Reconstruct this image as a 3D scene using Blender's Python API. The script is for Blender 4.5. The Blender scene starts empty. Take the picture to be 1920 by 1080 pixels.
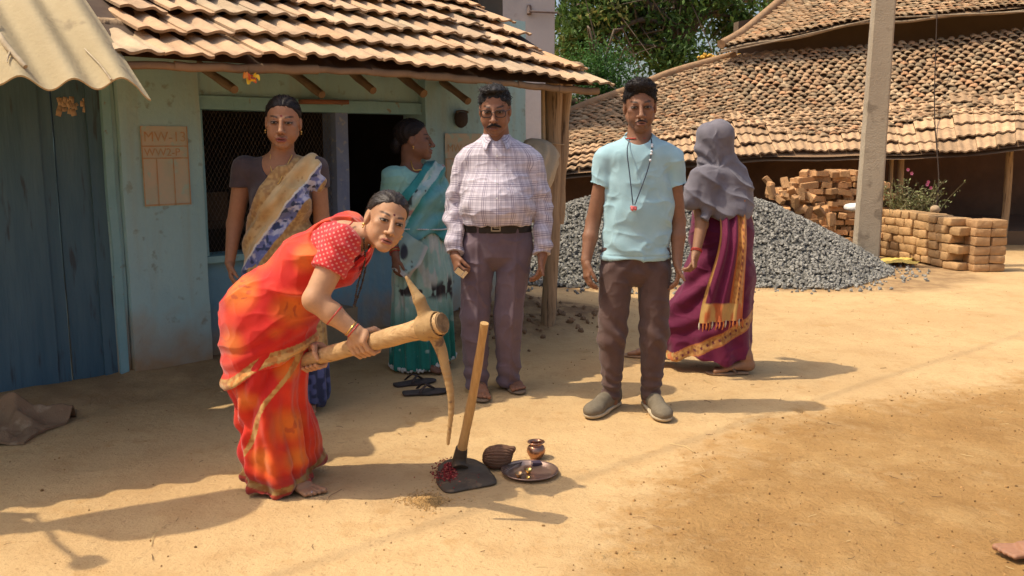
import bpy, math, random
import numpy as np
from mathutils import Vector, Matrix

# ---------------------------------------------------------------- camera, light, exposure
scene = bpy.context.scene
C = scene.collection
CAM_H, PITCH, FPX = 1.35, math.radians(9.19), 1700.0        # focal length in pixels of a 1920 wide frame
cam_d = bpy.data.cameras.new('camera'); cam = bpy.data.objects.new('camera', cam_d); C.objects.link(cam)
cam.location = (0, 0, CAM_H); cam.rotation_euler = (math.pi/2 - PITCH, 0, 0)
cam_d.sensor_width = 36; cam_d.lens = 36*FPX/1920; cam_d.clip_start = .05; cam_d.clip_end = 3000
scene.camera = cam

SUN_EL = math.radians(60.0)
SUN_AZ = math.radians(-95.0)                                 # where the sun stands, measured from +Y towards +X: to the left
world = bpy.data.worlds.new('World'); scene.world = world; world.use_nodes = True
wn = world.node_tree.nodes; wl = world.node_tree.links
sky = wn.new('ShaderNodeTexSky'); sky.sky_type = 'NISHITA'; sky.sun_disc = False
sky.sun_elevation = SUN_EL; sky.sun_rotation = SUN_AZ
sky.air_density = 1.0; sky.dust_density = 6.0; sky.ozone_density = 0.6; sky.altitude = 300
bgn = wn['Background']; bgn.inputs['Strength'].default_value = .15
wl.new(sky.outputs[0], bgn.inputs['Color'])
sun_d = bpy.data.lights.new('sun', 'SUN'); sun = bpy.data.objects.new('sun', sun_d); C.objects.link(sun)
sun_d.energy = 3.1; sun_d.angle = math.radians(.53); sun_d.color = (1, .885, .69)
sun_dir = Vector((math.sin(SUN_AZ)*math.cos(SUN_EL), math.cos(SUN_AZ)*math.cos(SUN_EL), math.sin(SUN_EL)))
sun.rotation_euler = sun_dir.to_track_quat('Z', 'Y').to_euler()
scene.view_settings.view_transform = 'Standard'; scene.view_settings.look = 'None'
scene.view_settings.exposure = .40; scene.view_settings.gamma = 1
scene.view_settings.use_curve_mapping = False

rng = np.random.default_rng(7)
random.seed(7)

def P(px, py, D):
    """World point seen at photo pixel (px,py) that stands at distance y = D."""
    v = (540-py)/FPX; c, s = math.cos(PITCH), math.sin(PITCH)
    t = D/(c + v*s)
    return np.array([t*(px-960)/FPX, D, CAM_H + t*(-s + v*c)])
def G(px, py, z=0.0):
    """Ground point (height z) seen at photo pixel."""
    v = (540-py)/FPX; c, s = math.cos(PITCH), math.sin(PITCH)
    t = (z-CAM_H)/(-s + v*c)
    return np.array([t*(px-960)/FPX, t*(c + v*s), z])

# ---------------------------------------------------------------- noise
def _hash(ix, iy, iz):
    h = (ix.astype(np.int64)*374761393 + iy.astype(np.int64)*668265263 + iz.astype(np.int64)*2147483647*3) & 0x7fffffff
    h = ((h ^ (h >> 13))*1274126177) & 0x7fffffff
    h = ((h ^ (h >> 16))*1911520717) & 0x7fffffff
    return ((h ^ (h >> 15)) & 0xffffff).astype(np.float64)/0xffffff
def vnoise(p, scale=1.0, seed=0):
    """Smooth value noise in -1..1 at points p (n,3)."""
    q = np.asarray(p, float)*scale + seed*17.31
    i = np.floor(q).astype(np.int64); f = q-i; f = f*f*(3-2*f)
    r = 0
    for dx in (0, 1):
        wx = f[:, 0] if dx else 1-f[:, 0]
        for dy in (0, 1):
            wy = f[:, 1] if dy else 1-f[:, 1]
            for dz in (0, 1):
                wz = f[:, 2] if dz else 1-f[:, 2]
                r = r + wx*wy*wz*_hash(i[:, 0]+dx, i[:, 1]+dy, i[:, 2]+dz)
    return r*2-1
def fbm(p, scale=1.0, seed=0, octv=3):
    r = 0; a = 1; t = 0
    for o in range(octv):
        r = r + a*vnoise(p, scale*2**o, seed+o*3); t += a; a *= .5
    return r/t
def smooth(a, b, x):
    t = np.clip((x-a)/(b-a), 0, 1); return t*t*(3-2*t)
def mixc(c0, c1, f):
    f = np.asarray(f)[:, None]; return np.asarray(c0)*(1-f) + np.asarray(c1)*f
def lin(r, g, b):
    f = lambda c: (c/255/12.92 if c/255 <= .04045 else ((c/255+.055)/1.055)**2.4)
    return np.array([f(r), f(g), f(b)])

# ---------------------------------------------------------------- materials
def nodes(m):
    m.use_nodes = True; return m.node_tree.nodes, m.node_tree.links
def mat(name, c1, c2=None, scale=8, rough=.8, bump=0, bscale=None, attr=False, metal=0, c3=None, scale3=40, thr3=.62,
        spec=.3, stretch=None, sheen=0, detail=5, attr_var=.16, coat=0):
    """Noise mottled Principled material. attr: base colour comes from the mesh's Col attribute and the noise only varies it."""
    m = bpy.data.materials.new(name); n, l = nodes(m); b = n['Principled BSDF']
    b.inputs['Roughness'].default_value = rough; b.inputs['Metallic'].default_value = metal
    b.inputs['Specular IOR Level'].default_value = spec
    if sheen: b.inputs['Sheen Weight'].default_value = sheen
    tc = n.new('ShaderNodeTexCoord'); co = tc.outputs['Object']
    if stretch:
        mp = n.new('ShaderNodeMapping'); mp.inputs['Scale'].default_value = stretch; l.new(co, mp.inputs['Vector']); co = mp.outputs[0]
    nz = n.new('ShaderNodeTexNoise'); nz.inputs['Scale'].default_value = scale; nz.inputs['Detail'].default_value = detail
    nz.inputs['Roughness'].default_value = .6; l.new(co, nz.inputs['Vector'])
    rp = n.new('ShaderNodeMapRange'); rp.inputs['From Min'].default_value = .32; rp.inputs['From Max'].default_value = .68
    l.new(nz.outputs['Fac'], rp.inputs['Value'])
    mx = n.new('ShaderNodeMix'); mx.data_type = 'RGBA'; l.new(rp.outputs[0], mx.inputs['Factor'])
    if attr:
        at = n.new('ShaderNodeAttribute'); at.attribute_name = 'Col'
        def mul(k):
            q = n.new('ShaderNodeMix'); q.data_type = 'RGBA'; q.blend_type = 'MULTIPLY'; q.inputs['Factor'].default_value = 1
            l.new(at.outputs['Color'], q.inputs[6]); q.inputs[7].default_value = (k, k, k, 1); return q.outputs[2]
        l.new(mul(1-attr_var), mx.inputs[6]); l.new(mul(1+attr_var), mx.inputs[7])
    else:
        c2 = c1 if c2 is None else c2
        mx.inputs[6].default_value = (*c1, 1); mx.inputs[7].default_value = (*c2, 1)
    out = mx.outputs[2]
    if c3 is not None:
        n3 = n.new('ShaderNodeTexNoise'); n3.inputs['Scale'].default_value = scale3; n3.inputs['Detail'].default_value = 4; l.new(co, n3.inputs['Vector'])
        r3 = n.new('ShaderNodeMapRange'); r3.inputs['From Min'].default_value = thr3; r3.inputs['From Max'].default_value = thr3+.08
        l.new(n3.outputs['Fac'], r3.inputs['Value'])
        m3 = n.new('ShaderNodeMix'); m3.data_type = 'RGBA'; l.new(r3.outputs[0], m3.inputs['Factor']); l.new(out, m3.inputs[6]); m3.inputs[7].default_value = (*c3, 1)
        out = m3.outputs[2]
    l.new(out, b.inputs['Base Color'])
    if bump:
        bz = n.new('ShaderNodeTexNoise'); bz.inputs['Scale'].default_value = bscale or scale*4; bz.inputs['Detail'].default_value = 6; l.new(co, bz.inputs['Vector'])
        bp = n.new('ShaderNodeBump'); bp.inputs['Strength'].default_value = 1; bp.inputs['Distance'].default_value = bump
        l.new(bz.outputs['Fac'], bp.inputs['Height']); l.new(bp.outputs[0], b.inputs['Normal'])
    return m

# ---------------------------------------------------------------- mesh building
def mesh(name, V, F, m=None, parent=None, smooth_=True, col=None, loops=None):
    """V (n,3); F (k,4) or (k,3) array, or a list of such arrays; one mesh object."""
    me = bpy.data.meshes.new(name)
    V = np.ascontiguousarray(V, np.float32)
    Fs = F if isinstance(F, list) else [F]
    Fs = [np.asarray(f, np.int32) for f in Fs if len(f)]
    idx = np.concatenate([f.ravel() for f in Fs]); cnt = np.concatenate([np.full(len(f), f.shape[1], np.int32) for f in Fs])
    me.vertices.add(len(V)); me.vertices.foreach_set('co', V.ravel())
    me.loops.add(len(idx)); me.loops.foreach_set('vertex_index', idx)
    st = np.zeros(len(cnt), np.int32); st[1:] = np.cumsum(cnt)[:-1]
    me.polygons.add(len(cnt)); me.polygons.foreach_set('loop_start', st)
    me.polygons.foreach_set('use_smooth', np.full(len(cnt), bool(smooth_)))
    me.update(calc_edges=True); me.validate()
    if col is not None:
        a = me.attributes.new('Col', 'FLOAT_COLOR', 'POINT')
        cc = np.ones((len(V), 4), np.float32); cc[:, :3] = col; a.data.foreach_set('color', cc.ravel())
    o = bpy.data.objects.new(name, me); C.objects.link(o)
    if m is not None: me.materials.append(m)
    if parent is not None:
        o.parent = parent
        o.matrix_parent_inverse = Matrix.Translation(parent.location).inverted() if parent.parent is None else Matrix.Identity(4)
    return o
def add_attr(o, name, vals):
    a = o.data.attributes.new(name, 'FLOAT_VECTOR', 'POINT'); a.data.foreach_set('vector', np.ascontiguousarray(vals, np.float32).ravel())
def thing(name, label, cat, loc=(0, 0, 0), group=None):
    o = bpy.data.objects.new(name, None); C.objects.link(o); o.location = [float(c) for c in loc]; o.empty_display_size = .1
    return tag(o, label, cat, group)
def tag(o, label=None, cat=None, group=None, kind=None):
    if label: o['label'] = label
    if cat: o['category'] = cat
    if group: o['group'] = group
    if kind: o['kind'] = kind
    return o
class MB:
    """Collects shapes into one mesh."""
    def __init__(s): s.V = []; s.F4 = []; s.F3 = []; s.n = 0; s.C = []
    def add(s, V, F, c=None):
        V = np.asarray(V, float); F = np.asarray(F, int)
        s.V.append(V); (s.F4 if F.shape[1] == 4 else s.F3).append(F+s.n); s.n += len(V)
        s.C.append(np.tile(np.asarray(c if c is not None else (1, 1, 1), float), (len(V), 1)) if np.ndim(c) < 2 else np.asarray(c))
    def box(s, c, h, R=None, c_=None, jit=0):
        V = np.array([[x, y, z] for z in (-1, 1) for y in (-1, 1) for x in (-1, 1)], float)*h
        if jit: V = V + rng.normal(0, jit, V.shape)
        if R is not None: V = V@np.asarray(R).T
        s.add(V+np.asarray(c), [[0, 2, 3, 1], [4, 5, 7, 6], [0, 1, 5, 4], [2, 6, 7, 3], [0, 4, 6, 2], [1, 3, 7, 5]], c_)
    def tube(s, pts, rad, seg=8, cap=True, c=None, sq=1.0, up=None, c_rows=None):
        pts = np.asarray(pts, float); n = len(pts); rad = np.broadcast_to(np.asarray(rad, float), (n,))
        T = np.gradient(pts, axis=0); T /= np.linalg.norm(T, axis=1)[:, None]+1e-12
        a = np.array(up, float) if up is not None else (np.array([0, 0, 1.]) if abs(T[0, 2]) < .9 else np.array([1., 0, 0]))
        th = np.linspace(0, 2*np.pi, seg, endpoint=False); V = []
        for i in range(n):
            u = a - T[i]*(a@T[i]); u /= np.linalg.norm(u); w = np.cross(T[i], u); a = u
            V.append(pts[i] + rad[i]*(np.cos(th)[:, None]*u*sq + np.sin(th)[:, None]*w))
        V = np.concatenate(V); F = []
        i = np.arange(n-1)[:, None]*seg; j = np.arange(seg)[None]; k = (j+1) % seg
        F = np.stack([i+j, i+k, i+seg+k, i+seg+j], -1).reshape(-1, 4)
        nb = s.n
        if c_rows is not None: s.add(V, F, np.repeat(np.asarray(c_rows, float), seg, axis=0))
        else: s.add(V, F, c)
        if cap:
            cc = c if c_rows is None else None
            for e, ring in ((0, np.arange(seg)[::-1]), (n-1, np.arange(seg)+(n-1)*seg)):
                ctr = pts[e]; Vc = np.vstack([V[ring], ctr]); q = np.arange(seg)
                s.add(Vc, np.stack([q, (q+1) % seg, np.full(seg, seg)], -1), (c if c_rows is None else c_rows[e]))
    def lathe(s, prof, o, seg=40, c=None, axis=None):
        prof = np.asarray(prof, float); th = np.linspace(0, 2*np.pi, seg, endpoint=False)
        V = np.stack([prof[:, None, 0]*np.cos(th), prof[:, None, 0]*np.sin(th), np.broadcast_to(prof[:, None, 1], (len(prof), seg))], -1).reshape(-1, 3)
        if axis is not None: V = V@np.asarray(axis).T
        n = len(prof); i = np.arange(n-1)[:, None]*seg; j = np.arange(seg)[None]; k = (j+1) % seg
        s.add(V+np.asarray(o), np.stack([i+j, i+k, i+seg+k, i+seg+j], -1).reshape(-1, 4), c)
    def build(s, name, m, parent=None, smooth_=True, usecol=False):
        F = []
        if s.F4: F.append(np.concatenate(s.F4))
        if s.F3: F.append(np.concatenate(s.F3))
        return mesh(name, np.concatenate(s.V), F, m, parent, smooth_, np.concatenate(s.C) if usecol else None)
def grid_faces(nu, nv):
    i = np.arange(nu-1)[:, None]; j = np.arange(nv-1)[None]
    a = i*nv+j
    return np.stack([a, a+nv, a+nv+1, a+1], -1).reshape(-1, 4)
def ico(sub=2):
    import bmesh
    b = bmesh.new(); bmesh.ops.create_icosphere(b, subdivisions=sub, radius=1)
    V = np.array([v.co[:] for v in b.verts]); F = np.array([[v.index for v in f.verts] for f in b.faces]); b.free(); return V, F
def rot_z(a):
    c, s = math.cos(a), math.sin(a); return np.array([[c, -s, 0], [s, c, 0], [0, 0, 1]])
def euler(a, b, c): return np.array(Matrix.Rotation(c, 3, 'Z') @ Matrix.Rotation(b, 3, 'Y') @ Matrix.Rotation(a, 3, 'X'))
def catmull(pts, n):
    pts = np.asarray(pts, float); k = len(pts)
    if k < 3:
        t = np.linspace(0, 1, n)[:, None]; return pts[0]*(1-t)+pts[-1]*t
    e = np.vstack([2*pts[0]-pts[1], pts, 2*pts[-1]-pts[-2]]); out = []
    for u in np.linspace(0, k-1-1e-9, n):
        i = int(u); f = u-i; p0, p1, p2, p3 = e[i:i+4]
        out.append(.5*((2*p1)+(-p0+p2)*f+(2*p0-5*p1+4*p2-p3)*f*f+(-p0+3*p1-3*p2+p3)*f**3))
    return np.array(out)

# ---------------------------------------------------------------- solid modelling by distance fields
def nrm(v): v = np.asarray(v, float); return v/(np.linalg.norm(v)+1e-12)
class Prim: pass
def rc(a, b, ra, rb=None):
    """Tapered capsule."""
    a = np.asarray(a, float); b = np.asarray(b, float); rb = ra if rb is None else rb
    p = Prim(); d = b-a; L = d@d+1e-12
    def f(X):
        q = X-a; t = np.clip(q@d/L, 0, 1); return np.sqrt(((q-t[:, None]*d)**2).sum(1)) - (ra+(rb-ra)*t)
    p.f = f; m = max(ra, rb); p.lo = np.minimum(a, b)-m; p.hi = np.maximum(a, b)+m; return p
def el(c, r, R=None):
    """Ellipsoid; R columns are its axes."""
    c = np.asarray(c, float); r = np.asarray(r, float); p = Prim(); Rm = np.eye(3) if R is None else np.asarray(R)
    def f(X):
        q = (X-c)@Rm; k0 = np.sqrt(((q/r)**2).sum(1)); k1 = np.sqrt(((q/(r*r))**2).sum(1))+1e-9; return k0*(k0-1)/k1
    e = np.abs(Rm)@r; p.f = f; p.f = f; p.lo = c-e; p.hi = c+e; return p
def ec(a, b, A, B, side):
    """Tapered limb of elliptical section: A, B = (half width along side, half depth) at a and b."""
    a = np.asarray(a, float); b = np.asarray(b, float); d = b-a; L = np.sqrt(d@d)+1e-9; t_ = d/L
    sd = np.asarray(side, float); sd = nrm(sd-t_*(sd@t_)); fr = np.cross(t_, sd); p = Prim()
    A = np.asarray(A, float); B = np.asarray(B, float)
    def f(X):
        q = X-a; h = q@t_; t = np.clip(h/L, 0, 1)
        rx = A[0]+(B[0]-A[0])*t; ry = A[1]+(B[1]-A[1])*t; rm = np.minimum(rx, ry)
        ax = h-t*L
        k0 = np.sqrt((q@sd/rx)**2 + (q@fr/ry)**2 + (ax/rm)**2)
        k1 = np.sqrt((q@sd/rx**2)**2 + (q@fr/ry**2)**2 + (ax/rm**2)**2)+1e-9
        return k0*(k0-1)/k1
    m = max(A.max(), B.max()); p.f = f; p.lo = np.minimum(a, b)-m; p.hi = np.maximum(a, b)+m; return p
def half(n, c):
    """Half space on the side n points away from (negative inside)."""
    n = nrm(n); c = np.asarray(c, float); p = Prim(); p.f = lambda X: (X-c)@n; p.lo = None; return p
def cut(p, n, c):
    """p trimmed flat on the side n points to."""
    n = nrm(n); c = np.asarray(c, float); q = Prim(); f0 = p.f; q.f = lambda X: np.maximum(f0(X), (X-c)@n); q.lo, q.hi = p.lo, p.hi; return q
def func(f): p = Prim(); p.f = f; p.lo = None; return p
def smin(a, b, k):
    if k <= 0: return np.minimum(a, b)
    h = np.clip(.5+.5*(b-a)/k, 0, 1); return b+(a-b)*h-k*h*(1-h)
class SDF:
    def __init__(s): s.ops = []
    def u(s, p, k=.02): s.ops.append(('u', p, k)); return s
    def sub(s, p, k=.006): s.ops.append(('s', p, k)); return s
    def i(s, p, k=.004): s.ops.append(('i', p, k)); return s
    def off(s, v): s.ops.append(('o', v, 0)); return s
    def copy(s): t = SDF(); t.ops = list(s.ops); return t
    def bounds(s):
        L = [o[1] for o in s.ops if o[0] == 'u' and o[1].lo is not None]
        return np.min([p.lo for p in L], 0), np.max([p.hi for p in L], 0)
    def ev(s, X, ops=None):
        d = np.full(len(X), 1.0)
        for op, p, k in (s.ops if ops is None else ops):
            if op == 'u': d = smin(p.f(X), d, k)
            elif op == 's': d = -smin(p.f(X), -d, k)
            elif op == 'i': d = -smin(-p.f(X), -d, k)
            else: d = d-p
        return d
    def mesh(s, h=.004, lo=None, hi=None, pad=.03):
        """Surface nets over the field; returns vertices and quads."""
        l0, h0 = s.bounds(); lo = l0-pad if lo is None else np.maximum(np.asarray(lo), l0-pad); hi = h0+pad if hi is None else np.minimum(np.asarray(hi), h0+pad)
        B = 12; nb = np.maximum(1, np.ceil((hi-lo)/(h*B)).astype(int)); n = nb*B+1
        D = np.ones(tuple(n), np.float32)
        ci = np.stack(np.meshgrid(*[np.arange(k) for k in nb], indexing='ij'), -1).reshape(-1, 3)
        cen = lo+(ci+.5)*B*h; dc = s.ev(cen); rad = .5*math.sqrt(3)*B*h
        loc = np.stack(np.meshgrid(*[np.arange(B+1)]*3, indexing='ij'), -1).reshape(-1, 3)*h
        for c, ce, d in zip(ci, cen, dc):
            sl = tuple(slice(c[k]*B, c[k]*B+B+1) for k in range(3))
            if abs(d) > rad*1.7+.01: D[sl] = 1 if d > 0 else -1; continue
            bl = ce-.5*B*h; bh = ce+.5*B*h; ops = []
            for o in s.ops:
                p = o[1]
                if o[0] == 'u' and p.lo is not None and (np.any(p.lo-o[2]-.03 > bh) or np.any(p.hi+o[2]+.03 < bl)): continue
                ops.append(o)
            D[sl] = s.ev(bl+loc, ops).reshape(B+1, B+1, B+1)
        S = D < 0
        corners = [(a, b, c) for a in (0, 1) for b in (0, 1) for c in (0, 1)]
        m = [k-1 for k in n]
        cnt = np.zeros(tuple(m), np.uint8)
        for a, b, c in corners: cnt += S[a:a+m[0], b:b+m[1], c:c+m[2]]
        act = (cnt > 0) & (cnt < 8); I = np.argwhere(act)
        ids = np.full(tuple(m), -1, np.int32); ids[act] = np.arange(len(I))
        acc = np.zeros((len(I), 3)); w = np.zeros(len(I))
        for ca in corners:
            for ax in range(3):
                if ca[ax]: continue
                cb = list(ca); cb[ax] = 1
                da = D[I[:, 0]+ca[0], I[:, 1]+ca[1], I[:, 2]+ca[2]]; db = D[I[:, 0]+cb[0], I[:, 1]+cb[1], I[:, 2]+cb[2]]
                x = (da < 0) != (db < 0); t = np.where(x, da/np.where(x, da-db, 1), 0)
                pt = np.tile(np.asarray(ca, float), (len(I), 1)); pt[:, ax] += t
                acc += pt*x[:, None]; w += x
        V = lo+(I+acc/w[:, None])*h
        Q = []
        for ax in range(3):
            o1, o2 = [k for k in range(3) if k != ax]
            A = S; sa = [slice(0, n[k]) for k in range(3)]; sa[ax] = slice(0, n[ax]-1); sb = list(sa); sb[ax] = slice(1, n[ax])
            e = np.argwhere(S[tuple(sa)] != S[tuple(sb)])
            ok = (e[:, o1] > 0) & (e[:, o2] > 0) & (e[:, o1] < m[o1]) & (e[:, o2] < m[o2]); e = e[ok]
            q = []
            for d1, d2 in ((-1, -1), (0, -1), (0, 0), (-1, 0)):
                j = e.copy(); j[:, o1] += d1; j[:, o2] += d2; q.append(ids[j[:, 0], j[:, 1], j[:, 2]])
            q = np.stack(q, -1); flip = S[e[:, 0], e[:, 1], e[:, 2]] == (ax == 1)
            q[flip] = q[flip][:, ::-1]; Q.append(q)
        Q = np.concatenate(Q); Q = Q[(Q >= 0).all(1)]
        return V, Q
def vnormals(V, Q):
    n = np.cross(V[Q[:, 2]]-V[Q[:, 0]], V[Q[:, 3]]-V[Q[:, 1]]); N = np.zeros_like(V)
    for k in range(4):
        for a in range(3): N[:, a] += np.bincount(Q[:, k], n[:, a], len(V))
    return N/(np.linalg.norm(N, axis=1)[:, None]+1e-12)
# ================================================================ ground
FO = np.array([-1.92, 5.19]); FU = np.array([.723, .691]); FN = np.array([.691, -.723])   # house front: origin, along, outward
def F(s, n, z): return np.array([FO[0]+FU[0]*s+FN[0]*n, FO[1]+FU[1]*s+FN[1]*n, z])
def FS(px, py=400, n=0.0):
    """Position along the house front (at n in front of it) seen at a photo column."""
    a = P(px, py, 1.0); k = a[0]
    o = FO+FN*n; s = (k*o[1]-o[0])/(FU[0]-k*FU[1]); return s
def FZ(px, py, n=0.0):
    s = FS(px, py, n); y = FO[1]+FN[1]*n+FU[1]*s; return s, P(px, py, y)[2]
def gz(x, y):
    x = np.asarray(x, float); y = np.asarray(y, float); p = np.stack([x, y, 0*x], -1).reshape(-1, 3)
    sh = x.shape; X, Y = p[:, 0], p[:, 1]
    n = (X-FO[0])*FN[0]+(Y-FO[1])*FN[1]; s = (X-FO[0])*FU[0]+(Y-FO[1])*FU[1]
    z = .010*fbm(p, .9, 1)+.004*fbm(p, 4, 2)
    rough = smooth(-.15, .25, dug(X, Y))
    z = z+rough*(.008*fbm(p, 7, 3)+.006*np.maximum(0, vnoise(p, 16, 4))*vnoise(p, 3, 5))
    z = z-.007*smooth(.25, .6, vnoise(p, 4.2, 31))*smooth(.0, .3, vnoise(p, .9, 32)+.2)-.004*smooth(.45, .7, vnoise(p, 9, 33))
    bank = smooth(.42, .0, n+.10*fbm(p, 3, 8))*smooth(3.1, 2.7, s)
    z = z+bank*(.055+.02*fbm(p, 5, 6))
    rub = smooth(.95, .45, n+.1*fbm(p, 3, 9))*smooth(1.55, 1.9, s)*smooth(3.6, 2.9, s)
    z = z+rub*(.07+.03*fbm(p, 8, 7))
    fade = smooth(40, 15, np.hypot(X, Y))
    return (z*fade).reshape(sh)
def dug(X, Y):
    """Signed: positive in the dug over soil at the lower right of the yard."""
    p = np.stack([X, Y, 0*X], -1)
    a = G(1095, 1079)[:2]; b = G(1175, 930)[:2]; c = G(1400, 790)[:2]; d = G(1900, 705)[:2]
    def side(u, v):
        t = (v-u)/np.linalg.norm(v-u); return (X-u[0])*t[1]-(Y-u[1])*t[0]
    return np.minimum(np.minimum(side(a, b), side(b, c)), side(c, d)) + .12*fbm(p, 2.2, 11) + .05*fbm(p, 9, 12)
def axis(lo, hi, st, far):
    a = np.arange(lo, hi, st); o = [0]; d = st
    while o[-1] < far: d *= 1.25; o.append(o[-1]+d)
    o = np.array(o[1:]); return np.concatenate([lo-o[::-1], a, a[-1]+o])
gx = axis(-3.4, 6.0, .022, 900); gy = axis(1.9, 9.5, .022, 900)
GX, GY = np.meshgrid(gx, gy, indexing='ij')
gV = np.stack([GX, GY, gz(GX, GY)], -1).reshape(-1, 3)
def ground_mat():
    m = bpy.data.materials.new('packed_earth'); n, l = nodes(m); b = n['Principled BSDF']
    b.inputs['Roughness'].default_value = .95; b.inputs['Specular IOR Level'].default_value = .1
    tc = n.new('ShaderNodeTexCoord'); co = tc.outputs['Object']
    def noise(sc, det=6, rough=.6):
        z = n.new('ShaderNodeTexNoise'); z.inputs['Scale'].default_value = sc; z.inputs['Detail'].default_value = det; z.inputs['Roughness'].default_value = rough
        l.new(co, z.inputs['Vector']); return z.outputs['Fac']
    def rng_(v, a, c, lo=0, hi=1):
        r = n.new('ShaderNodeMapRange'); r.inputs['From Min'].default_value = a; r.inputs['From Max'].default_value = c
        r.inputs['To Min'].default_value = lo; r.inputs['To Max'].default_value = hi; l.new(v, r.inputs['Value']); return r.outputs[0]
    def mixn(f, a, c):
        q = n.new('ShaderNodeMix'); q.data_type = 'RGBA'; l.new(f, q.inputs['Factor'])
        for s, v in ((6, a), (7, c)):
            if isinstance(v, tuple): q.inputs[s].default_value = (*v, 1)
            else: l.new(v, q.inputs[s])
        return q.outputs[2]
    def math_(op, a, c):
        q = n.new('ShaderNodeMath'); q.operation = op; q.use_clamp = False
        for s, v in ((0, a), (1, c)):
            if isinstance(v, (int, float)): q.inputs[s].default_value = v
            else: l.new(v, q.inputs[s])
        return q.outputs[0]
    at = n.new('ShaderNodeAttribute'); at.attribute_name = 'dug'
    sep = n.new('ShaderNodeSeparateXYZ'); l.new(at.outputs['Vector'], sep.inputs[0])
    pale = mixn(rng_(noise(1.1), .35, .65), (.585, .40, .198), (.49, .32, .152))
    pale = mixn(rng_(noise(5.5, 8), .5, .72, 0, .55), pale, (.43, .26, .11))
    pale = mixn(rng_(noise(17, 7, .7), .56, .72, 0, .45), pale, (.40, .245, .105))
    pale = mixn(rng_(noise(60, 3), .60, .72, 0, .65), pale, (.29, .175, .08))
    brown = mixn(rng_(noise(3.0, 8), .36, .64), (.47, .275, .105), (.38, .21, .075))
    brown = mixn(rng_(noise(11, 7, .7), .54, .70, 0, .6), brown, (.34, .185, .07))
    brown = mixn(rng_(noise(2.0, 7, .7), .5, .66, 0, .75), brown, (.56, .36, .155))
    brown = mixn(rng_(noise(75, 3), .60, .74, 0, .5), brown, (.22, .115, .045))
    f = math_('ADD', sep.outputs[0], math_('ADD', rng_(noise(14, 6), .35, .65, -.25, .25), rng_(noise(3.2, 6), .35, .65, -.3, .3)))
    base = mixn(rng_(f, .2, .85), pale, brown)
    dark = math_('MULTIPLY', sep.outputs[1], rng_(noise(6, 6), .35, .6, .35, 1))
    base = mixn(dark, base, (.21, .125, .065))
    l.new(base, b.inputs['Base Color'])
    bp = n.new('ShaderNodeBump'); bp.inputs['Distance'].default_value = .014; bp.inputs['Strength'].default_value = .75
    hh = math_('ADD', noise(28, 8, .65), math_('MULTIPLY', noise(120, 4), .35)); l.new(hh, bp.inputs['Height'])
    bp2 = n.new('ShaderNodeBump'); bp2.inputs['Distance'].default_value = .02
    l.new(math_('MULTIPLY', noise(38, 8, .7), sep.outputs[0]), bp2.inputs['Height']); l.new(bp.outputs[0], bp2.inputs['Normal'])
    l.new(bp2.outputs[0], b.inputs['Normal'])
    return m
gZ = gV[:, 2].reshape(len(gx), len(gy))
def gzs(x, y): return float(gZ[min(np.searchsorted(gx, x), len(gx)-1), min(np.searchsorted(gy, y), len(gy)-1)])
ground = tag(mesh('ground', gV, grid_faces(len(gx), len(gy)), ground_mat()), kind='structure')
_n = (gV[:, 0]-FO[0])*FN[0]+(gV[:, 1]-FO[1])*FN[1]; _s = (gV[:, 0]-FO[0])*FU[0]+(gV[:, 1]-FO[1])*FU[1]
_p = gV*[1, 1, 0]
dark_earth = smooth(.75, .15, _n+.25*fbm(_p, 2, 21))*smooth(3.6, 3.0, _s)*.55 + .8*smooth(.95, .5, _n+.2*fbm(_p, 3, 22))*smooth(1.5, 2.0, _s)*smooth(3.6, 3, _s)  # ground colour mixed darker along the wall, by the post and round the heap
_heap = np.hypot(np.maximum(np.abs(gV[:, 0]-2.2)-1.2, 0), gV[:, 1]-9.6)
dark_earth = dark_earth + .75*smooth(1.55, 1.25, _heap+.15*fbm(_p, 3, 23))
add_attr(ground, 'dug', np.stack([smooth(-.26, .36, dug(gV[:, 0], gV[:, 1])), np.clip(dark_earth, 0, 1), 0*dark_earth], -1))

# ================================================================ village house (near)
def rough_box(mb, s0, s1, n0, n1, z0, z1, step=.06, amp=.006, seed=0, c=None):
    """A hand plastered block in house coordinates: faces finely divided and gently uneven."""
    def face(a, b, fixed):
        na = max(2, int((a[1]-a[0])/step)+1); nb_ = max(2, int((b[1]-b[0])/step)+1)
        A, B_ = np.meshgrid(np.linspace(*a, na), np.linspace(*b, nb_), indexing='ij'); return A.ravel(), B_.ravel(), grid_faces(na, nb_)
    for ax, val in (('n', n1), ('n', n0), ('s', s0), ('s', s1), ('z', z1), ('z', z0)):
        if ax == 'n': a, b, f = face((s0, s1), (z0, z1), val); S, N, Z = a, np.full_like(a, val), b
        elif ax == 's': a, b, f = face((n0, n1), (z0, z1), val); S, N, Z = np.full_like(a, val), a, b
        else: a, b, f = face((s0, s1), (n0, n1), val); S, N, Z = a, b, np.full_like(a, val)
        V = np.stack([FO[0]+FU[0]*S+FN[0]*N, FO[1]+FU[1]*S+FN[1]*N, Z], -1)
        q = np.stack([S, N, Z], -1)
        V = V + amp*np.stack([fbm(q, 5, seed+k, 2) for k in range(3)], -1)
        mb.add(V, f, c)
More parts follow.
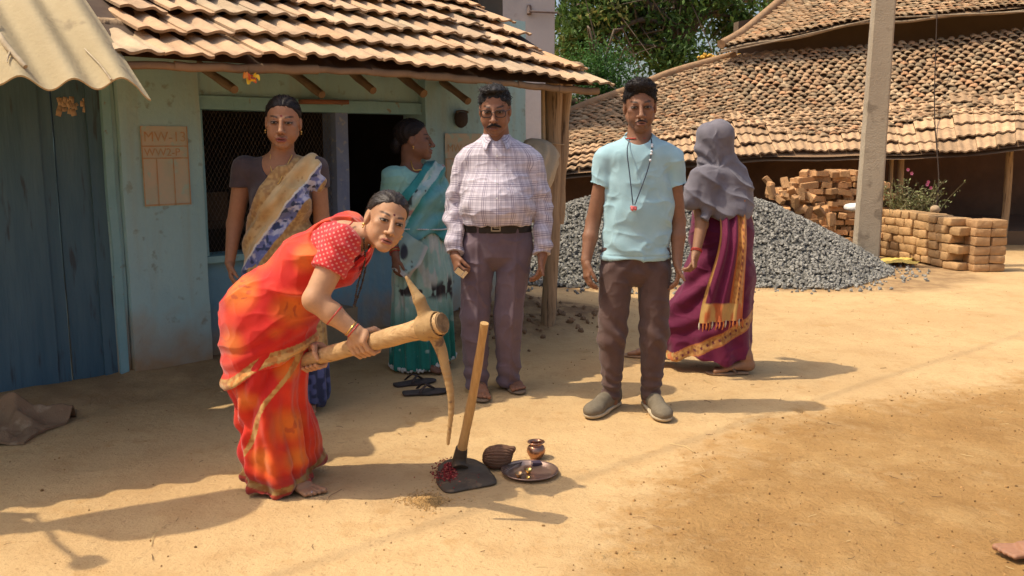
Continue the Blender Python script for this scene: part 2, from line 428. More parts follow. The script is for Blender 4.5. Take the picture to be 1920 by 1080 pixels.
def paint_mat(name, c1, c2, dirt, zdirt=.45, peel=.66):
    m = mat(name, c1, c2, 2.2, .85, bump=.006, bscale=26, c3=dirt, scale3=13, thr3=peel, spec=.2)
    n, l = nodes(m); b = n['Principled BSDF']; src = b.inputs['Base Color'].links[0].from_socket
    tc = n.new('ShaderNodeTexCoord'); sp = n.new('ShaderNodeSeparateXYZ'); l.new(tc.outputs['Object'], sp.inputs[0])
    nz = n.new('ShaderNodeTexNoise'); nz.inputs['Scale'].default_value = 5; nz.inputs['Detail'].default_value = 6; l.new(tc.outputs['Object'], nz.inputs['Vector'])
    ad = n.new('ShaderNodeMath'); ad.operation = 'MULTIPLY_ADD'; l.new(nz.outputs['Fac'], ad.inputs[0]); ad.inputs[1].default_value = -.6; l.new(sp.outputs[2], ad.inputs[2])
    r = n.new('ShaderNodeMapRange'); r.inputs['From Min'].default_value = zdirt-.3; r.inputs['From Max'].default_value = -.28; l.new(ad.outputs[0], r.inputs['Value'])
    q = n.new('ShaderNodeMix'); q.data_type = 'RGBA'; l.new(r.outputs[0], q.inputs['Factor']); l.new(src, q.inputs[6]); q.inputs[7].default_value = (.40, .27, .15, 1)
    mp = n.new('ShaderNodeMapping'); mp.inputs['Scale'].default_value = (14, 14, .9); l.new(tc.outputs['Object'], mp.inputs['Vector'])
    st = n.new('ShaderNodeTexNoise'); st.inputs['Scale'].default_value = 1; st.inputs['Detail'].default_value = 5; l.new(mp.outputs[0], st.inputs['Vector'])
    r2 = n.new('ShaderNodeMapRange'); r2.inputs['From Min'].default_value = .5; r2.inputs['From Max'].default_value = .75; r2.inputs['To Max'].default_value = .35; l.new(st.outputs['Fac'], r2.inputs['Value'])
    q2 = n.new('ShaderNodeMix'); q2.data_type = 'RGBA'; l.new(r2.outputs[0], q2.inputs['Factor']); l.new(q.outputs[2], q2.inputs[6]); q2.inputs[7].default_value = (.36, .36, .27, 1)
    l.new(q2.outputs[2], b.inputs['Base Color']); return m
M_wall = paint_mat('mint_limewash', (.38, .58, .585), (.32, .51, .53), (.27, .36, .33), peel=.63)
M_blue = paint_mat('blue_limewash', (.20, .37, .46), (.15, .29, .38), (.24, .30, .29), zdirt=.3)
M_frame = mat('painted_timber', (.28, .48, .49), (.22, .41, .43), 6, .7, bump=.004, bscale=30, stretch=(1, 1, 1), c3=(.25, .21, .14), scale3=20, thr3=.64)
M_bpost = mat('blue_flaking_paint', (.16, .21, .36), (.22, .27, .38), 9, .7, bump=.004, bscale=40, c3=(.32, .34, .36), scale3=22, thr3=.58)
M_door = mat('weathered_blue_planks', (.060, .125, .165), (.092, .165, .20), 3.5, .65, bump=.006, bscale=10, stretch=(3, 3, .35), c3=(.055, .075, .085), scale3=9, thr3=.60)
M_dark = mat('dark_plaster', (.09, .075, .06), (.06, .05, .04), 3, .9)  # plain dark brown for the rear walls and the room floor
M_wood = mat('weathered_log', (.46, .31, .175), (.32, .21, .115), 5, .85, bump=.012, bscale=6, stretch=(9, 9, .8), c3=(.13, .085, .05), scale3=5, thr3=.60)
M_lath = mat('sunned_lath', (.31, .21, .125), (.21, .14, .085), 6, .85, bump=.006, bscale=20)
house = thing('village_house', 'mint green plastered house with low orange clay tile roof and mesh window', 'house', F(0, 0, 0))
sA, sB, sC, sD = FS(235), FS(385), FS(800), FS(985)
wb = MB()
rough_box(wb, sA, sB, -.25, 0, -.1, 2.25, seed=1)
rough_box(wb, sB, sC, -.25, -.07, 1.615, 2.25, seed=2)
rough_box(wb, sC, sD, -.25, 0, -.1, 2.25, seed=3)
rough_box(wb, FS(210), sA-.003, -.25, -.05, -.1, 2.0, seed=4)
rough_box(wb, -3.6, FS(-260), -.25, 0, -.1, 2.2, seed=5)
rough_box(wb, FS(-260)+.003, FS(210)-.003, -.25, -.02, 1.78, 2.2, seed=6)
wb.build('wall', M_wall, house)
lb = MB(); rough_box(lb, sB+.003, sC-.003, -.25, -.09, -.1, .63, seed=7, amp=.008)
lb.build('lower_wall', M_blue, house)['label'] = 'dull blue painted wall below the window'
# gable end, back walls and the dark room behind the window
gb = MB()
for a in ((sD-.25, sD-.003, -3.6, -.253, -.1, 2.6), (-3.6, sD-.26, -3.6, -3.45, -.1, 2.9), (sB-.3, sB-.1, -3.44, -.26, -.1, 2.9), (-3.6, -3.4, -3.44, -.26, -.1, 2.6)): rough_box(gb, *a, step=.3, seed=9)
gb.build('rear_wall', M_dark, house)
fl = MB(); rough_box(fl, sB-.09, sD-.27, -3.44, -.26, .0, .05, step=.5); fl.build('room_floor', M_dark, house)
# window: beam, posts, sill and wire mesh
win = MB()
rough_box(win, sB+.003, sC-.003, -.22, -.035, 1.535, 1.612, .08, .003, 11)
rough_box(win, sB+.003, sC-.003, -.24, -.03, .633, .672, .08, .003, 12)
rough_box(win, sB+.003, sB+.035, -.22, -.05, .675, 1.532, .08, .003, 13)
wino = win.build('window', M_frame, house)
pw = MB(); rough_box(pw, FS(641), FS(664), -.2, -.045, .675, 1.533, .05, .003, 14); pw.build('window_post', M_bpost, wino)
pm_ = MB()
s0, s1 = sB+.04, FS(640)
for k in np.arange(s0-1.0, s1+1.0, .026):                     # two sets of slanting wires, clipped to the opening
    for sg in (1, -1):
        z0, z1 = .68, 1.53; slope = .55*sg
        q0, q1 = k, k+slope*(z1-z0)
        t0, t1 = 0., 1.
        if q1 != q0:
            ta, tb = sorted(((s0-q0)/(q1-q0), (s1-q0)/(q1-q0))); t0, t1 = max(0, ta), min(1, tb)
        if t1-t0 < .02: continue
        a = F(q0+(q1-q0)*t0, -.1+.002*sg, z0+(z1-z0)*t0); b = F(q0+(q1-q0)*t1, -.1+.002*sg, z0+(z1-z0)*t1)
        pm_.tube([a, b], .0011, 3, cap=False)
pm_.build('wire_mesh', mat('rusty_wire', (.20, .15, .11), (.13, .10, .08), 30, .6), wino)
# things dimly seen inside: a shelf and a bundle
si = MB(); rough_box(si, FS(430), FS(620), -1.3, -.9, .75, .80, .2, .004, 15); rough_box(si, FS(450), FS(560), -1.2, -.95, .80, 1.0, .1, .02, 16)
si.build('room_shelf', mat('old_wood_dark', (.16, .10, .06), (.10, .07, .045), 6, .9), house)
# door: two plank leaves, frame strips, a torn paper scrap
d0, dm, d1 = FS(-250, 400, -.08), FS(112, 400, -.08), FS(203, 400, -.08)
door = MB()
rough_box(door, d0, dm-.004, -.12, -.08, .0, 1.76, .07, .004, 21)
for k in np.linspace(d0, dm, 5)[1:-1]: rough_box(door, k-.14, k+.14, -.077, -.068, .02, 1.75, .09, .003, 22)
dro = door.build('door', M_door, house)
d2 = MB(); rough_box(d2, dm+.006, d1, -.13, -.09, .0, 1.76, .07, .004, 23); rough_box(d2, d1-.08, d1-.004, -.088, -.07, .01, 1.75, .09, .003, 24)
d2.build('door_leaf', M_door, dro)
fr = MB(); rough_box(fr, FS(206, 400, -.03), FS(222, 400, -.03), -.2, -.03, -.02, 1.77, .06, .006, 25); fr.build('door_frame', M_frame, dro)
pp = MB()
for k in range(26):
    px, py = random.uniform(108, 162), random.uniform(186, 214); s, z = FZ(px, py, -.085); w = random.uniform(.006, .016)
    pp.box(F(s, -.088+.0004*k/26, z), (w, .001, random.uniform(.008, .02)), rot_z(math.atan2(FU[1], FU[0]))@euler(0, random.uniform(-.5, .5), 0))
pp.build('paper_scrap', mat('torn_paper', (.55, .40, .25), (.45, .32, .2), 30, .9), dro)
# painted notices on the wall: ochre ground with ruled lines and the house number writing
def text_mesh(body, size, name):
    cu = bpy.data.curves.new(name, 'FONT'); cu.body = body; cu.size = size; cu.extrude = 0
    o = bpy.data.objects.new(name, cu); C.objects.link(o)
    dg = bpy.context.evaluated_depsgraph_get(); me = bpy.data.meshes.new_from_object(o.evaluated_get(dg))
    bpy.data.objects.remove(o); bpy.data.curves.remove(cu)
    V = np.array([v.co[:] for v in me.vertices]); me.calc_loop_triangles(); T = [list(p.vertices) for p in me.loop_triangles]; bpy.data.meshes.remove(me); return V, T
M_not = mat('ochre_wash', (.62, .47, .33), (.46, .48, .36), 7, .9, c3=(.42, .52, .42), scale3=16, thr3=.57)
M_ink = mat('orange_paint', (.55, .29, .13), (.50, .38, .24), 26, .9)
def notice(px0, px1, py0, py1, rows, cols, words, nf):
    s0, z1 = FZ(px0, py0, nf); s1, _ = FZ(px1, py0, nf); _, z0 = FZ(px0, py1, nf)
    b = MB(); nu, nv = 14, 20
    A, B_ = np.meshgrid(np.linspace(s0, s1, nu), np.linspace(z0, z1, nv), indexing='ij'); A = A.ravel(); B_ = B_.ravel()
    q = np.stack([A, 0*A, B_], -1)
    b.add(np.stack([FO[0]+FU[0]*A+FN[0]*nf, FO[1]+FU[1]*A+FN[1]*nf, B_], -1), grid_faces(nu, nv))
    o = b.build('painted_notice', M_not, house)
    k = MB(); W = s1-s0; H = z1-z0; w = .0035
    def bar(a0, b0, a1, b1):
        p = []
        for s, z in ((s0+W*a0, z1-H*b0), (s0+W*a1, z1-H*b0), (s0+W*a1, z1-H*b1), (s0+W*a0, z1-H*b1)): p.append(F(s, nf+.003, z))
        k.add(p, [[0, 3, 2, 1]])
    ww, hh = w/W, w/H
    for r in rows: bar(0, r-hh, 1, r+hh)
    for c, r0, r1 in cols: bar(c-ww, r0, c+ww, r1)
    for body, a, b_, size in words:
        V, T = text_mesh(body, size, 'writing')
        Vw = np.array([F(s0+W*a+v[0], nf+.0036, z1-H*b_+v[1]) for v in V])
        for t in T: k.add(Vw[t], [list(range(len(t)))] if len(t) in (3, 4) else [[0, i, i+1] for i in range(1, len(t)-1)])
    k.build('writing', M_ink, o)
notice(262, 350, 236, 388, (.25, .40, .985), ((.30, .40, 1), (.66, .40, 1), (.01, .0, 1), (.99, .0, 1)), (('MW-13', .05, .19, .078), ('WW2-P', .05, .37, .060)), .008)
notice(834, 905, 250, 420, (.28, .99), ((.02, .28, 1), (.5, .28, 1)), (('MW-13', .05, .2, .075),), .008)

# ---- clay tile roof
TANP = math.tan(math.radians(28)); CP, SP = math.cos(math.radians(28)), math.sin(math.radians(28))
EN, EZ, SEND = 1.03, 1.70, 2.60
M_tile = mat('pale_clay_tile', (.58, .37, .215), (.46, .28, .155), 5, .85, bump=.004, bscale=60, attr=True, c3=None)
def tile_roof():
    b = MB(); pitch = .118; expo = .255; nW = 7
    for r in range(11):
        s_lo = FS(150, 0, EN-r*expo*CP)
        ends = [2.60, 2.58, 2.36, 2.50, 2.55, 2.45, 2.6, 2.55, 2.6, 2.6, 2.6][r]
        nt = int((ends-s_lo)/(2*pitch))
        for j in range(nt):
            s = ends-(j+1)*2*pitch + rng.normal(0, .004); up0 = r*expo + rng.normal(0, .006); tilt = rng.normal(0, .006)
            L = .37+rng.normal(0, .004); nu = 2*nW+1; nv = 4
            u = np.linspace(0, 2*pitch*.985, nu); v = np.linspace(0, L, nv)
            U, W = np.meshgrid(u, v, indexing='ij')
            ph = (U/pitch) % 1.0
            prof = .017*np.where(ph < .62, np.sin(np.pi*ph/.62), -.35*np.sin(np.pi*(ph-.62)/.38))
            edge = 1+.10*vnoise(np.stack([U.ravel()*14+s*9, W.ravel()*6, 0*U.ravel()], -1)).reshape(U.shape)
            h = prof*edge + .052*(1-W/L) + .004 + tilt*(U/pitch-1) + .012*(1-W/L)**2
            wob = .006*vnoise(np.stack([U.ravel()*25+s*31, W.ravel()*0+r, 0*U.ravel()], -1)).reshape(U.shape)
            W2 = W - np.where(W == 0, wob+.012*(prof/.021), 0)
            def place(hh, WW):
                d = up0+WW; sag = .018*math.sin(s*1.9)+.01*math.sin(s*4.3+1)
                n = EN - d*CP - (hh)*(-SP)*0 - 0; z = EZ + d*SP + hh*CP + sag
                n = EN - d*CP + hh*SP
                S = s+U
                return np.stack([FO[0]+FU[0]*S+FN[0]*n, FO[1]+FU[1]*S+FN[1]*n, z], -1).reshape(-1, 3)
            top = place(h, W2); bot = place(h-.014, W2)
            tone = 1+rng.normal(0, .07); red = rng.normal(0, .04)
            base = np.array([.53*(1+red), .345, .200*(1-red)])*tone
            if rng.random() < .12: base = np.array([.53, .385, .235])*tone
            c = np.tile(base, (len(top), 1))
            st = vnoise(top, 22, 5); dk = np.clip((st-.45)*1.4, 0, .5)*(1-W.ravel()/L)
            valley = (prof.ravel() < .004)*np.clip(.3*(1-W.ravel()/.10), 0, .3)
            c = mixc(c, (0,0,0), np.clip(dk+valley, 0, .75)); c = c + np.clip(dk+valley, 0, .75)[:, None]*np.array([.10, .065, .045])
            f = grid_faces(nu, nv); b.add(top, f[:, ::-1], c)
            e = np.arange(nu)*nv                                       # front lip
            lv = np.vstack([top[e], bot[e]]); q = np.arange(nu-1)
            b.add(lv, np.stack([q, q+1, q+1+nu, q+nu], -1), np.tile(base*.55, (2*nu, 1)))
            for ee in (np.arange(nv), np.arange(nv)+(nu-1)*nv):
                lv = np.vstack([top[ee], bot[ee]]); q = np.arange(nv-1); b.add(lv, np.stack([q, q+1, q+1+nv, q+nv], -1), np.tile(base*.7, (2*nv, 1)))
    return b
tb = tile_roof()
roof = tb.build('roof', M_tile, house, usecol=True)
ub = MB()                                                             # boards under the tiles and the far slope
def slopeq(s0, s1, d0, d1, off, back=False):
    c = []
    for s, d in ((s0, d0), (s1, d0), (s1, d1), (s0, d1)):
        n = EN-d*CP; z = EZ+d*SP+off
        if back: n = EN-(2*2.78-d)*CP; z = EZ+d*SP+off
        c.append(F(s, n, z))
    return c
sL = FS(175, 100, EN)
c = slopeq(sL, 2.5, .06, 2.78, -.012); ub.add(c, [[0, 1, 2, 3]])
c = slopeq(sL, 2.5, .06, 2.78, .02, True); ub.add(c, [[0, 3, 2, 1]])
ub.build('roof_boarding', mat('dark_boarding', (.12, .08, .05), (.08, .05, .035), 8, .9), roof)
ev = MB()
for k in range(9):
    s0 = sL+k*(2.47-sL)/9; s1 = s0+(2.47-sL)/9+.03
    pts = [F(s0+(s1-s0)*t, EN-.035+.004*math.sin(7*t+k), EZ-.004+.018*math.sin((s0+(s1-s0)*t)*1.9)+.004*math.sin(11*t+2*k)) for t in np.linspace(0, 1, 6)]
    ev.tube(pts, .012+.002*(k % 3), 6, sq=1.5)
ev.build('eave_pole', M_lath, house)
for px, py, nf in ((440, 168, .42), (604, 178, .34), (700, 170, .30), (795, 176, .30), (878, 190, .30)):
    s, z = FZ(px, py, nf); r = random.uniform(.024, .032); t = MB()
    t.tube(catmull([F(s-.02, -.3, z+.30), F(s+.01, .0, z+.15), F(s, nf, z)], 8), np.linspace(r*1.1, r, 8)*(1+.10*np.sin(np.arange(8)*2.3+px)), 9)
    t.build('rafter', M_lath, house)
pl = MB(); s, z = FZ(610, 191, .02); pl.box(F(s, .0, z), (.16, .05, .012), rot_z(math.atan2(FU[1], FU[0])), jit=.003); pl.build('bearing_plank', mat('red_brown_plank', (.30, .13, .07), (.22, .10, .06), 9, .8), house)
# corner post of the roof: a split log with a thinner pole tied to it
sp_, np_ = 2.42, .62
post = MB()
b0 = F(sp_, np_, .02)
lx = np.linspace(0, 1, 14)
post.tube([b0+np.array([.045*t+.008*math.sin(5*t), .0, 1.86*t]) for t in lx], .072+.010*lx+.005*np.sin(lx*23), 9, c=None, sq=.75)
post.tube([b0+np.array([.075+.055*t, .03, .75+1.12*t]) for t in lx], .036+.006*np.sin(lx*17), 7)
post.build('corner_post', M_wood, house)
cp = MB(); cp.tube(catmull([b0+np.array([.01, -.07, .62]), b0+np.array([-.035, -.07, 1.2]), b0+np.array([-.045, -.05, 1.70])], 10), .015, 6)
cp.tube([b0+np.array([.03+.075*math.cos(a), -.02+.075*math.sin(a), 1.31+.004*math.sin(3*a)]) for a in np.linspace(0, 6.3, 20)], .004, 5)
cp.build('brace_pole', mat('pale_stick', (.52, .38, .22), (.42, .29, .16), 12, .8), house)
bm_ = MB(); bm_.tube([F(-3.5, .62, 1.865), F(1.0, .62, 1.87), F(2.75, .60, 1.86)], .05, 8); bm_.build('roof_beam', M_wood, house)

# ---- corrugated awning over the door
def awning():
    pitch = .178; amp = .027
    c0 = P(283, 160, 3.75); u3 = np.array([.90, .436, 0]); d3 = np.array([-FN[0]*.82, -FN[1]*.82, .57])
    nu = 170; nv = 26; w = 2.05; L = 1.5
    a = np.linspace(0, w, nu); t = np.linspace(0, L, nv); A, T = np.meshgrid(a, t, indexing='ij')
    nn = nrm(np.cross(u3, d3)); nn = nn if nn[2] > 0 else -nn
    h = amp*np.cos(2*np.pi*A/pitch+2.6) + .012*np.sin(T*2.2+A)
    drop = np.where(A < .05, -(.05-A)*.9, 0)
    V = c0 - u3*A[..., None] + d3*(T+.012*np.sin(2*np.pi*A/.47)*(T == 0))[..., None] + nn*(h+drop)[..., None]
    b = MB(); f = grid_faces(nu, nv); b.add(V.reshape(-1, 3), f); V2 = V-nn*.008; b.add(V2.reshape(-1, 3), f[:, ::-1])
    for idx in (np.arange(nu)*nv, np.arange(nv)):
        k = len(idx); lv = np.vstack([V.reshape(-1, 3)[idx], V2.reshape(-1, 3)[idx]]); q = np.arange(k-1); b.add(lv, np.stack([q, q+1, q+1+k, q+k], -1))
    o = b.build('corrugated_awning', mat('dusty_cement_sheet', (.47, .375, .22), (.40, .315, .18), 3, .9, bump=.003, bscale=50, c3=(.30, .235, .14), scale3=8, thr3=.62))
    tag(o, 'dusty tan corrugated cement sheet jutting out above the blue plank door', 'awning')
    def on(a_, t_): return c0-u3*a_+d3*t_+nn*(amp*math.cos(2*np.pi*a_/pitch+2.6)+.012*math.sin(t_*2.2+a_)+.012)
    return on
on_awning = awning()
def twig(name, label, pts, rads, m, forks=()):
    b = MB(); b.tube(catmull(pts, 16), np.interp(np.linspace(0, 1, 16), np.linspace(0, 1, len(rads)), rads), 6)
    for f in forks: b.tube(catmull(f, 6), np.linspace(.005, .002, 6), 5)
    return tag(b.build(name, m), label, 'twig')
M_twig = mat('bleached_twig', (.55, .45, .30), (.32, .24, .15), 16, .85, stretch=(1, 1, 1))
A_ = on_awning
twig('dry_twig', 'forked bleached dry twig lying in a furrow of the corrugated sheet', [A_(.43, .06), A_(.46, .18), A_(.47, .30), A_(.51, .41), A_(.50, .50)], [.010, .013, .010, .008, .004], M_twig, [[A_(.47, .31), A_(.445, .36), A_(.44, .40)], [A_(.51, .41), A_(.53, .45), A_(.53, .48)], [A_(.46, .14), A_(.48, .10), A_(.485, .08)]])
twig('dry_twig', 'thin straight dry stalk near the torn edge of the corrugated sheet', [A_(.145, .005), A_(.15, .12), A_(.165, .26)], [.005, .004, .003], M_twig)
wp = MB()                                                              # torn sweet wrapper caught under the eave
s, z = FZ(462, 146, 1.0)
for k, (dx, dz, w, h, a, col) in enumerate(((0, 0, .035, .014, .3, (.75, .12, .03)), (-.006, -.012, .024, .015, -.5, (.85, .55, .03)), (.028, .006, .02, .009, .5, (.85, .60, .05)), (-.03, .008, .014, .014, .2, (.7, .25, .03)), (.006, -.004, .012, .006, .9, (.35, .05, .03)))):
    q = F(s+dx, EN+.012+.003*k, z+dz); Rz = rot_z(math.atan2(FU[1], FU[0]))@euler(.25*math.sin(k), a, 0)
    U, W = np.meshgrid(np.linspace(-1, 1, 6), np.linspace(-1, 1, 4), indexing='ij'); U, W = U.ravel(), W.ravel()
    V = np.stack([U*w*(1-.35*np.maximum(0, W)), .006*np.sin(3*U+k), W*h+.004*np.sin(5*U)], -1)@Rz.T+q
    wp.add(V, grid_faces(6, 4), col)
o = wp.build('torn_wrapper', mat('foil_wrapper', (1, 1, 1), attr=True, rough=.35), usecol=True); tag(o, 'torn red and yellow wrapper caught under the eave tiles', 'wrapper')
# wicker basket hung flat on the wall between the window and the plaid man
s, z = FZ(861, 222, .0)
bk = MB(); Rz = rot_z(math.atan2(FU[1], FU[0]))
V, Fc = ico(3); V = V*[.062, .030, .068]; V[:, 2] = np.minimum(V[:, 2], .045)
V = V + .004*np.sin(V[:, :1]*260)*np.array([0, 1, 0]); bk.add(V@Rz.T+F(s, .022, z), Fc)
o = bk.build('wicker_basket', mat('dark_cane', (.075, .055, .042), (.04, .03, .024), 30, .8, stretch=(30, 30, 1)))
tag(o, 'small dark round wicker basket hanging on the mint wall beside the plaid shirt man', 'basket')
cr = MB(); cr.tube([F(s+.055*math.cos(a), .034, z+.045+.008*math.sin(a)) for a in np.linspace(0, 6.28, 24)], .006, 6); cr.build('rim', mat('cane_rim', (.13, .095, .06), (.08, .06, .04), 20, .8), o)

# ================================================================ behind the near house
M_ply = mat('grey_plaster', (.42, .38, .36), (.34, .31, .295), 1.4, .9, bump=.004, bscale=18, c3=(.27, .24, .22), scale3=3.5, thr3=.64)
gh = thing('grey_building', 'tall bare grey plastered wall of a building rising behind the tile roof', 'building', (-1.2, 12.5, 0))
b = MB(); x1 = P(1040, 40, 12)[0]; b.box((x1-2.2, 13.2, 1.65), (2.2, 1.2, 1.75)); b.build('wall', M_ply, gh, smooth_=False)
b = MB(); b.box((x1-2.2, 13.2, 3.49), (2.25, 1.25, .09)); b.build('roof_slab', M_ply, gh, smooth_=False)
b = MB(); q = P(992, 18, 11.98); b.tube([q+[0, -.02, 0], q+[.02, -.05, -.03], P(1046, 24, 11.95)], .014, 6); b.tube([q+[0, .02, .05], q+[0, -.03, -.06]], .03, 7); b.build('pipe', mat('rusty_pipe', (.16, .11, .09), (.10, .07, .06), 14, .7), gh)
# dim mud wall seen between the house end and the post
b = MB(); rough_box(b, sD+.003, 2.95, -1.35, -1.1, -.1, 1.78, .15, .015, 31); 
o = b.build('mud_wall', mat('grey_mud', (.27, .215, .185), (.21, .165, .14), 3, .95, bump=.012, bscale=14)); tag(o, 'grey brown mud wall in shade behind the corner post', 'wall')
# cream sack leaning behind the plaid man
def sack_mesh(ctr, size, seed, flat=0.0, lean=0.0):
    V, Fc = ico(4); V = np.sign(V)*np.abs(V)**.72; V = V*size
    V = V*(1+.12*fbm(V, 4, seed)[:, None]) + .012*np.sin(V@np.array([30, 11, 17.]))[:, None]*fbm(V, 6, seed+1)[:, None]
    V[:, 0] += lean*V[:, 2]
    if flat: V[:, 2] = np.maximum(V[:, 2], -size[2]*flat)
    return V+np.asarray(ctr), Fc
b = MB(); q = P(1002, 338, 6.3); V_, F_ = sack_mesh((0, 0, 0), (.115, .10, .30), 3); V_[:, :2] *= (.72+.5*smooth(-.33, .2, V_[:, 2]))[:, None]; a_ = np.arctan2(V_[:, 1], V_[:, 0]); V_[:, :2] *= (1+(.10*np.sin(a_*9+4*vnoise(V_, 5, 2))+.10*fbm(V_, 9, 4)))[:, None]; V_[:, 0] += .03*np.sin(V_[:, 2]*9); b.add(V_+q, F_)
for k in range(0): b.tube(catmull([P(1003+9*k, 275, 6.25), P(1020+8*k, 252+5*k, 6.2), P(1036+3*k, 262+8*k, 6.25)], 8), [.012]*8, 6)
o = b.build('cloth_sack', mat('cream_sackcloth', (.56, .47, .33), (.44, .35, .23), 4, .9, bump=.004, bscale=70)); tag(o, 'cream cloth sack hung beside the corner post, behind the shoulder of the plaid shirt man', 'sack')
# rubble by the post foot
b = MB(); V0, F0 = ico(1)
for k in range(150):
    s = random.uniform(1.65, 3.0); n = random.gauss(.45, .22); q = F(s, n, 0); r = random.uniform(.006, .026)*(1 if random.random() < .85 else 1.6)
    b.add(V0*rng.uniform(.5, 1.1, 3)*r@euler(*rng.uniform(0, 6, 3)).T*(1+rng.normal(0, .12, (len(V0), 1)))+[q[0], q[1], gzs(q[0], q[1])+r*.3], F0)
tag(b.build('rubble', mat('earth_clods', (.28, .17, .09), (.20, .12, .065), 9, .95), smooth_=False), 'dark clods and bits of rubble on the soil round the post', 'rubble', kind='stuff')

# ================================================================ tiled house across the yard
FARH = thing('tiled_house', 'long low mud house across the yard with sagging two tier country tile roof', 'house', (3.2, 13, 0))
def bilin(c, a, b):
    a = np.asarray(a)[..., None]; b = np.asarray(b)[..., None]
    return (c[0]*(1-a)+c[1]*a)*(1-b)+(c[3]*(1-a)+c[2]*a)*b
class Patch:
    def __init__(s, bot, top):
        s.b = np.array(bot); s.t = np.array(top)
        s.L = np.concatenate([[0], np.cumsum(np.linalg.norm(np.diff(s.b, axis=0), axis=1))]); s.w = s.L[-1]; s.h = np.linalg.norm(s.t.mean(0)-s.b.mean(0))
    def at(s, a, b):
        x = np.clip(a, 0, 1); k = np.linspace(0, 1, len(s.b)); f = s.L/s.w
        lo = np.stack([np.interp(x, f, s.b[:, i]) for i in range(3)], -1); hi = np.stack([np.interp(x, f, s.t[:, i]) for i in range(3)], -1)
        b = np.asarray(b)[..., None]; q = lo*(1-b)+hi*b
        sag = .07*np.sin(np.pi*np.clip(b[..., 0], 0, 1)); q[..., 2] -= sag
        q[..., 2] += .04*vnoise(np.stack([q[..., 0], q[..., 1], 0*q[..., 0]], -1).reshape(-1, 3), 1.1, 5).reshape(q.shape[:-1])
        return q
M_ctile = mat('old_country_tile', (1, 1, 1), attr=True, rough=.9, bump=.006, bscale=30, scale=9)
def country_tiles(mb, patch, b0, b1, seed, skip=None, pitch=.098, ex=.098):
    r = np.random.default_rng(seed); nu = int(patch.w/pitch); nv = int(patch.h*(b1-b0)/ex)
    J, I = np.meshgrid(np.arange(nv), np.arange(nu), indexing='ij'); J, I = J.ravel(), I.ravel(); n = len(J)
    a = (I+.5+.5*(J % 2)+r.normal(0, .10, n)+.25*np.sin(J*.35+I*.05))/nu; bb = b0+(b1-b0)*(J+.5+r.normal(0, .06, nv)[J]+r.normal(0, .10, n)+.35*np.sin(I*.21))/nv
    if skip is not None: k = ~skip(a, bb); a, bb = a[k], bb[k]
    n = len(a); o = patch.at(a, bb); up = patch.at(a, bb+.02)-o; ac = patch.at(a+.004, bb)-o; N = lambda v: v/np.linalg.norm(v, axis=1)[:, None]
    up = N(up); ac = N(ac-up*(ac*up).sum(1)[:, None]); nn = np.cross(ac, up); nn *= np.sign(nn[:, 2])[:, None]
    tw = r.normal(0, .16, (n, 1)); up, ac = up*np.cos(tw)+ac*np.sin(tw), ac*np.cos(tw)-up*np.sin(tw)
    L = ex*1.5*r.uniform(.9, 1.1, (n, 1)); R0 = pitch*.60*r.uniform(.9, 1.1, (n, 1)); lift = .026+r.normal(0, .006, (n, 1))
    pal = np.array([[.40, .255, .140], [.29, .205, .12], [.46, .325, .19], [.46, .255, .13]]); base = pal[r.choice(4, n, p=(.58, .2, .13, .09))]*(1+r.normal(0, .15, (n, 1)))
    th = np.linspace(0, np.pi, 6); rows = []
    for tt, R, lf in ((-.3*L, R0, lift), (.7*L, R0*.8, .004)): rows.append((o+up*tt)[:, None]+np.cos(th)[None, :, None]*(ac*R)[:, None]+((np.sin(th)[None, :, None]*(R*.60)[:, None]+np.reshape(lf, (-1, 1, 1)))*nn[:, None]))
    rows.append(rows[0]-nn[:, None]*.014); V = np.concatenate(rows, 1); q = np.arange(5)
    f = np.vstack([np.stack([q, q+6, q+7, q+1], -1), np.stack([q, q+1, q+13, q+12], -1)])
    mb.add(V.reshape(-1, 3), (f[None]+18*np.arange(n)[:, None, None]).reshape(-1, 4), np.repeat(base, 18, 0))
def flat_tiles(mb, patch, b0, b1, rows, seed, tw=.22, amp=.010, a0=0, a1=1):
    r = np.random.default_rng(seed); nt = int(patch.w*(a1-a0)/tw)
    for j in range(rows):
        for i in range(nt):
            nu, nv = 13, 3
            A = a0+(a1-a0)*(i+np.linspace(0, .99, nu))/nt; L = 1.28
            B_ = b0+(b1-b0)*(j+np.linspace(0, L, nv)+r.normal(0, .07)+.18*math.sin(i*.45+j))/rows
            AA, BB = np.meshgrid(A, B_, indexing='ij'); q = patch.at(AA.ravel(), BB.ravel())
            ph = np.linspace(0, 4*np.pi, nu)[:, None]+0*BB
            q = q + np.stack([0*q[:, 0], 0*q[:, 0], (.014+amp*np.sin(ph)+.040*(1-np.linspace(0, 1, nv))[None]+r.normal(0, .008)).ravel()], -1)
            t_ = 1+r.normal(0, .10); base = (np.array([.47, .30, .165]) if r.random() < .8 else np.array([.36, .23, .125]))*t_
            mb.add(q, grid_faces(nu, nv)[:, ::-1], base)
            e = np.arange(nu)*nv; lv = np.vstack([q[e], q[e]-[0, 0, .018]]); k = np.arange(nu-1); mb.add(lv, np.stack([k, k+1, k+1+nu, k+nu], -1), base*.6)
pA = Patch([P(985, 338, 10.3), P(1075, 325, 10.6), P(1250, 306, 11.0), P(1430, 293, 11.4), P(1600, 287, 11.5), P(1700, 291, 11.4), P(1800, 283, 11.3), P(1925, 268, 11.2), P(2250, 262, 11.2)],
           [P(1035, 232, 12.6), P(1110, 196, 12.9), P(1240, 150, 13.6), P(1370, 108, 14.3), P(1560, 94, 14.5), P(1660, 84, 14.5), P(1770, 74, 14.5), P(1925, 60, 14.5), P(2250, 48, 14.5)])
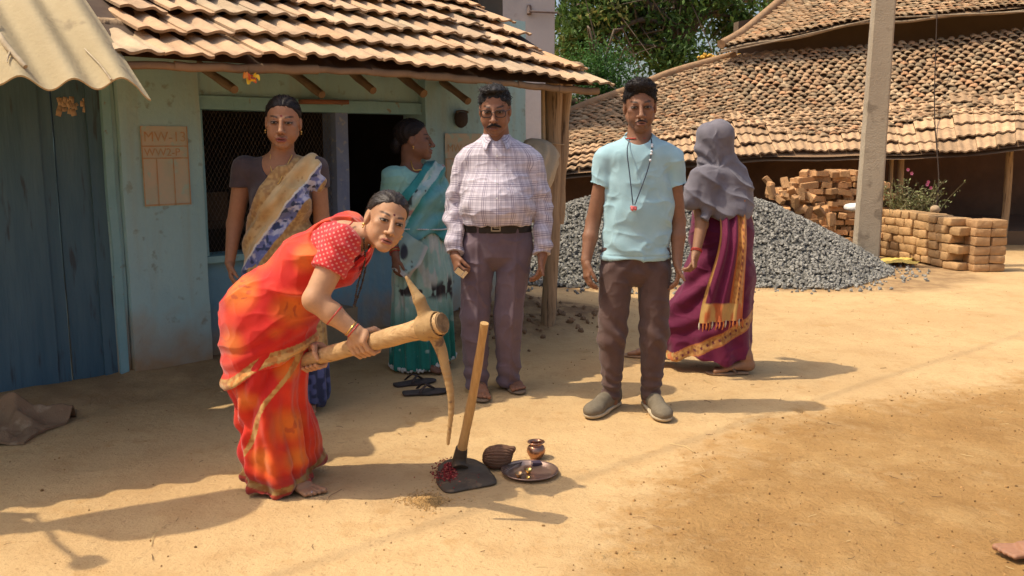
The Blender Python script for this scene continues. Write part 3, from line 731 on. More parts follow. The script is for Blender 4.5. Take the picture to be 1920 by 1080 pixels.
pB = Patch([P(1352, 88, 14.0), P(1500, 62, 14.1), P(1640, 36, 14.2), P(1760, 28, 14.2), P(1930, 16, 14.2), P(2300, 0, 14.2)],
           [P(1470, 0, 15.6), P(1600, -50, 16.6), P(1740, -90, 16.8), P(1850, -96, 16.8), P(2000, -100, 16.8), P(2350, -110, 16.8)])
fb = MB()
def isflat(a, bb):
    lim = .36+.05*np.sin(a*23)-.16*smooth(.30, .42, a)+.10*smooth(.58, .75, a)
    return bb < lim
flat_tiles(fb, pA, .0, .44, 5, 41)
country_tiles(fb, pA, .12, 1.0, 42, skip=isflat)
flat_tiles(fb, pA, .93, 1.0, 1, 43, a0=.30, a1=.46)
fb.build('lower_roof', M_ctile, FARH, usecol=True)
fb = MB(); country_tiles(fb, pB, .0, 1.0, 44, pitch=.105, ex=.115); ru = fb.build('upper_roof', M_ctile, FARH, usecol=True)
fb = MB()
for pt, z in ((pA, -.012), (pB, -.012)):
    A, B_ = np.meshgrid(np.linspace(0, 1, 60), np.linspace(0, 1, 14), indexing='ij'); q = pt.at(A.ravel(), B_.ravel())+[0, 0, z]
    fb.add(q, grid_faces(60, 14)[:, ::-1]); fb.add(q-[0, 0, .05], grid_faces(60, 14))
fb.build('roof_underlay', mat('dark_terracotta', (.27, .165, .09), (.20, .12, .065), 6, .95), FARH)  # dark terracotta sheet beneath the tiles
# hip capping and eave poles
fb = MB()
fb.tube([pB.at(np.array([.0]), np.array([t]))[0]+[0, 0, .05] for t in np.linspace(0, 1, 8)], .07, 7)
fb.tube([pA.at(np.array([a]), np.array([1.]))[0]+[0, 0, .045] for a in np.linspace(0, .38, 16)], .06, 7)
fb.build('hip_capping', mat('hip_tiles', (.38, .23, .12), (.28, .17, .09), 12, .9, bump=.01, bscale=20), FARH)
fb = MB(); fb.tube([pB.at(np.array([a]), np.array([.0]))[0]+[0, -.02, -.05+.02*math.sin(a*30)] for a in np.linspace(0, 1, 40)], .022, 6)
fb.tube([P(1345, 100, 13.95), P(1480, 72, 14.0), P(1645, 34, 14.1), P(1925, 22, 14.1)], .012, 5); fb.build('eave_pole', mat('grey_bamboo', (.33, .24, .15), (.22, .16, .10), 10, .85), ru)
fb = MB()
def wallq(pts, z0, th=.2):
    for p, q in zip(pts[:-1], pts[1:]):
        p = np.array(p); q = np.array(q); d = nrm(np.array([q[0]-p[0], q[1]-p[1], 0])); nn = np.array([-d[1], d[0], 0])*th
        V = [[p[0], p[1], z0], [q[0], q[1], z0], [q[0], q[1], q[2]], [p[0], p[1], p[2]]]; V = np.array(V); V = np.vstack([V, V+nn])
        fb.add(V, [[0, 1, 2, 3], [5, 4, 7, 6], [3, 2, 6, 7], [4, 5, 1, 0], [4, 0, 3, 7], [1, 5, 6, 2]])
wallq([P(1385, 40, 15.0), P(1600, 0, 15.3), P(2300, -40, 15.3)], 1.9)
fb.build('clerestory_wall', mat('brown_mud', (.13, .088, .055), (.10, .068, .045), 3, .95), FARH, smooth_=False)
fb = MB()
wallq([(.2, 12.4, 1.6), (2.2, 12.9, 1.6), (4.9, 13.0, 1.6)], -.1); wallq([(4.9, 13.0, 1.7), (5.0, 14.6, 1.7)], -.1); wallq([(5.0, 14.6, 1.9), (11, 14.6, 1.9)], -.1); wallq([(.2, 16, 2.2), (.2, 12.4, 1.6)], -.1)
fb.build('mud_wall', mat('red_mud', (.22, .12, .07), (.16, .09, .055), 3, .95, bump=.015, bscale=8), FARH, smooth_=False)
for px, w in ((1672, .03), (1690, .045), (1893, .05)):
    fb = MB(); q = P(px, 300, 11.9); fb.tube([(q[0], 11.9, -.05), (q[0]+.01, 11.9, .6), (q[0]-.01, 11.9, 1.35)], w, 8); fb.build('veranda_post', M_wood, FARH)
fb = MB(); fb.box((8.0, 13.2, .08), (3.2, 1.3, .1), jit=.01); fb.build('veranda_plinth', mat('swept_mud', (.20, .12, .07), (.16, .10, .055), 3, .95), FARH, smooth_=False)

# ================================================================ gravel, bricks, low wall
HA, HB = np.array([P(1110, 365, 9.9)[0], 9.95]), np.array([P(1400, 360, 9.85)[0], 9.8]); HTOP = .80
def heap_z(x, y):
    d = HB-HA; L = d@d; t = np.clip(((x-HA[0])*d[0]+(y-HA[1])*d[1])/L, 0, 1); r = np.hypot(x-HA[0]-t*d[0], y-HA[1]-t*d[1])
    R = 1.45+.12*np.sin(x*2.1+1)+.10*np.sin(y*3+x); u = np.clip(1-r/R, 0, 1)
    return HTOP*np.where(u > .12, u*1.02, u*.9) - .05*smooth(.8, 1, u)
hx = np.linspace(HA[0]-1.7, HB[0]+1.8, 110); hy = np.linspace(8.1, 11.6, 100); HX, HY = np.meshgrid(hx, hy, indexing='ij')
hz = heap_z(HX, HY)-.02+.012*fbm(np.stack([HX.ravel(), HY.ravel(), 0*HX.ravel()], -1), 9, 3).reshape(HX.shape)
b = MB(); b.add(np.stack([HX, HY, np.where(heap_z(HX, HY) > .0, hz, -.05)], -1).reshape(-1, 3), grid_faces(110, 100), (.11, .105, .09))
NS = 15000; k = 0
sx = rng.uniform(HA[0]-1.75, HB[0]+1.85, 60000); sy = rng.uniform(8.0, 10.6, 60000); sz = heap_z(sx, sy)
edge = (sz <= .002) & (rng.random(60000) < .05)
rr = np.minimum(np.hypot(np.maximum(np.abs(sx-(HA[0]+HB[0])/2)-(HB[0]-HA[0])/2, 0), sy-9.88), 3)
keep = ((sz > .002) | (edge & (rr < 1.9))); sx, sy, sz = sx[keep][:NS], sy[keep][:NS], sz[keep][:NS]
octV = np.array([[1, 0, 0], [-1, 0, 0], [0, 1, 0], [0, -1, 0], [0, 0, 1], [0, 0, -1.]]); octF = np.array([[0, 2, 4], [2, 1, 4], [1, 3, 4], [3, 0, 4], [2, 0, 5], [1, 2, 5], [3, 1, 5], [0, 3, 5]])
n_ = len(sx); Q = rng.normal(size=(n_, 3, 3)); Q = np.linalg.qr(Q)[0]
SV = octV[None]*rng.uniform(.55, 1.15, (n_, 6, 3)); SV = SV*(rng.uniform(.013, .030, (n_, 1, 1))); SV = np.einsum('nij,nkj->nki', Q, SV)
SV = SV+np.stack([sx, sy, sz+.006], -1)[:, None]
tone = rng.uniform(.6, 1.35, (n_, 1))*np.array([[.245, .232, .20]]); tone = np.repeat(tone, 6, 0)
b.add(SV.reshape(-1, 3), (octF[None]+6*np.arange(n_)[:, None, None]).reshape(-1, 3), tone)
tag(b.build('gravel_heap', mat('crushed_stone', (1, 1, 1), attr=True, rough=.9, scale=30), smooth_=False, usecol=True), 'grey crushed stone heap sloping down to the foot of the concrete pole', 'gravel', kind='stuff')

def brick_mesh(name, size, seed, m, amp=.004):
    import bmesh
    bm = bmesh.new(); bmesh.ops.create_cube(bm, size=1)
    bmesh.ops.scale(bm, vec=size, verts=bm.verts); bmesh.ops.bevel(bm, geom=bm.edges[:], offset=.005, segments=2, affect='EDGES'); bmesh.ops.triangulate(bm, faces=[f for f in bm.faces if len(f.verts) > 4])
    bmesh.ops.subdivide_edges(bm, edges=[e for e in bm.edges if e.calc_length() > .06], cuts=2, use_grid_fill=True)
    V = np.array([v.co[:] for v in bm.verts]); V = V+amp*np.stack([fbm(V, 14, seed+i, 2) for i in range(3)], -1)
    for v, c in zip(bm.verts, V): v.co = c
    me = bpy.data.meshes.new(name); bm.to_mesh(me); bm.free(); me.materials.append(m)
    return me
def brick_mat(name, a, b_):
    m = mat(name, a, b_, 9, .95, bump=.008, bscale=40, c3=(.28, .16, .085), scale3=14, thr3=.64); n, l = nodes(m); b = n['Principled BSDF']
    src = b.inputs['Base Color'].links[0].from_socket; oi = n.new('ShaderNodeObjectInfo'); r = n.new('ShaderNodeMapRange'); r.inputs['To Min'].default_value = .68; r.inputs['To Max'].default_value = 1.18; l.new(oi.outputs['Random'], r.inputs['Value'])
    q = n.new('ShaderNodeMix'); q.data_type = 'RGBA'; q.blend_type = 'MULTIPLY'; q.inputs['Factor'].default_value = 1; l.new(src, q.inputs[6]); l.new(r.outputs[0], q.inputs[7]); l.new(q.outputs[2], b.inputs['Base Color']); return m
M_brick = brick_mat('sun_dried_brick', (.58, .33, .15), (.49, .265, .115))
bms = [brick_mesh('brick', (.205, .10, .068), 50+i, M_brick) for i in range(5)]
bk0 = None; nb_ = 0
x0, x1 = P(1428, 350, 10.9)[0], P(1640, 350, 10.9)[0]
for lay in range(14):
    z = .04+lay*.071
    for row in range(3):
        y = 10.75+row*.2+.02*lay
        w0 = x0+.06+max(0, lay-8)*.09*(1+.2*row); w1 = x1+.15-(.35 if lay > 11 else 0)
        x = w0+random.uniform(-.05, .05)
        if row > 0 and lay < 9: continue
        if row == 0 and z < .3 and False: continue
        while x < w1:
            end_on = random.random() < .5
            step = .105 if end_on else .205
            if random.random() < .93:
                o = bpy.data.objects.new('brick', bms[nb_ % 5]); C.objects.link(o)
                o.location = (x+step/2, y+random.gauss(0, .045), z+random.gauss(0, .009)); o.rotation_euler = (random.gauss(0, .08), random.gauss(0, .08), (math.pi/2 if end_on else 0)+random.gauss(0, .22)); k_ = random.uniform(.85, 1.08); o.scale = (k_*random.choice((1, 1, 1, .6)), k_, k_)
                tag(o, 'rough orange sun dried brick in the loose stack behind the gravel heap', 'brick', 'bricks of the loose stack'); nb_ += 1
            x += step+.008
for k in range(26):                                                    # tumbled ones along the heap's edge
    px = random.uniform(1425, 1560); py = 330+ (px-1425)*.52+random.uniform(-14, 26); q = P(px, py, 10.35+random.uniform(-.1, .2))
    o = bpy.data.objects.new('brick', bms[nb_ % 5]); C.objects.link(o); o.location = q; o.rotation_euler = rng.uniform(0, 6, 3); o.scale = (.7, .8, .8)
    tag(o, 'broken brick tumbled on the slope between the brick stack and the gravel', 'brick', 'tumbled bricks'); nb_ += 1
b = MB(); M_low = mat('mud_brick', (1, 1, 1), attr=True, rough=.95, bump=.010, bscale=26, scale=10)
wa, wb_ = np.array([4.80, 9.55]), np.array([4.28, 11.6]); wd = (wb_-wa); wl_ = np.linalg.norm(wd); wd /= wl_; wn_ = np.array([-wd[1], wd[0]])
ang = math.atan2(wd[1], wd[0])
proto = [brick_mesh('tmp', (1, 1, 1), 70+i, M_low) for i in range(1)]
bpy.data.meshes.remove(proto[0])
def lump(b, c, h, R, col, seed):
    V, Fc = ico(3); V = np.sign(V)*np.abs(V)**.15; V = V*h; V = V+.013*np.stack([fbm(V+seed, 11, i) for i in range(3)], -1)
    b.add(V@np.asarray(R).T+c, Fc, col)
zc = .0
for course in range(6):
    hgt = [.085, .095, .10, .10, .095, .09][course]; x = -.05+(.12 if course % 2 else 0); top = zc+hgt
    while x < wl_:
        L = random.uniform(.13, .25); t_ = random.uniform(.8, 1.12); col = np.array([.47, .285, .13])*t_
        c = wa+wd*(x+L/2); lump(b, [c[0]+random.gauss(0, .008)-wn_[0]*0, c[1], zc+hgt/2+.02*math.sin(x*2)], (L/2-.006, .13, hgt/2-.003), rot_z(ang+random.gauss(0, .04)), col, random.uniform(0, 50)); x += L
    e0 = 0.0
    for kk in range(2):                                                # the end towards the yard, two bricks across
        c = wa-wd*(.02)+np.array([1, .05])*(.10+.17*kk); lump(b, [c[0], c[1]-.02, zc+hgt/2], (.085, .12, hgt/2-.003), rot_z(random.gauss(0, .05)), np.array([.40, .235, .11])*random.uniform(.85, 1.1), random.uniform(0, 50))
    zc = top-.004
tag(b.build('brick_wall', M_low, usecol=True), 'low dry stacked wall of worn mud bricks running back beside the concrete pole', 'wall')
# sacks, stone, plant, stick
b = MB(); q = P(1590, 374, 10.9); b.add(*sack_mesh((q[0], 10.45, .60), (.19, .14, .05), 8)); tag(b.build('cement_bag', mat('white_bag', (.72, .70, .66), (.6, .56, .5), 9, .7, bump=.006, bscale=30)), 'crumpled white bag lying on top of the brick stack left of the pole', 'bag')
b = MB(); U, W = np.meshgrid(np.linspace(-1, 1, 36), np.linspace(-1, 1, 28), indexing='ij'); U, W = U.ravel(), W.ravel(); q = P(1672, 470, 9.9)
pp_ = np.stack([U, W, 0*U], -1); h = .07*np.clip(fbm(pp_, 1.3, 4)+.45, 0, 1)+.03*np.abs(fbm(pp_, 3.4, 5)); b.add(np.stack([q[0]+U*.27*(1+.2*np.sin(3*W)), 9.95+W*.2*(1+.15*np.sin(4*U)), .012+h], -1), grid_faces(36, 28))
tag(b.build('yellow_sack', mat('yellow_woven_plastic', (.72, .52, .13), (.62, .43, .10), 9, .6, bump=.004, bscale=40)), 'flattened yellow woven sack on the ground at the foot of the low brick wall', 'sack')
b = MB(); V, Fc = ico(3); q = P(1756, 404, 10.3); b.add(V*[.055, .05, .05]*(1+.15*fbm(V, 2, 3)[:, None])+[q[0]-.02, 10.3, .585], Fc); tag(b.build('round_stone', mat('buff_stone', (.42, .30, .18), (.34, .24, .14), 8, .9)), 'fist sized round stone on top of the low brick wall under the hanging wire', 'stone')
b = MB(); q = P(1757, 398, 10.3); b.tube(catmull([q+[-.02, 0, -.02], P(1760, 330, 10.8), P(1752, 200, 12.2), P(1757, 20, 14.0)], 24), .0075, 5); tag(b.build('hanging_wire', mat('dark_wire', (.05, .035, .028), (.035, .026, .02), 20, .95, spec=0)), 'thin dark wire hanging from the upper eave down to the low wall', 'wire')
b = MB(); rf = np.random.default_rng(5); qc = P(1700, 345, 10.7)
for k in range(70):
    a0 = qc+[rf.normal(0, .20), rf.normal(0, .12), 0]; a0[2] = .50; tip = a0+[rf.normal(.02, .14), rf.normal(0, .1), rf.uniform(.16, .42)]
    if k < 6: tip = a0+[.28+rf.normal(0, .06), 0, rf.uniform(.25, .42)]
    b.tube([a0, (a0+tip)/2+rf.normal(0, .02, 3), tip], [.004, .003, .0015], 4, cap=False, c=(.14, .12, .05))
    for j in range(16):
        t = rf.uniform(.2, 1); p = a0*(1-t)+tip*t+rf.normal(0, .018, 3); d = nrm(rf.normal(size=3)+[0, 0, .5]); w = nrm(np.cross(d, rf.normal(size=3))); L = rf.uniform(.022, .05)
        g = rf.uniform(.6, 1.3); b.add([p, p+d*L*.5+w*L*.22, p+d*L, p+d*L*.5-w*L*.22], [[0, 1, 2, 3]], np.array([.16, .17, .06])*g if rf.random() < .8 else np.array([.28, .24, .12])*g)
bush = b.build('flowering_plant', mat('dry_leaves', (1, 1, 1), attr=True, rough=.7, scale=20), usecol=True, smooth_=False); tag(bush, 'straggly grey green potted plant with pink flowers on the low wall behind the pole', 'plant')
fbm_ = MB()
for px, py in ((1738, 346), (1745, 352), (1702, 318), (1709, 325), (1740, 341)):
    q = P(px, py, 10.6)
    for k in range(6):
        a = k/6*6.283; d = np.array([math.cos(a), -.4, math.sin(a)])*.022; w = np.array([-math.sin(a), 0, math.cos(a)])*.011; fbm_.add([q, q+d*.6+w, q+d, q+d*.6-w], [[0, 1, 2, 3]])
fbm_.build('flower', mat('pink_petals', (.62, .10, .20), (.55, .2, .28), 30, .6), bush, smooth_=False)

# ================================================================ concrete pole and cables
pb, pt_ = P(1622, 492, 9.75), P(1657, 0, 9.75)
pole_dir = nrm(pt_-pb); Lp = 7.2
nu = 5; V = []; zz = np.linspace(-.3, Lp, 90)
b = MB()
for t in zz:
    w = .130-.030*t/4; d = .085-.012*t/4; c = pb+pole_dir*t
    sec = np.array([[-w, -d], [w, -d], [w, d], [-w, d]]); bev = .018
    ring = []
    for i in range(4):
        p, q0, q1 = sec[i], sec[i-1], sec[(i+1) % 4]; ring += [p+nrm(q0-p)*bev, p+nrm(q1-p)*bev]
    V.append(np.array([[c[0]+x*.985+y*.17, c[1]+y*.985-x*.17, c[2]] for x, y in ring]))
V = np.array(V); nR = 8; Vf = V.reshape(-1, 3); Vf = Vf+.004*np.stack([fbm(Vf, 7, i) for i in range(3)], -1)
i = np.arange(len(zz)-1)[:, None]*nR; j = np.arange(nR)[None]; kk = (j+1) % nR
b.add(Vf, np.stack([i+j, i+kk, i+nR+kk, i+nR+j], -1).reshape(-1, 4)); b.add(Vf[-nR:], [[0, 1, 2, 3], [0, 3, 4, 7], [4, 5, 6, 7]])
upole = b.build('utility_pole', mat('worn_concrete', (.40, .33, .235), (.34, .275, .195), 2.2, .92, bump=.006, bscale=60, c3=(.25, .20, .14), scale3=5, thr3=.60), smooth_=False)
tag(upole, 'tall slightly leaning rectangular concrete utility pole beside the gravel heap', 'pole')
ptop = pb+pole_dir*Lp
b = MB(); b.box(ptop-[0, 0, .35], (.55, .04, .04)); b.build('crossarm', M_wood, upole, smooth_=False)
for k in (1,):
    b = MB(); a = ptop+[.45*k, 0, -.25]; e = a+np.array([-12.2, -10.3, -.15])*1.15
    t = np.linspace(0, 1, 40); b.tube(a*(1-t)[:, None]+e*t[:, None]-np.array([0, 0, 1])*(.5*4*t*(1-t))[:, None], .008, 5)
    tag(b.build('power_cable', mat('black_cable', (.05, .05, .05), rough=.6)), 'thin black power cable strung from the pole crossarm across the yard', 'cable')
b = MB()                                                              # service cable that passes overhead in front of the tree
b.tube(catmull([P(1339, 0, 14.5)+[.25, 0, .7], P(1320, 20, 14.6), P(1268, 100, 16)], 14), .011, 5)

# ================================================================ trees
def leafy_tree(name, label, base, trunk_pts, crown, nleaf, seed, size=(.10, .19), cols=((.055, .105, .022), (.10, .17, .035), (.22, .22, .06)), limbs=8, clump=140):
    r = np.random.default_rng(seed); root = thing(name, label, 'tree', base); b = MB()
    b.tube(catmull(trunk_pts, 14), np.linspace(.30, .12, 14), 10)
    tp = np.array(trunk_pts[-1])
    cen = []
    for c, rad, n in crown:
        for _ in range(n):
            d = r.normal(size=3); d /= np.linalg.norm(d); cen.append(np.asarray(c)+d*rad*np.asarray([1, 1, .8])*r.uniform(.25, 1)**.5)
    cen = np.array(cen)
    for k in range(limbs):
        e = cen[r.integers(len(cen))]; s = catmull(trunk_pts, 14)[r.integers(6, 14)]; mid = (s+e)/2+r.normal(0, .25, 3)+[0, 0, .2]
        pts = catmull([s, mid, e], 10); b.tube(pts, np.linspace(.09, .02, 10), 6)
        for _ in range(3):
            p0 = pts[r.integers(4, 10)]; b.tube(catmull([p0, p0+r.normal(0, .4, 3), p0+r.normal(0, .8, 3)], 6), np.linspace(.025, .006, 6), 5)
    b.build('trunk', mat('bark', (.17, .125, .085), (.11, .08, .055), 8, .9, bump=.01, bscale=20), root)
    pc = np.repeat(cen, clump, 0)+r.normal(0, .26, (len(cen)*clump, 3))*[1, 1, .75]; N = len(pc)
    d = r.normal(size=(N, 3))+[0, 0, -.5]; d /= np.linalg.norm(d, axis=1)[:, None]; w = np.cross(d, r.normal(size=(N, 3))); w /= np.linalg.norm(w, axis=1)[:, None]
    L = r.uniform(*size, (N, 1)); nn = np.cross(d, w)
    V = np.stack([pc, pc+d*L*.45+w*L*.21+nn*L*.04, pc+d*L-nn*L*.05, pc+d*L*.45-w*L*.21+nn*L*.04], 1)
    ct = np.repeat(r.random(len(cen)), clump); k = np.clip(ct*.7+r.random(N)*.45, 0, 1)
    col = np.where((k < .5)[:, None], cols[0], cols[1])*(r.uniform(.7, 1.3, (N, 1))); yl = (ct > .82) & (r.random(N) < .6); col[yl] = np.array(cols[2])*r.uniform(.7, 1.2, (yl.sum(), 1))
    mesh('crown', V.reshape(-1, 3), np.arange(4*N).reshape(-1, 4), M_leaf, root, False, np.repeat(col, 4, 0))
    return root
M_leaf = mat('leaf', (1, 1, 1), attr=True, rough=.55, scale=2, spec=.22)
def leaf_trans(m):
    n, l = nodes(m); b = n['Principled BSDF']; o = n['Material Output']; src = b.inputs['Base Color'].links[0].from_socket
    t = n.new('ShaderNodeBsdfTranslucent'); l.new(src, t.inputs['Color']); mx = n.new('ShaderNodeMixShader'); mx.inputs[0].default_value = .3
    l.new(b.outputs[0], mx.inputs[1]); l.new(t.outputs[0], mx.inputs[2]); l.new(mx.outputs[0], o.inputs['Surface'])
leaf_trans(M_leaf)
leafy_tree('mango_tree', 'big dark green tree with yellowing leaves behind the tiled house roof', (3.6, 19, 0), [P(1245, 330, 19)*[1, 1, 0], P(1250, 160, 19), P(1262, 118, 19), P(1312, 20, 19)],
           [(P(1250, -20, 19), 1.15, 30), (P(1120, 10, 18.5), .75, 17), (P(1390, -40, 19.5), 1.2, 24), (P(1100, -90, 19), 1.1, 14), (P(1265, 112, 18.2), .42, 7), (P(1085, 85, 18.5), .40, 8), (P(1370, 55, 19), .45, 8), (P(1195, 70, 19), .4, 6)], 0, 3, clump=170, limbs=16)
leafy_tree('leaning_tree', 'darker tree filling the sky further behind the grey building', (1.0, 26, 0), [(1.2, 26, 0), (1.4, 26, 3), (1.8, 26, 5)],
           [(P(1090, 0, 26), 1.0, 9), (P(1350, -90, 27), 1.9, 20), (P(1480, -70, 27), 1.6, 18)], 0, 9, size=(.12, .22), cols=((.03, .055, .014), (.06, .10, .02), (.13, .13, .04)), clump=120)
sh = leafy_tree('green_shrub', 'dense bright green shrub rising just behind the near roof corner', (1.6, 15, 0), [P(1135, 330, 15)*[1, 1, 0], P(1133, 260, 15), P(1132, 200, 15)],
           [(P(1128, 150, 15), .30, 26), (P(1135, 215, 15), .35, 24), (P(1122, 118, 15), .16, 8), (P(1150, 185, 15), .15, 6)], 0, 11, size=(.035, .075), cols=((.035, .10, .018), (.065, .16, .03), (.10, .19, .05)), limbs=6, clump=150)
b = MB(); q = P(1385, 112, 14.4)
b.tube([q+[-.62+.8*t, 0, .02+.03*math.sin(9*t)] for t in np.linspace(0, 1, 16)], .016, 5, c=(.5, .28, .05))
for k in range(90): b.box(q+[-.62+.8*k/90, rng.normal(0, .02), .02+.03*math.sin(9*k/90)+rng.normal(0, .015)], (.024, .018, .014), euler(*rng.uniform(0, 6, 3)), (.62, .36, .05))
tag(b.build('marigold_garland', mat('marigold', (.62, .36, .05), (.5, .27, .04), 20, .8)), 'dry yellow flower garland left on the far roof below the upper eave', 'garland')
# ================================================================ figure building
class Head:
    def __init__(s, c, fwd, up, size=1.0):
        s.c = np.asarray(c, float); f = nrm(fwd); u = np.asarray(up, float); u = nrm(u-f*(u@f)); x = np.cross(f, u)
        s.R = np.stack([x, f, u], 1); s.s = size
    def w(s, *p): return s.c+s.s*(s.R@np.asarray(p, float))
    def loc(s, V): return (V-s.c)@s.R/s.s
    def e(s, c, r): return el(s.w(*c), np.asarray(r)*s.s, s.R)
    def t(s, a, b, ra, rb=None): return rc(s.w(*a), s.w(*b), ra*s.s, (ra if rb is None else rb)*s.s)
def add_head(S, H, jaw=1.0, nose=1.0, fem=False, cheek=1.0, full=0.0):
    S.u(H.e((0, -.014, .036), (.073, .092, .079)), .02)
    S.u(H.e((0, .026, -.030), (.057+.006*full, .062, .080)), .03)
    for m in (-1, 1):
        S.u(H.t((.050*m*jaw, -.002, -.048), (.012*m, .072, -.094), .020, .016), .025)
        S.u(H.e((.041*m, .060, -.016), (.021*cheek, .020, .017)), .018)
        S.u(H.e((.034*m, .056, -.050), (.024+.005*full, .026, .028)), .02)
    S.u(H.e((0, .076, -.096), (.018, .018, .015)), .018)
    S.u(H.t((-.030, .079, .020), (.030, .079, .020), .010 if not fem else .006), .016)
    for m in (-1, 1): S.sub(H.e((.0315*m, .099, .002), (.017, .013, .011)), .012)
    for m in (-1, 1): S.u(H.e((.031*m, .0765, .002), (.0145, .0125, .0115)), .002)
    for m in (-1, 1): S.u(H.t((.018*m, .086, .0095), (.043*m, .080, .009), .0032), .004)
    S.u(H.t((0, .088, .010), (0, .108*(.5+.5*nose), -.034), .0075, .0115), .010)
    S.u(H.e((0, .111*(.5+.5*nose), -.036), (.0125*nose, .012, .0105)), .006)
    for m in (-1, 1): S.u(H.e((.0135*m*nose, .098, -.040), (.0085, .011, .008)), .005)
    S.u(H.e((0, .088, -.068), (.026, .014, .016)), .012)
    for m in (-1, 1): S.u(H.t((.004*m, .1015, -.0655), (.022*m, .090, -.0695), .0052, .003), .004)
    S.u(H.t((-.014, .097, -.0775), (.014, .097, -.0775), .0066), .005)
    S.sub(H.e((0, .108, -.0712), (.024, .012, .0016)), .004)
    for m in (-1, 1):
        S.u(H.e((.073*m, -.012, -.006), (.010, .020, .031)), .006)
        S.sub(H.e((.084*m, -.006, .000), (.006, .010, .016)), .006)
    return S
def head_col(V, col, H, lip, brow, dark, bindi=None, stubble=0, eye=(.30, .27, .24)):
    L = H.loc(V); x, y, z = L.T; front = (y > .045) & (np.abs(z) < .13) & (np.abs(x) < .09)
    c = col.copy()
    if stubble: c = mixc(c, np.asarray(dark)*1.3, stubble*front*smooth(-.045, -.06, z)*smooth(.075, .05, np.abs(x))*smooth(-.13, -.12, z))
    c = mixc(c, lip, front*smooth(1.15, .8, (x/.025)**2+((z+.0715)/.0115)**2)*(y > .075))
    c = mixc(c, np.asarray(dark), .75*front*smooth(1.2, .6, (x/.021)**2+((z+.0712)/.0022)**2)*(y > .08))
    for m in (-1, 1):
        dx = x-.031*m; dz = z-.002
        c = mixc(c, c*.62, .75*front*smooth(2.6, .9, (dx/.0175)**2+(dz/.0105)**2))
        c = mixc(c, dark, front*smooth(1.55, 1.15, (dx/.0150)**2+((dz-.0008)/.0056)**2))
        c = mixc(c, eye, front*smooth(1.05, .85, (dx/.0135)**2+((dz+.0003)/.0036)**2))
        c = mixc(c, (.012, .008, .006), front*smooth(.0066, .0052, np.hypot(dx, dz))*(np.abs(dz) < .0042))
        ax = np.abs(x); bz = .0235+.0050*np.sin(np.clip((ax-.012)/.042, 0, 1)*2.2)
        c = mixc(c, brow, .85*front*(x*m > 0)*smooth(.0056, .0026, np.abs(z-bz))*smooth(.012, .018, ax)*smooth(.056, .044, ax))
        c = mixc(c, c*.35, front*smooth(.0045, .0025, np.hypot(x-.007*m, z+.0455))*(y > .09))
    if bindi is not None: c = mixc(c, bindi, front*smooth(.0050, .0038, np.hypot(x, z-.032)))
    return c
def hand(S, wrist, d, thumb, curl=(.25, .35, .3), size=1.0, spread=.06, wr=.024, thumb_out=.7, thumb_curl=.2):
    """d: direction of the palm, thumb: side of the thumb; the palm faces cross(d, thumb)*sign given by curl direction."""
    d = nrm(d); t = np.asarray(thumb, float); t = nrm(t-d*(t@d)); n = np.cross(t, d); w = np.asarray(wrist, float); z = size
    k = w+d*.088*z
    S.u(ec(w, w+d*.03*z, (wr*1.0*z, wr*.78*z), (.033*z, .016*z), t), .015)
    S.u(ec(w+d*.025*z, k-d*.010*z, (.032*z, .016*z), (.039*z, .0125*z), t), .012)
    lens = [.066, .077, .073, .058]; offs = [.030, .010, -.010, -.028]
    for L, o, i in zip(lens, offs, range(4)):
        p = k+t*o*z-d*(.004 if i in (1, 2) else .010)*z; a = 0; dirn = nrm(d+t*spread*(1.5-i)/1.5)
        for j, (fr, r0, r1) in enumerate(((.45, .0092, .0085), (.30, .0083, .0078), (.25, .0076, .0062))):
            a += curl[j]*(1+.10*i); v = dirn*math.cos(a)+n*math.sin(a); q = p+v*L*fr*z*1.05; S.u(rc(p, q, r0*z, r1*z), .0035 if j else .006); p = q
    p = w+d*.022*z+t*.022*z; v = nrm(d*.75+t*thumb_out+n*.25)
    q = p+v*.040*z; S.u(rc(p, q, .0135*z, .0105*z), .010); v = nrm(v+n*thumb_curl-t*thumb_curl*.8+d*.3); r = q+v*.030*z; S.u(rc(q, r, .0102*z, .0092*z), .003)
    v = nrm(v+d*.25+n*thumb_curl); S.u(rc(r, r+v*.024*z, .0092*z, .0068*z), .003)
    return S
def foot(S, heel, toe, ankle, size=1.0, ar=.034):
    heel = np.asarray(heel, float); toe = np.asarray(toe, float); d = toe-heel; L = np.linalg.norm(d); d = nrm(d); sd = np.cross([0, 0, 1.], d)
    up = np.array([0, 0, 1.])
    S.u(rc(np.asarray(ankle), heel+d*.05*L+up*.045, ar, .032), .02); S.u(el(heel+d*.06*L+up*.028, (.030, .036, .028), np.stack([sd, d, up], 1)), .02)
    S.u(ec(heel+d*.15*L+up*.040, heel+d*.70*L+up*.022, (.030, .034), (.042, .018), sd), .02)
    return S, d, sd, L
def toes(S, heel, d, sd, L, side):
    """side +1 when the big toe lies towards sd"""
    for i, (o, l, r) in enumerate(((.030, .30, .0125), (.010, .285, .0095), (-.007, .26, .009), (-.022, .23, .0085), (-.035, .195, .0085))):
        a = heel+d*L*.68+sd*o*side*.85+[0, 0, .016]; b = heel+d*L*(.70+l)+sd*o*side*1.12+[0, 0, .0105]; S.u(rc(a, b, r*1.05, r), .004)
def garment(name, S, m, parent, h=.004, disp=None, colf=None, uvf=None, lo=None, hi=None, post=None):
    V, Q = S.mesh(h, lo, hi)
    if post: V = post(V)
    if disp: V = V+vnormals(V, Q)*disp(V)[:, None]
    o = mesh(name, V, Q, m, parent, True, colf(V) if colf else None)
    if uvf is not None: add_attr(o, 'UVW', uvf(V))
    return o
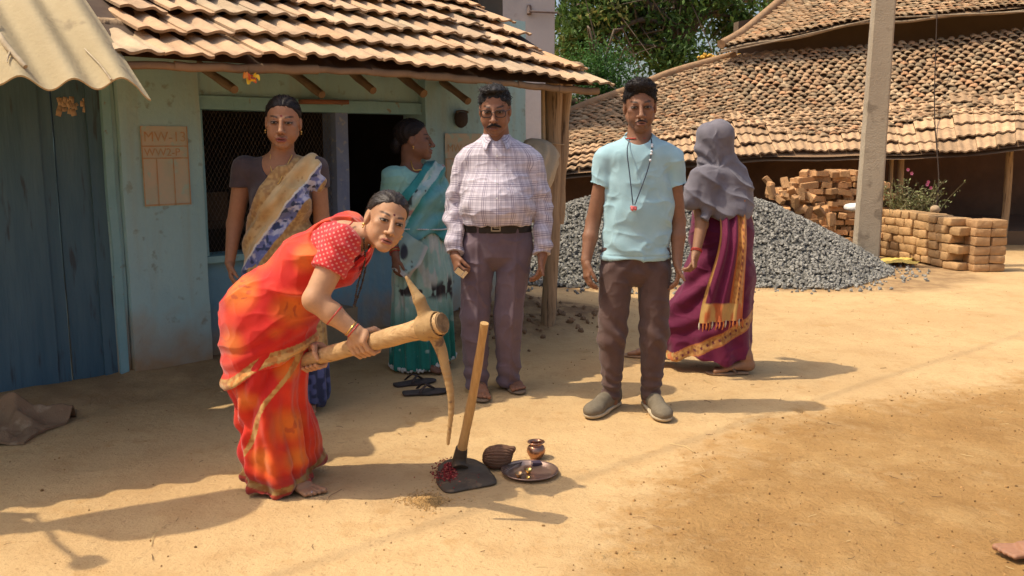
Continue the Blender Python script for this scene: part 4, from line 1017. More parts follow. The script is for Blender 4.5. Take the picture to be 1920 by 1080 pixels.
def body(S, parent, m, colf, cut=None, axis=2, hh=.0024, h=.0042, name='body'):
    """One continuous skin; the part beyond the cut plane (the head) is meshed more finely."""
    big = np.full(3, 9e9); l1, h1 = -big.copy(), big.copy(); l2, h2 = -big.copy(), big.copy()
    h1[axis] = cut+.004; l2[axis] = cut-.004
    V1, Q1 = S.mesh(h, l1, h1, pad=.012); V2, Q2 = S.mesh(hh, l2, h2, pad=.012)
    V = np.vstack([V1, V2]); Q = np.vstack([Q1, Q2+len(V1)])
    return mesh(name, V, Q, m, parent, True, colf(V))
def angle_about(V, c, fwd=(0, -1)):
    x = V[:, 0]-c[0]; y = V[:, 1]-c[1]; return np.arctan2(x*-fwd[1]+y*fwd[0], x*fwd[0]+y*fwd[1])
def wrinkle(V, amp, sc=(6, 6, 16), seed=0):
    q = V*np.asarray(sc); n1 = vnoise(q+.35*np.stack([vnoise(q, 1.7, seed+2), vnoise(q, 1.7, seed+3), vnoise(q, 1.7, seed+4)], -1), 1, seed); n2 = vnoise(q*1.9, 1, seed+6)
    return amp*(.55*fbm(q, .8, seed+9, 2)+.95*((1-np.abs(n1))**4-.25)+.5*((1-np.abs(n2))**4-.25))
def strands(V, H, amp=.0016, fr=240):
    L = H.loc(V); return amp*np.sin(L[:, 0]*fr+3*vnoise(V, 22, 2)+L[:, 2]*fr*.35)
M_skin = mat('skin', (1, 1, 1), attr=True, rough=.58, scale=60, spec=.32, attr_var=.07)
_b = M_skin.node_tree.nodes['Principled BSDF']; _b.inputs['Subsurface Weight'].default_value = .08; _b.inputs['Subsurface Radius'].default_value = (.010, .004, .002); _b.inputs['Subsurface Scale'].default_value = .6
M_hair = mat('black_hair', (.010, .007, .006), (.020, .014, .012), 70, .55, bump=.002, bscale=180, spec=.22)
M_hairg = mat('greying_hair', (.012, .010, .009), (.03, .026, .024), 55, .55, bump=.003, bscale=160, c3=(.16, .15, .14), scale3=90, thr3=.64, spec=.22)
def hair(S, H, m, root, h, dp, n=900, L=.022, lift=.25, rad=.0011, seed=1, flow=(0, -1, -.25), curl=.5):
    """Hair mass with loose strands growing out of it, one mesh."""
    V, Q = S.mesh(h); V = V+vnormals(V, Q)*dp(V)[:, None]; N = vnormals(V, Q); r = np.random.default_rng(seed); ids = r.choice(len(V), n); P0 = V[ids]; n0 = N[ids]
    f = H.R@np.asarray(flow, float); d = f+curl*r.normal(size=(n, 3)); d = d-n0*(d*n0).sum(1)[:, None]; d = d/(np.linalg.norm(d, axis=1)[:, None]+1e-9)+n0*(lift+.5*lift*r.normal(size=(n, 1))); d /= np.linalg.norm(d, axis=1)[:, None]
    ln = L*r.uniform(.5, 1.3, (n, 1)); w = np.cross(d, n0); w /= np.linalg.norm(w, axis=1)[:, None]+1e-9; k = np.cross(w, d); bend = r.normal(0, .25, (n, 1))
    pts = [P0-n0*.001, P0+d*ln*.5+w*ln*bend*.5, P0+d*ln-n0*ln*.25*lift+w*ln*bend]; A = []
    for i, q in enumerate(pts):
        rr = rad*(1, .9, .3)[i]; A += [q+k*rr, q-k*rr*.5+w*rr*.87, q-k*rr*.5-w*rr*.87]
    A = np.stack(A, 1); F_ = []
    for lv in (0, 3):
        for j in range(3): F_.append([lv+j, lv+(j+1) % 3, lv+3+(j+1) % 3, lv+3+j])
    F_ = (np.array(F_)[None]+9*np.arange(n)[:, None, None]).reshape(-1, 4)+len(V)
    return mesh('hair', np.vstack([V, A.reshape(-1, 3)]), np.vstack([Q, F_]), m, root)
def cloth_mat(name, attr=True, rough=.85, weave=420, var=.10, sheen=.15, c1=(1, 1, 1), c2=None, scale=14, bump=.0012):
    return mat(name, c1, c2, scale, rough, bump=bump, bscale=weave, attr=attr, attr_var=var, sheen=sheen, spec=.15)
def lattice(m, colr, pu, pv, w=.25, fac=.9):
    """Small repeating motifs on a cloth, laid out in the cloth's own UVW coordinates."""
    n, l = nodes(m); b = n['Principled BSDF']; src = b.inputs['Base Color'].links[0].from_socket
    at = n.new('ShaderNodeAttribute'); at.attribute_name = 'UVW'; sp = n.new('ShaderNodeSeparateXYZ'); l.new(at.outputs['Vector'], sp.inputs[0])
    def M(op, a, c=None):
        q = n.new('ShaderNodeMath'); q.operation = op
        for i, v in enumerate((a, c)):
            if v is None: continue
            if isinstance(v, (int, float)): q.inputs[i].default_value = v
            else: l.new(v, q.inputs[i])
        return q.outputs[0]
    u = M('MULTIPLY', sp.outputs[0], 2*math.pi/pu); v = M('MULTIPLY', sp.outputs[1], 2*math.pi/pv)
    d = M('ADD', M('COSINE', M('ADD', u, v)), M('COSINE', M('SUBTRACT', u, v)))
    r = n.new('ShaderNodeMapRange'); r.inputs['From Min'].default_value = 2-w*4-.25; r.inputs['From Max'].default_value = 2-w*4+.1; r.inputs['To Max'].default_value = fac; l.new(d, r.inputs['Value'])
    q = n.new('ShaderNodeMix'); q.data_type = 'RGBA'; l.new(r.outputs[0], q.inputs['Factor']); l.new(src, q.inputs[6]); q.inputs[7].default_value = (*colr, 1); l.new(q.outputs[2], b.inputs['Base Color'])
def plaid(m, stripes_u, stripes_v, colr):
    n, l = nodes(m); b = n['Principled BSDF']; src = b.inputs['Base Color'].links[0].from_socket
    at = n.new('ShaderNodeAttribute'); at.attribute_name = 'UVW'; sp = n.new('ShaderNodeSeparateXYZ'); l.new(at.outputs['Vector'], sp.inputs[0])
    for ax, st in ((0, stripes_u), (1, stripes_v)):
        for per, off, w, fac in st:
            a = n.new('ShaderNodeMath'); a.operation = 'MULTIPLY_ADD'; l.new(sp.outputs[ax], a.inputs[0]); a.inputs[1].default_value = 1/per; a.inputs[2].default_value = 50.5-off/per
            f = n.new('ShaderNodeMath'); f.operation = 'FRACT'; l.new(a.outputs[0], f.inputs[0])
            s = n.new('ShaderNodeMath'); s.operation = 'SUBTRACT'; l.new(f.outputs[0], s.inputs[0]); s.inputs[1].default_value = .5
            z = n.new('ShaderNodeMath'); z.operation = 'ABSOLUTE'; l.new(s.outputs[0], z.inputs[0])
            r = n.new('ShaderNodeMapRange'); r.inputs['From Min'].default_value = w/per*.5+.0006/per; r.inputs['From Max'].default_value = w/per*.5-.0006/per; r.inputs['To Max'].default_value = fac; l.new(z.outputs[0], r.inputs['Value'])
            q = n.new('ShaderNodeMix'); q.data_type = 'RGBA'; l.new(r.outputs[0], q.inputs['Factor']); l.new(src, q.inputs[6]); q.inputs[7].default_value = (*colr, 1); src = q.outputs[2]
    l.new(src, b.inputs['Base Color'])
def shoe(parent, heel, toe, m, msole, ankle=None, name='shoe'):
    heel = np.asarray(heel, float); toe = np.asarray(toe, float); d = nrm(toe-heel); L = np.linalg.norm(toe-heel); up = np.array([0, 0, 1.]); sd = np.cross(up, d); R = np.stack([sd, d, up], 1)
    S = SDF(); S.u(el(heel+d*L*.15+up*.055, (.040, .055, .055), R), .02).u(el(heel+d*L*.45+up*.052, (.041, .10, .048), R), .03).u(el(heel+d*L*.78+up*.040, (.050, .075, .038), R), .03)
    S.u(rc(heel+d*L*.17+up*.06, heel+d*L*.15+up*.105, .040, .038), .02); S.i(half((0, 0, -1), heel+up*.018), .003)
    S.i(half(nrm(up*1-d*.25), heel+d*L*.2+up*.112), .004)
    o = garment(name, S, m, parent, .004, disp=lambda V: wrinkle(V, .0015, (30, 30, 30), 3))
    S = SDF(); S.u(ec(heel+d*L*.12+up*.02, heel+d*L*.55+up*.02, (.042, .024), (.044, .024), sd), .02).u(el(heel+d*L*.74+up*.02, (.053, .085, .024), R), .03)
    S.i(half((0, 0, 1), heel+up*.027), .003); S.i(half((0, 0, -1), heel+up*.001), .003); garment('sole', S, msole, o, .004)
    return o
def sandal(parent, heel, toe, m, mtop, straps='cross'):
    heel = np.asarray(heel, float); toe = np.asarray(toe, float); d = nrm(toe-heel); L = np.linalg.norm(toe-heel); up = np.array([0, 0, 1.]); sd = np.cross(up, d); R = np.stack([sd, d, up], 1)
    S = SDF(); S.u(ec(heel+d*L*.10+up*.012, heel+d*L*.6+up*.012, (.037, .013), (.042, .013), sd), .02).u(el(heel+d*L*.78+up*.012, (.049, .075, .013), R), .03); S.i(half((0, 0, 1), heel+up*.02), .002); S.i(half((0, 0, -1), heel+up*.001), .002)
    o = garment('sandal', S, m, parent, .004)
    b = MB()
    if straps == 'cross': sets = [((.30, .052), (.62, -.052), .066), ((.30, -.052), (.62, .052), .069), ((.44, .05), (.44, -.05), .074)]
    else: sets = [((.40, .047), (.74, .0), .052), ((.40, -.047), (.74, .0), .052)]
    for (a0, s0), (a1, s1), hgt in sets:
        t = np.linspace(0, 1, 10); hh = .018+(hgt-.018)*(np.sin(np.pi*t) if straps == 'cross' else np.where(t < .5, np.sin(np.pi*t), 1-.75*(t-.5)/.5))
        pts = heel+d*L*(a0+(a1-a0)*t)[:, None]+sd*(s0+(s1-s0)*t)[:, None]+up*hh[:, None]
        w = .013 if straps == 'cross' else .008
        e = np.stack([pts+d*w, pts-d*w, pts-d*w+up*.004, pts+d*w+up*.004], 1).reshape(-1, 3); i = np.arange(9)[:, None]*4; j = np.arange(4)[None]; k = (j+1) % 4
        b.add(e, np.stack([i+j, i+k, i+4+k, i+4+j], -1).reshape(-1, 4))
    b.build('strap', mtop, o); return o
DARK = (.030, .018, .012)
# ================================================================ man in the pale blue T-shirt
def tshirt_man():
    D = 4.45; q = lambda px, py, d=0: P(px, py, D+d)
    root = thing('person', 'slim man in pale blue T-shirt, brown trousers and grey slip-on shoes standing alone', 'person', (q(1180, 780)[0], D, 0))
    H = Head(q(1200, 200, .015), (-.08, -1, -.10), (-.04, -.08, 1), 1.0)
    S = SDF(); add_head(S, H, jaw=1.03, nose=1.12, full=-.4)
    S.u(ec(H.w(0, -.022, -.06), q(1198, 285, .03), (.054, .058), (.066, .062), (1, 0, 0)), .02)
    S.u(ec(q(1195, 300, .03), q(1192, 470, .03), (.15, .085), (.13, .085), (1, 0, 0)), .05)
    for sh, e, w, hd, th in ((q(1139, 301, .03), q(1112, 416, .05), q(1099, 488, -.02), q(1101, 545, -.05), (.25, -1, 0)), (q(1257, 301, .03), q(1272, 414, .05), q(1270, 487, -.01), q(1274, 545, -.04), (-.3, -1, 0))):
        S.u(rc(sh, e, .047, .036), .03); S.u(rc(e, (e*.6+w*.4), .036, .037), .012); S.u(rc(e*.6+w*.4, w, .037, .025), .012)
        hand(S, w, hd-w, th, curl=(.30, .45, .35), size=1.0, thumb_out=.35) if th[0] > 0 else hand(S, w, hd-w, th, curl=(-.30, -.45, -.35), size=1.0, thumb_out=.35)
    for a, b_, c in ((q(1157, 520, .03), q(1147, 628, .01), q(1146, 735, .03)), (q(1226, 520, .03), q(1226, 628, .01), q(1219, 735, .03))):
        S.u(rc(a, b_, .07, .05), .03); S.u(rc(b_, c, .05, .035), .02); S.u(rc(c, c-[0, 0, .05], .035), .02)
    tone = np.array([.235, .112, .062])
    def col(V):
        c = np.tile(tone, (len(V), 1))*(1+.10*fbm(V, 9, 3))[:, None]
        c = head_col(V, c, H, (.20, .085, .06), DARK, DARK, stubble=.35, eye=(.20, .17, .14)); return c
    body(S, root, M_skin, col, cut=q(1198, 262)[2])
    # hair
    S = SDF(); S.u(H.e((0, -.018, .045), (.0775, .093, .080)), .01).u(H.e((0, .020, .098), (.064, .064, .030)), .03).u(H.e((.01, .052, .110), (.042, .030, .018)), .02)
    S.sub(H.e((0, .108, -.018), (.083, .082, .098)), .012).i(half(H.R@np.array([0, .55, -.83]), H.w(0, -.10, -.055)), .01)
    for m in (-1, 1): S.sub(H.e((.080*m, -.004, -.018), (.022, .030, .042)), .008)
    hair(S, H, M_hair, root, .0028, lambda V: .0035*np.abs(vnoise(V, 90, 4))+.006*vnoise(V, 40, 5), 1700, .014, .8, .0012, 3, (0, -.1, .3), .9)
    S = SDF().u(H.t((-.003, .103, -.058), (-.028, .088, -.069), .005, .003), .003).u(H.t((.003, .103, -.058), (.028, .088, -.069), .005, .003), .003)
    garment('moustache', S, M_hair, root, .0022, disp=lambda V: .0012*vnoise(V, 300, 1))
    # T-shirt
    S = SDF()
    S.u(ec(q(1197, 300, .035), q(1197, 400, .03), (.165, .108), (.168, .112), (1, 0, 0)), .03)
    S.u(ec(q(1196, 400, .03), q(1190, 500, .03), (.164, .112), (.172, .118), (1, 0, 0)), .03)
    S.u(rc(q(1146, 291, .03), q(1250, 291, .03), .054), .05); S.u(ec(q(1198, 262, .03), q(1198, 290, .03), (.07, .065), (.12, .07), (1, 0, 0)), .05)
    zb = q(1192, 486)[2]
    S.i(func(lambda V: (zb+.006*np.sin(V[:, 0]*22+V[:, 1]*9))-V[:, 2]), .004); xc = q(1197, 300)[0]
    for a, b_, e in ((q(1136, 297, .03), q(1121, 380, .045), q(1128, 347, .04)), (q(1259, 297, .03), q(1272, 380, .045), q(1268, 347, .04))): S.u(cut(ec(a, b_, (.056, .060), (.061, .068), (1, 0, 0)), b_-a, e), .012)
    S.sub(el(q(1198, 250, -.01), (.068, .085, .060)), .006)
    def disp(V):
        z = V[:, 2]; x = V[:, 0]-xc; f = smooth(1.02, .75, z)
        d = .005*np.sin(9*z*6+x*20+2*vnoise(V, 8, 3))*f*(.4+.6*smooth(.03, .12, np.abs(x)))+wrinkle(V, .0075, (7, 7, 9), 7)
        d += .007*np.sin(34*(z*.75+np.abs(x)*.9)+2*vnoise(V, 6, 2))*smooth(.07, .15, np.abs(x))*smooth(1.28, 1.15, z)*smooth(.9, 1.05, z)
        return d+.0025*(np.abs(z-zb-.022) < .004)*-1
    m = cloth_mat('pale_blue_jersey', attr=False, c1=(.30, .475, .52), c2=(.345, .52, .565))
    shirt = garment('tshirt', S, m, root, .0045, disp)
    b = MB(); t = np.linspace(0, 2*np.pi, 40); cc = q(1198, 262, .01)
    b.tube([[cc[0]+.062*math.sin(a), cc[1]+.028-.062*math.cos(a), cc[2]+.002+.030*(-math.cos(a))*.9+.012] for a in t], .006, 6, cap=False); b.build('neckband', m, shirt)
    # printed line drawing on the chest: thin pale strokes
    b = MB(); 
    for k in range(11):
        px = 1167+k*5.2; y0 = 312+random.uniform(-8, 8); y1 = 345+random.uniform(-6, 10); b.tube([q(px, y0, -.092), q(px+random.uniform(-2, 2), y1, -.0925)], .0012, 3)
    # trousers
    S = SDF(); S.u(ec(q(1191, 470, .03), q(1190, 498, .035), (.165, .098), (.176, .108), (1, 0, 0)), .03)
    for (hx, kx, ax_, m_) in ((1157, 1147, 1146, -1), (1226, 1226, 1220, 1)):
        S.u(ec(q(hx, 505, .035), q(kx, 628, .012), (.086, .105), (.068, .075), (1, 0, 0)), .008); S.u(ec(q(kx, 628, .012), q(ax_, 742, .035), (.068, .075), (.044, .055), (1, 0, 0)), .02)
    S.i(half((0, 0, -1), q(1146, 752)), .004)
    zk = q(1150, 625)[2]
    def disp(V):
        z = V[:, 2]; d = wrinkle(V, .0055, (9, 9, 9), 11)
        d += .005*np.sin(z*115+V[:, 0]*25+3*vnoise(V, 9, 4))*smooth(.30, .10, z)+.006*np.sin(z*70+V[:, 0]*60+3*vnoise(V, 7, 8))*np.exp(-((z-zk)/.09)**2)
        d += .006*np.sin((z*.7+np.abs(V[:, 0]-q(1191, 500)[0]))*80)*smooth(.68, .78, z); return d
    garment('trousers', S, cloth_mat('brown_drill', attr=False, c1=(.088, .052, .044), c2=(.112, .068, .058), weave=600), root, .0045, disp)
    ms, ml = mat('grey_knit_shoe', (.155, .125, .085), (.195, .16, .11), 40, .9, bump=.003, bscale=300), mat('dusty_white_sole', (.55, .46, .32), (.42, .34, .22), 18, .9)
    shoe(root, G(1158, 757), G(1101, 789), ms, ml); shoe(root, G(1212, 757), G(1250, 796), ms, ml)
    # lanyard: two dark cords, pale beads on one side and a small red tag
    tg = q(1188, 389, -.118)
    b = MB(); L1 = catmull([q(1180, 262, -.035), q(1176, 285, -.085), q(1181, 330, -.098), q(1187, 385, -.112)], 20); L2 = catmull([q(1221, 260, -.03), q(1222, 280, -.07), q(1214, 320, -.096), q(1190, 385, -.112)], 20)
    for L_ in (L1, L2): b.tube(L_, .0028, 5)
    lo = b.build('lanyard', mat('navy_cord', (.03, .035, .06), (.05, .06, .09), 60, .8), root)
    b = MB(); Vi, Fi = ico(2)
    mbd = mat('white_bead', (.65, .68, .72), rough=.4)
    for k in (4, 5, 7, 8, 10): b = MB(); b.add(Vi*.0062+L2[k]+[0, -.004, 0], Fi); b.build('bead', mbd, lo)
    b = MB(); b.box(tg, (.016, .004, .007), euler(0, .15, 0)); b.box(tg+[-.006, -.004, -.008], (.008, .003, .008), euler(0, .5, 0)); b.box(tg+[.008, -.003, -.007], (.006, .003, .007), euler(0, -.4, 0)); b.build('tag', mat('red_tag', (.55, .06, .06), (.6, .3, .28), 60, .5), lo)
    b = MB(); b.tube([q(1196, 262, .03)+[.062*math.sin(a), -.058*math.cos(a), .006] for a in np.linspace(.3, 6, 30)], .0028, 5, cap=False); b.build('neck_thread', mat('red_thread', (.45, .06, .04)), root)
    return root
tshirt_man()

# ================================================================ man in the plaid shirt
def plaid_man():
    D = 4.75; q = lambda px, py, d=0: P(px, py, D+d)
    root = thing('person', 'stout man in white and mauve plaid shirt with spectacles and moustache', 'person', (q(930, 730)[0], D, 0))
    H = Head(q(928, 206, .0), (-.06, -1, -.20), (-.02, -.16, 1), 1.03)
    S = SDF(); add_head(S, H, jaw=1.08, nose=1.15, full=.5)
    S.u(ec(H.w(0, -.026, -.06), q(932, 285, .06), (.060, .062), (.078, .070), (1, 0, 0)), .02)
    S.u(ec(q(932, 300, .06), q(932, 400, .05), (.16, .10), (.15, .11), (1, 0, 0)), .05)
    hl, hr = q(853, 478, -.03), q(1017, 480, -.0)
    S.u(rc(q(876, 308, .06), q(850, 390, .07), .045, .036), .03).u(rc(q(850, 390, .07), hl, .036, .026), .02); S.u(rc(q(995, 308, .06), q(1020, 390, .07), .045, .036), .03).u(rc(q(1020, 390, .07), hr, .036, .026), .02)
    hand(S, hl, q(861, 520, -.10)-hl, (.5, -1, .3), curl=(.7, .9, .6), thumb_out=.5, thumb_curl=.5); hand(S, hr, q(1012, 530, -.03)-hr, (-.4, -1, 0), curl=(-.35, -.5, -.4), thumb_out=.35)
    for a, b_, c in ((q(893, 470, .06), q(890, 590, .03), q(895, 712, .06)), (q(965, 470, .06), q(952, 590, .04), q(955, 705, .10))):
        S.u(rc(a, b_, .08, .055), .03); S.u(rc(b_, c, .055, .034), .02)
    f1 = (G(893, 726), G(906, 757)); f2 = (G(950, 716), G(975, 741))
    for (he, to), an in ((f1, q(895, 712, .06)), (f2, q(955, 705, .10))):
        he = he+[0, 0, .018]; to = to+[0, 0, .018]; _, d, sd, L = foot(S, he, to-nrm(to-he)*.01, an); toes(S, he, d, sd, L*.97, 1 if he[0] < q(925, 700)[0] else -1)
    tone = np.array([.255, .118, .066])
    def col(V):
        c = np.tile(tone, (len(V), 1))*(1+.10*fbm(V, 9, 5))[:, None]; return head_col(V, c, H, (.19, .08, .06), DARK, DARK, stubble=.12, eye=(.20, .16, .13))
    body(S, root, M_skin, col, cut=q(930, 262)[2])
    S = SDF(); S.u(H.e((0, -.020, .044), (.078, .094, .079)), .01).u(H.e((.01, .035, .104), (.058, .050, .018)), .02)
    S.sub(H.e((0, .112, -.018), (.082, .080, .100)), .008).i(half(H.R@np.array([0, .55, -.83]), H.w(0, -.10, -.06)), .01)
    for m in (-1, 1): S.sub(H.e((.080*m, -.004, -.022), (.022, .030, .044)), .008)
    hair(S, H, M_hairg, root, .0028, lambda V: strands(V, H, .0010, 200)+.002*vnoise(V, 40, 5), 1500, .024, .28, .0012, 5, (.5, -.8, 0), .35)
    S = SDF()
    for m in (-1, 1): S.u(H.t((.003*m, .106, -.056), (.033*m, .088, -.070), .0078, .0045), .004)
    garment('moustache', S, M_hair, root, .0022, disp=lambda V: .0015*vnoise(V, 300, 1))
    b = MB()
    for m in (-1, 1):
        t = np.linspace(0, 2*np.pi, 28); b.tube([H.w(.034*m+.026*math.copysign(abs(math.cos(a))**.6, math.cos(a)), .106-.10*abs(.034+.026*m*math.cos(a)*m)**1.6*3, -.002+.0175*math.copysign(abs(math.sin(a))**.7, math.sin(a))) for a in t], .0026, 5, cap=False)
        b.tube([H.w(.061*m, .094, .008), H.w(.076*m, .04, .008), H.w(.079*m, -.015, .004)], .0020, 5)
    b.tube([H.w(-.009, .109, .002), H.w(0, .112, .006), H.w(.009, .109, .002)], .0018, 5); b.build('spectacles', mat('dark_metal_rim', (.03, .022, .02), rough=.4), root)
    # shirt
    xc = q(932, 300)[0]; S = SDF()
    S.u(ec(q(932, 300, .06), q(932, 370, .04), (.178, .118), (.180, .140), (1, 0, 0)), .04)
    S.u(el(q(932, 392, .01), (.165, .158, .13)), .09); S.u(ec(q(932, 370, .04), q(933, 425, .05), (.180, .14), (.178, .132), (1, 0, 0)), .06)
    S.u(rc(q(880, 299, .06), q(988, 299, .06), .060), .06); S.u(ec(q(930, 262, .05), q(931, 292, .05), (.072, .07), (.12, .08), (1, 0, 0)), .05)
    arms = []
    zb = q(932, 421)[2]; S.i(half((0, 0, -1), (0, 0, zb)), .004)
    for sh, e, w, m_ in ((q(872, 304, .06), q(852, 392, .075), hl+[0, 0, .012], -1), (q(998, 304, .06), q(1019, 392, .075), hr+[0, 0, .012], 1)):
        S.u(ec(sh, e, (.060, .064), (.051, .055), (1, 0, 0)), .010); S.u(cut(ec(e, w, (.054, .057), (.042, .044), (1, 0, 0)), w-e, w), .012); S.u(cut(rc(w, w+nrm(e-w)*.045, .047), w-e, w), .004); arms.append((sh, e, w))
    S.sub(el(q(930, 243, -.045), (.048, .07, .065)), .004).sub(rc(q(930, 262, -.085), q(931, 282, -.135), .022, .008), .008)
    def arm_uv(V):
        uv = np.stack([(angle_about(V, (xc, D+.06)))*.165, V[:, 2], 0*V[:, 0]], -1)
        for sh, e, w in arms:
            m = np.abs(V[:, 0]-xc) > .205-.02*(V[:, 2] < sh[2]-.14); m &= np.sign(V[:, 0]-xc) == np.sign(sh[0]-xc)
            ax = nrm(w-sh); r = V[m]-sh; uv[m, 1] = 1.05-r@ax*1.0; uv[m, 0] = np.arctan2(r[:, 0]-(r@ax)*ax[0], -(r[:, 1]-(r@ax)*ax[1]))*.058+.3
        return uv
    def disp(V):
        z = V[:, 2]; x = np.abs(V[:, 0]-xc); d = wrinkle(V, .005, (8, 8, 12), 21)
        d += .0045*np.sin(z*75+V[:, 0]*18+3*vnoise(V, 7, 3))*smooth(.2, .23, x)*smooth(1.1, .95, z)+.006*np.sin((z+x*.8)*45+2*vnoise(V, 5, 2))*smooth(.11, .17, x)*smooth(1.25, 1.1, z)
        d += .004*np.sin(V[:, 0]*60+3*vnoise(V, 9, 6))*smooth(zb+.10, zb, z)*(x < .2); return d
    m = cloth_mat('plaid_cotton', attr=False, c1=(.62, .56, .62), c2=(.68, .62, .67), rough=.8)
    plaid(m, ((.062, 0, .004, .58), (.062, .008, .004, .58), (.062, .017, .0025, .5), (.062, .036, .003, .35), (.062, .044, .010, .18)), ((.066, 0, .0045, .62), (.066, .010, .0045, .62), (.066, .020, .003, .5), (.066, .038, .003, .35), (.066, .048, .012, .2)), (.13, .10, .17))
    shirt = garment('shirt', S, m, root, .0042, disp, uvf=arm_uv)
    # collar flaps, button strip and pocket
    for m_ in (-1, 1):
        N = 10; V = []; 
        for t in np.linspace(0, 1, N):
            a = .2+2.55*t; r0 = np.array([xc+m_*.058*math.sin(math.pi-a), D+.052+.060*math.cos(math.pi-a)*-1*-1, 0])
            top = q(930, 247)[2]-.030*smooth(.5, 1, t)*1.0-.006
            c_ = np.array([xc-.003+m_*.060*math.sin(a), D+.035+.068*math.cos(a), top]); o_ = np.array([xc-.003+m_*(.072+.012*t)*math.sin(a)+m_*.020*smooth(.6, 1, t), D+.035+(.085+.030*t)*math.cos(a), top-.034-.020*smooth(.6, 1, t)]); V += [c_, (c_+o_)/2+[m_*.004, -.004*t, .004], o_]
        V = np.array(V); b = MB(); b.add(V, grid_faces(N, 3)); b.add(V-[0, 0, .003], grid_faces(N, 3)[:, ::-1]); o = b.build('collar', m, shirt)
        add_attr(o, 'UVW', np.vstack([np.stack([np.repeat(np.linspace(0, .2, N), 3), np.tile([0, .02, .04], N), np.zeros(3*N)], -1)]*2))
    b = MB(); mb = mat('white_button', (.7, .68, .66), rough=.3)
    for py, dd in ((292, -.088), (318, -.112), (345, -.135), (372, -.15), (398, -.143)):
        b = MB(); b.tube([q(932, py, dd-.004), q(932, py, dd-.010)], .0055, 8); b.build('button', mb, shirt)
    # trousers and belt
    S = SDF(); S.u(ec(q(933, 412, .06), q(932, 462, .06), (.172, .120), (.190, .128), (1, 0, 0)), .03)
    legs = ((q(896, 465, .06), q(891, 590, .03), q(893, 716, .055)), (q(966, 465, .06), q(953, 590, .04), q(953, 708, .10)))
    for a, b_, c in legs: S.u(ec(a, b_, (.094, .112), (.075, .082), (1, 0, 0)), .010); S.u(ec(b_, c, (.075, .082), (.062, .070), (1, 0, 0)), .02)
    S.i(half((0, 0, -1), (0, 0, q(893, 728, .03)[2])), .004); S.i(half((0, 0, 1), q(933, 412)), .004)
    def disp(V):
        z = V[:, 2]; d = wrinkle(V, .008, (8, 8, 7), 31)
        for a, b_, c in legs: d += .007*np.exp(-((V[:, 0]-(a[0]+(V[:, 2]-a[2])/(c[2]-a[2])*(c[0]-a[0])+.004))/.010)**2)*(V[:, 1] < D+.03)
        d += .006*np.sin(z*80+V[:, 0]*30+3*vnoise(V, 8, 4))*smooth(.26, .08, z); return d
    garment('trousers', S, cloth_mat('mauve_grey_trouser', attr=False, c1=(.135, .095, .112), c2=(.165, .118, .135), weave=600), root, .0045, disp)
    S = SDF(); S.u(ec(q(933, 416, .06), q(933, 434, .06), (.180, .127), (.183, .129), (1, 0, 0)), .01); S.i(half((0, 0, 1), q(933, 415)), .002).i(half((0, 0, -1), q(933, 436)), .002)
    bl = garment('belt', S, mat('black_leather', (.02, .015, .013), (.035, .028, .024), 30, .45), root, .004)
    b = MB(); z0 = q(930, 425)[2]; yb = D+.06-.131
    for dx, dz, w, h in ((-.022, 0, .003, .017), (.022, 0, .003, .017), (0, .015, .022, .003), (0, -.015, .022, .003), (.004, 0, .014, .002)): b.box((q(930, 425)[0]+dx, yb-.004, z0+dz), (w, .003, h))
    b.build('buckle', mat('steel_buckle', (.35, .33, .31), rough=.3, metal=.9), bl, smooth_=False)
    ms, mt = mat('tan_sole', (.22, .155, .095), (.16, .11, .07), 20, .85), mat('brown_strap', (.16, .11, .075), (.11, .075, .05), 20, .8)
    sandal(root, *f1, ms, mt); sandal(root, *f2, ms, mt)
    b = MB(); k = hl+(q(861, 520, -.10)-hl)*.75+[.012, -.03, 0]
    b.box(k, (.016, .006, .026), euler(.2, -.9, 0)); b.box(k+[.022, -.004, -.010], (.008, .005, .02), euler(0, .7, .2))
    o = tag(b.build('keys', mat('bright_steel', (.62, .58, .52), rough=.25, metal=.9), smooth_=False), 'small shiny bunch of keys held in the hand of the plaid shirt man', 'keys')
    return root
plaid_man()
# ================================================================ women
def img_half(q, a, b, D, keep='below'):
    """Signed distance (m) to the upright plane whose trace in the photo runs from pixel a to pixel b; positive to the left of a->b."""
    A, B = q(*a), q(*b); d = nrm(np.array([B[0]-A[0], 0, B[2]-A[2]])); n = np.array([d[2], 0, -d[0]])*-1
    return lambda V: (V-A)@n
def skirt_folds(c, n, amp, z0, z1, seed=0, ph=0):
    def f(V):
        a = angle_about(V, c); g = smooth(z1, z0, V[:, 2]); w = vnoise(V*[1, 1, .6], 4, seed)
        return amp*(.25+.75*g)*(np.sin(n*a+ph+2.2*w)+.5*np.sin(2.3*n*a+1+3*w))+.004*fbm(V*[9, 9, 3], 1, seed+2)
    return f
def bangles(name, a, b, r, cols, parent, n, gap=.009):
    a = np.asarray(a, float); b = np.asarray(b, float); d = nrm(b-a); u = nrm(np.cross(d, [.3, .9, .2])); w = np.cross(d, u)
    for k in range(n):
        m = MB(); c = a+d*gap*k; t = np.linspace(0, 2*np.pi, 24, endpoint=True)
        m.tube([c+r*(math.cos(x)*u+math.sin(x)*w) for x in t], .0026, 5, cap=False); m.build(name, cols[k % len(cols)], parent)
M_gold = mat('gold', (.72, .46, .13), rough=.3, metal=.9)
M_redb = mat('red_glass', (.5, .05, .04), rough=.3); M_grnb = mat('green_glass', (.05, .2, .12), rough=.3)
def lobe(H, m, parent, nm='earring'):
    b = MB(); V, Fc = ico(2); b.add(V*.0055+H.w(.079*m, -.004, -.040), Fc); b.add(V*.0038+H.w(.079*m, -.004, -.050), Fc); b.build(nm, M_gold, parent)
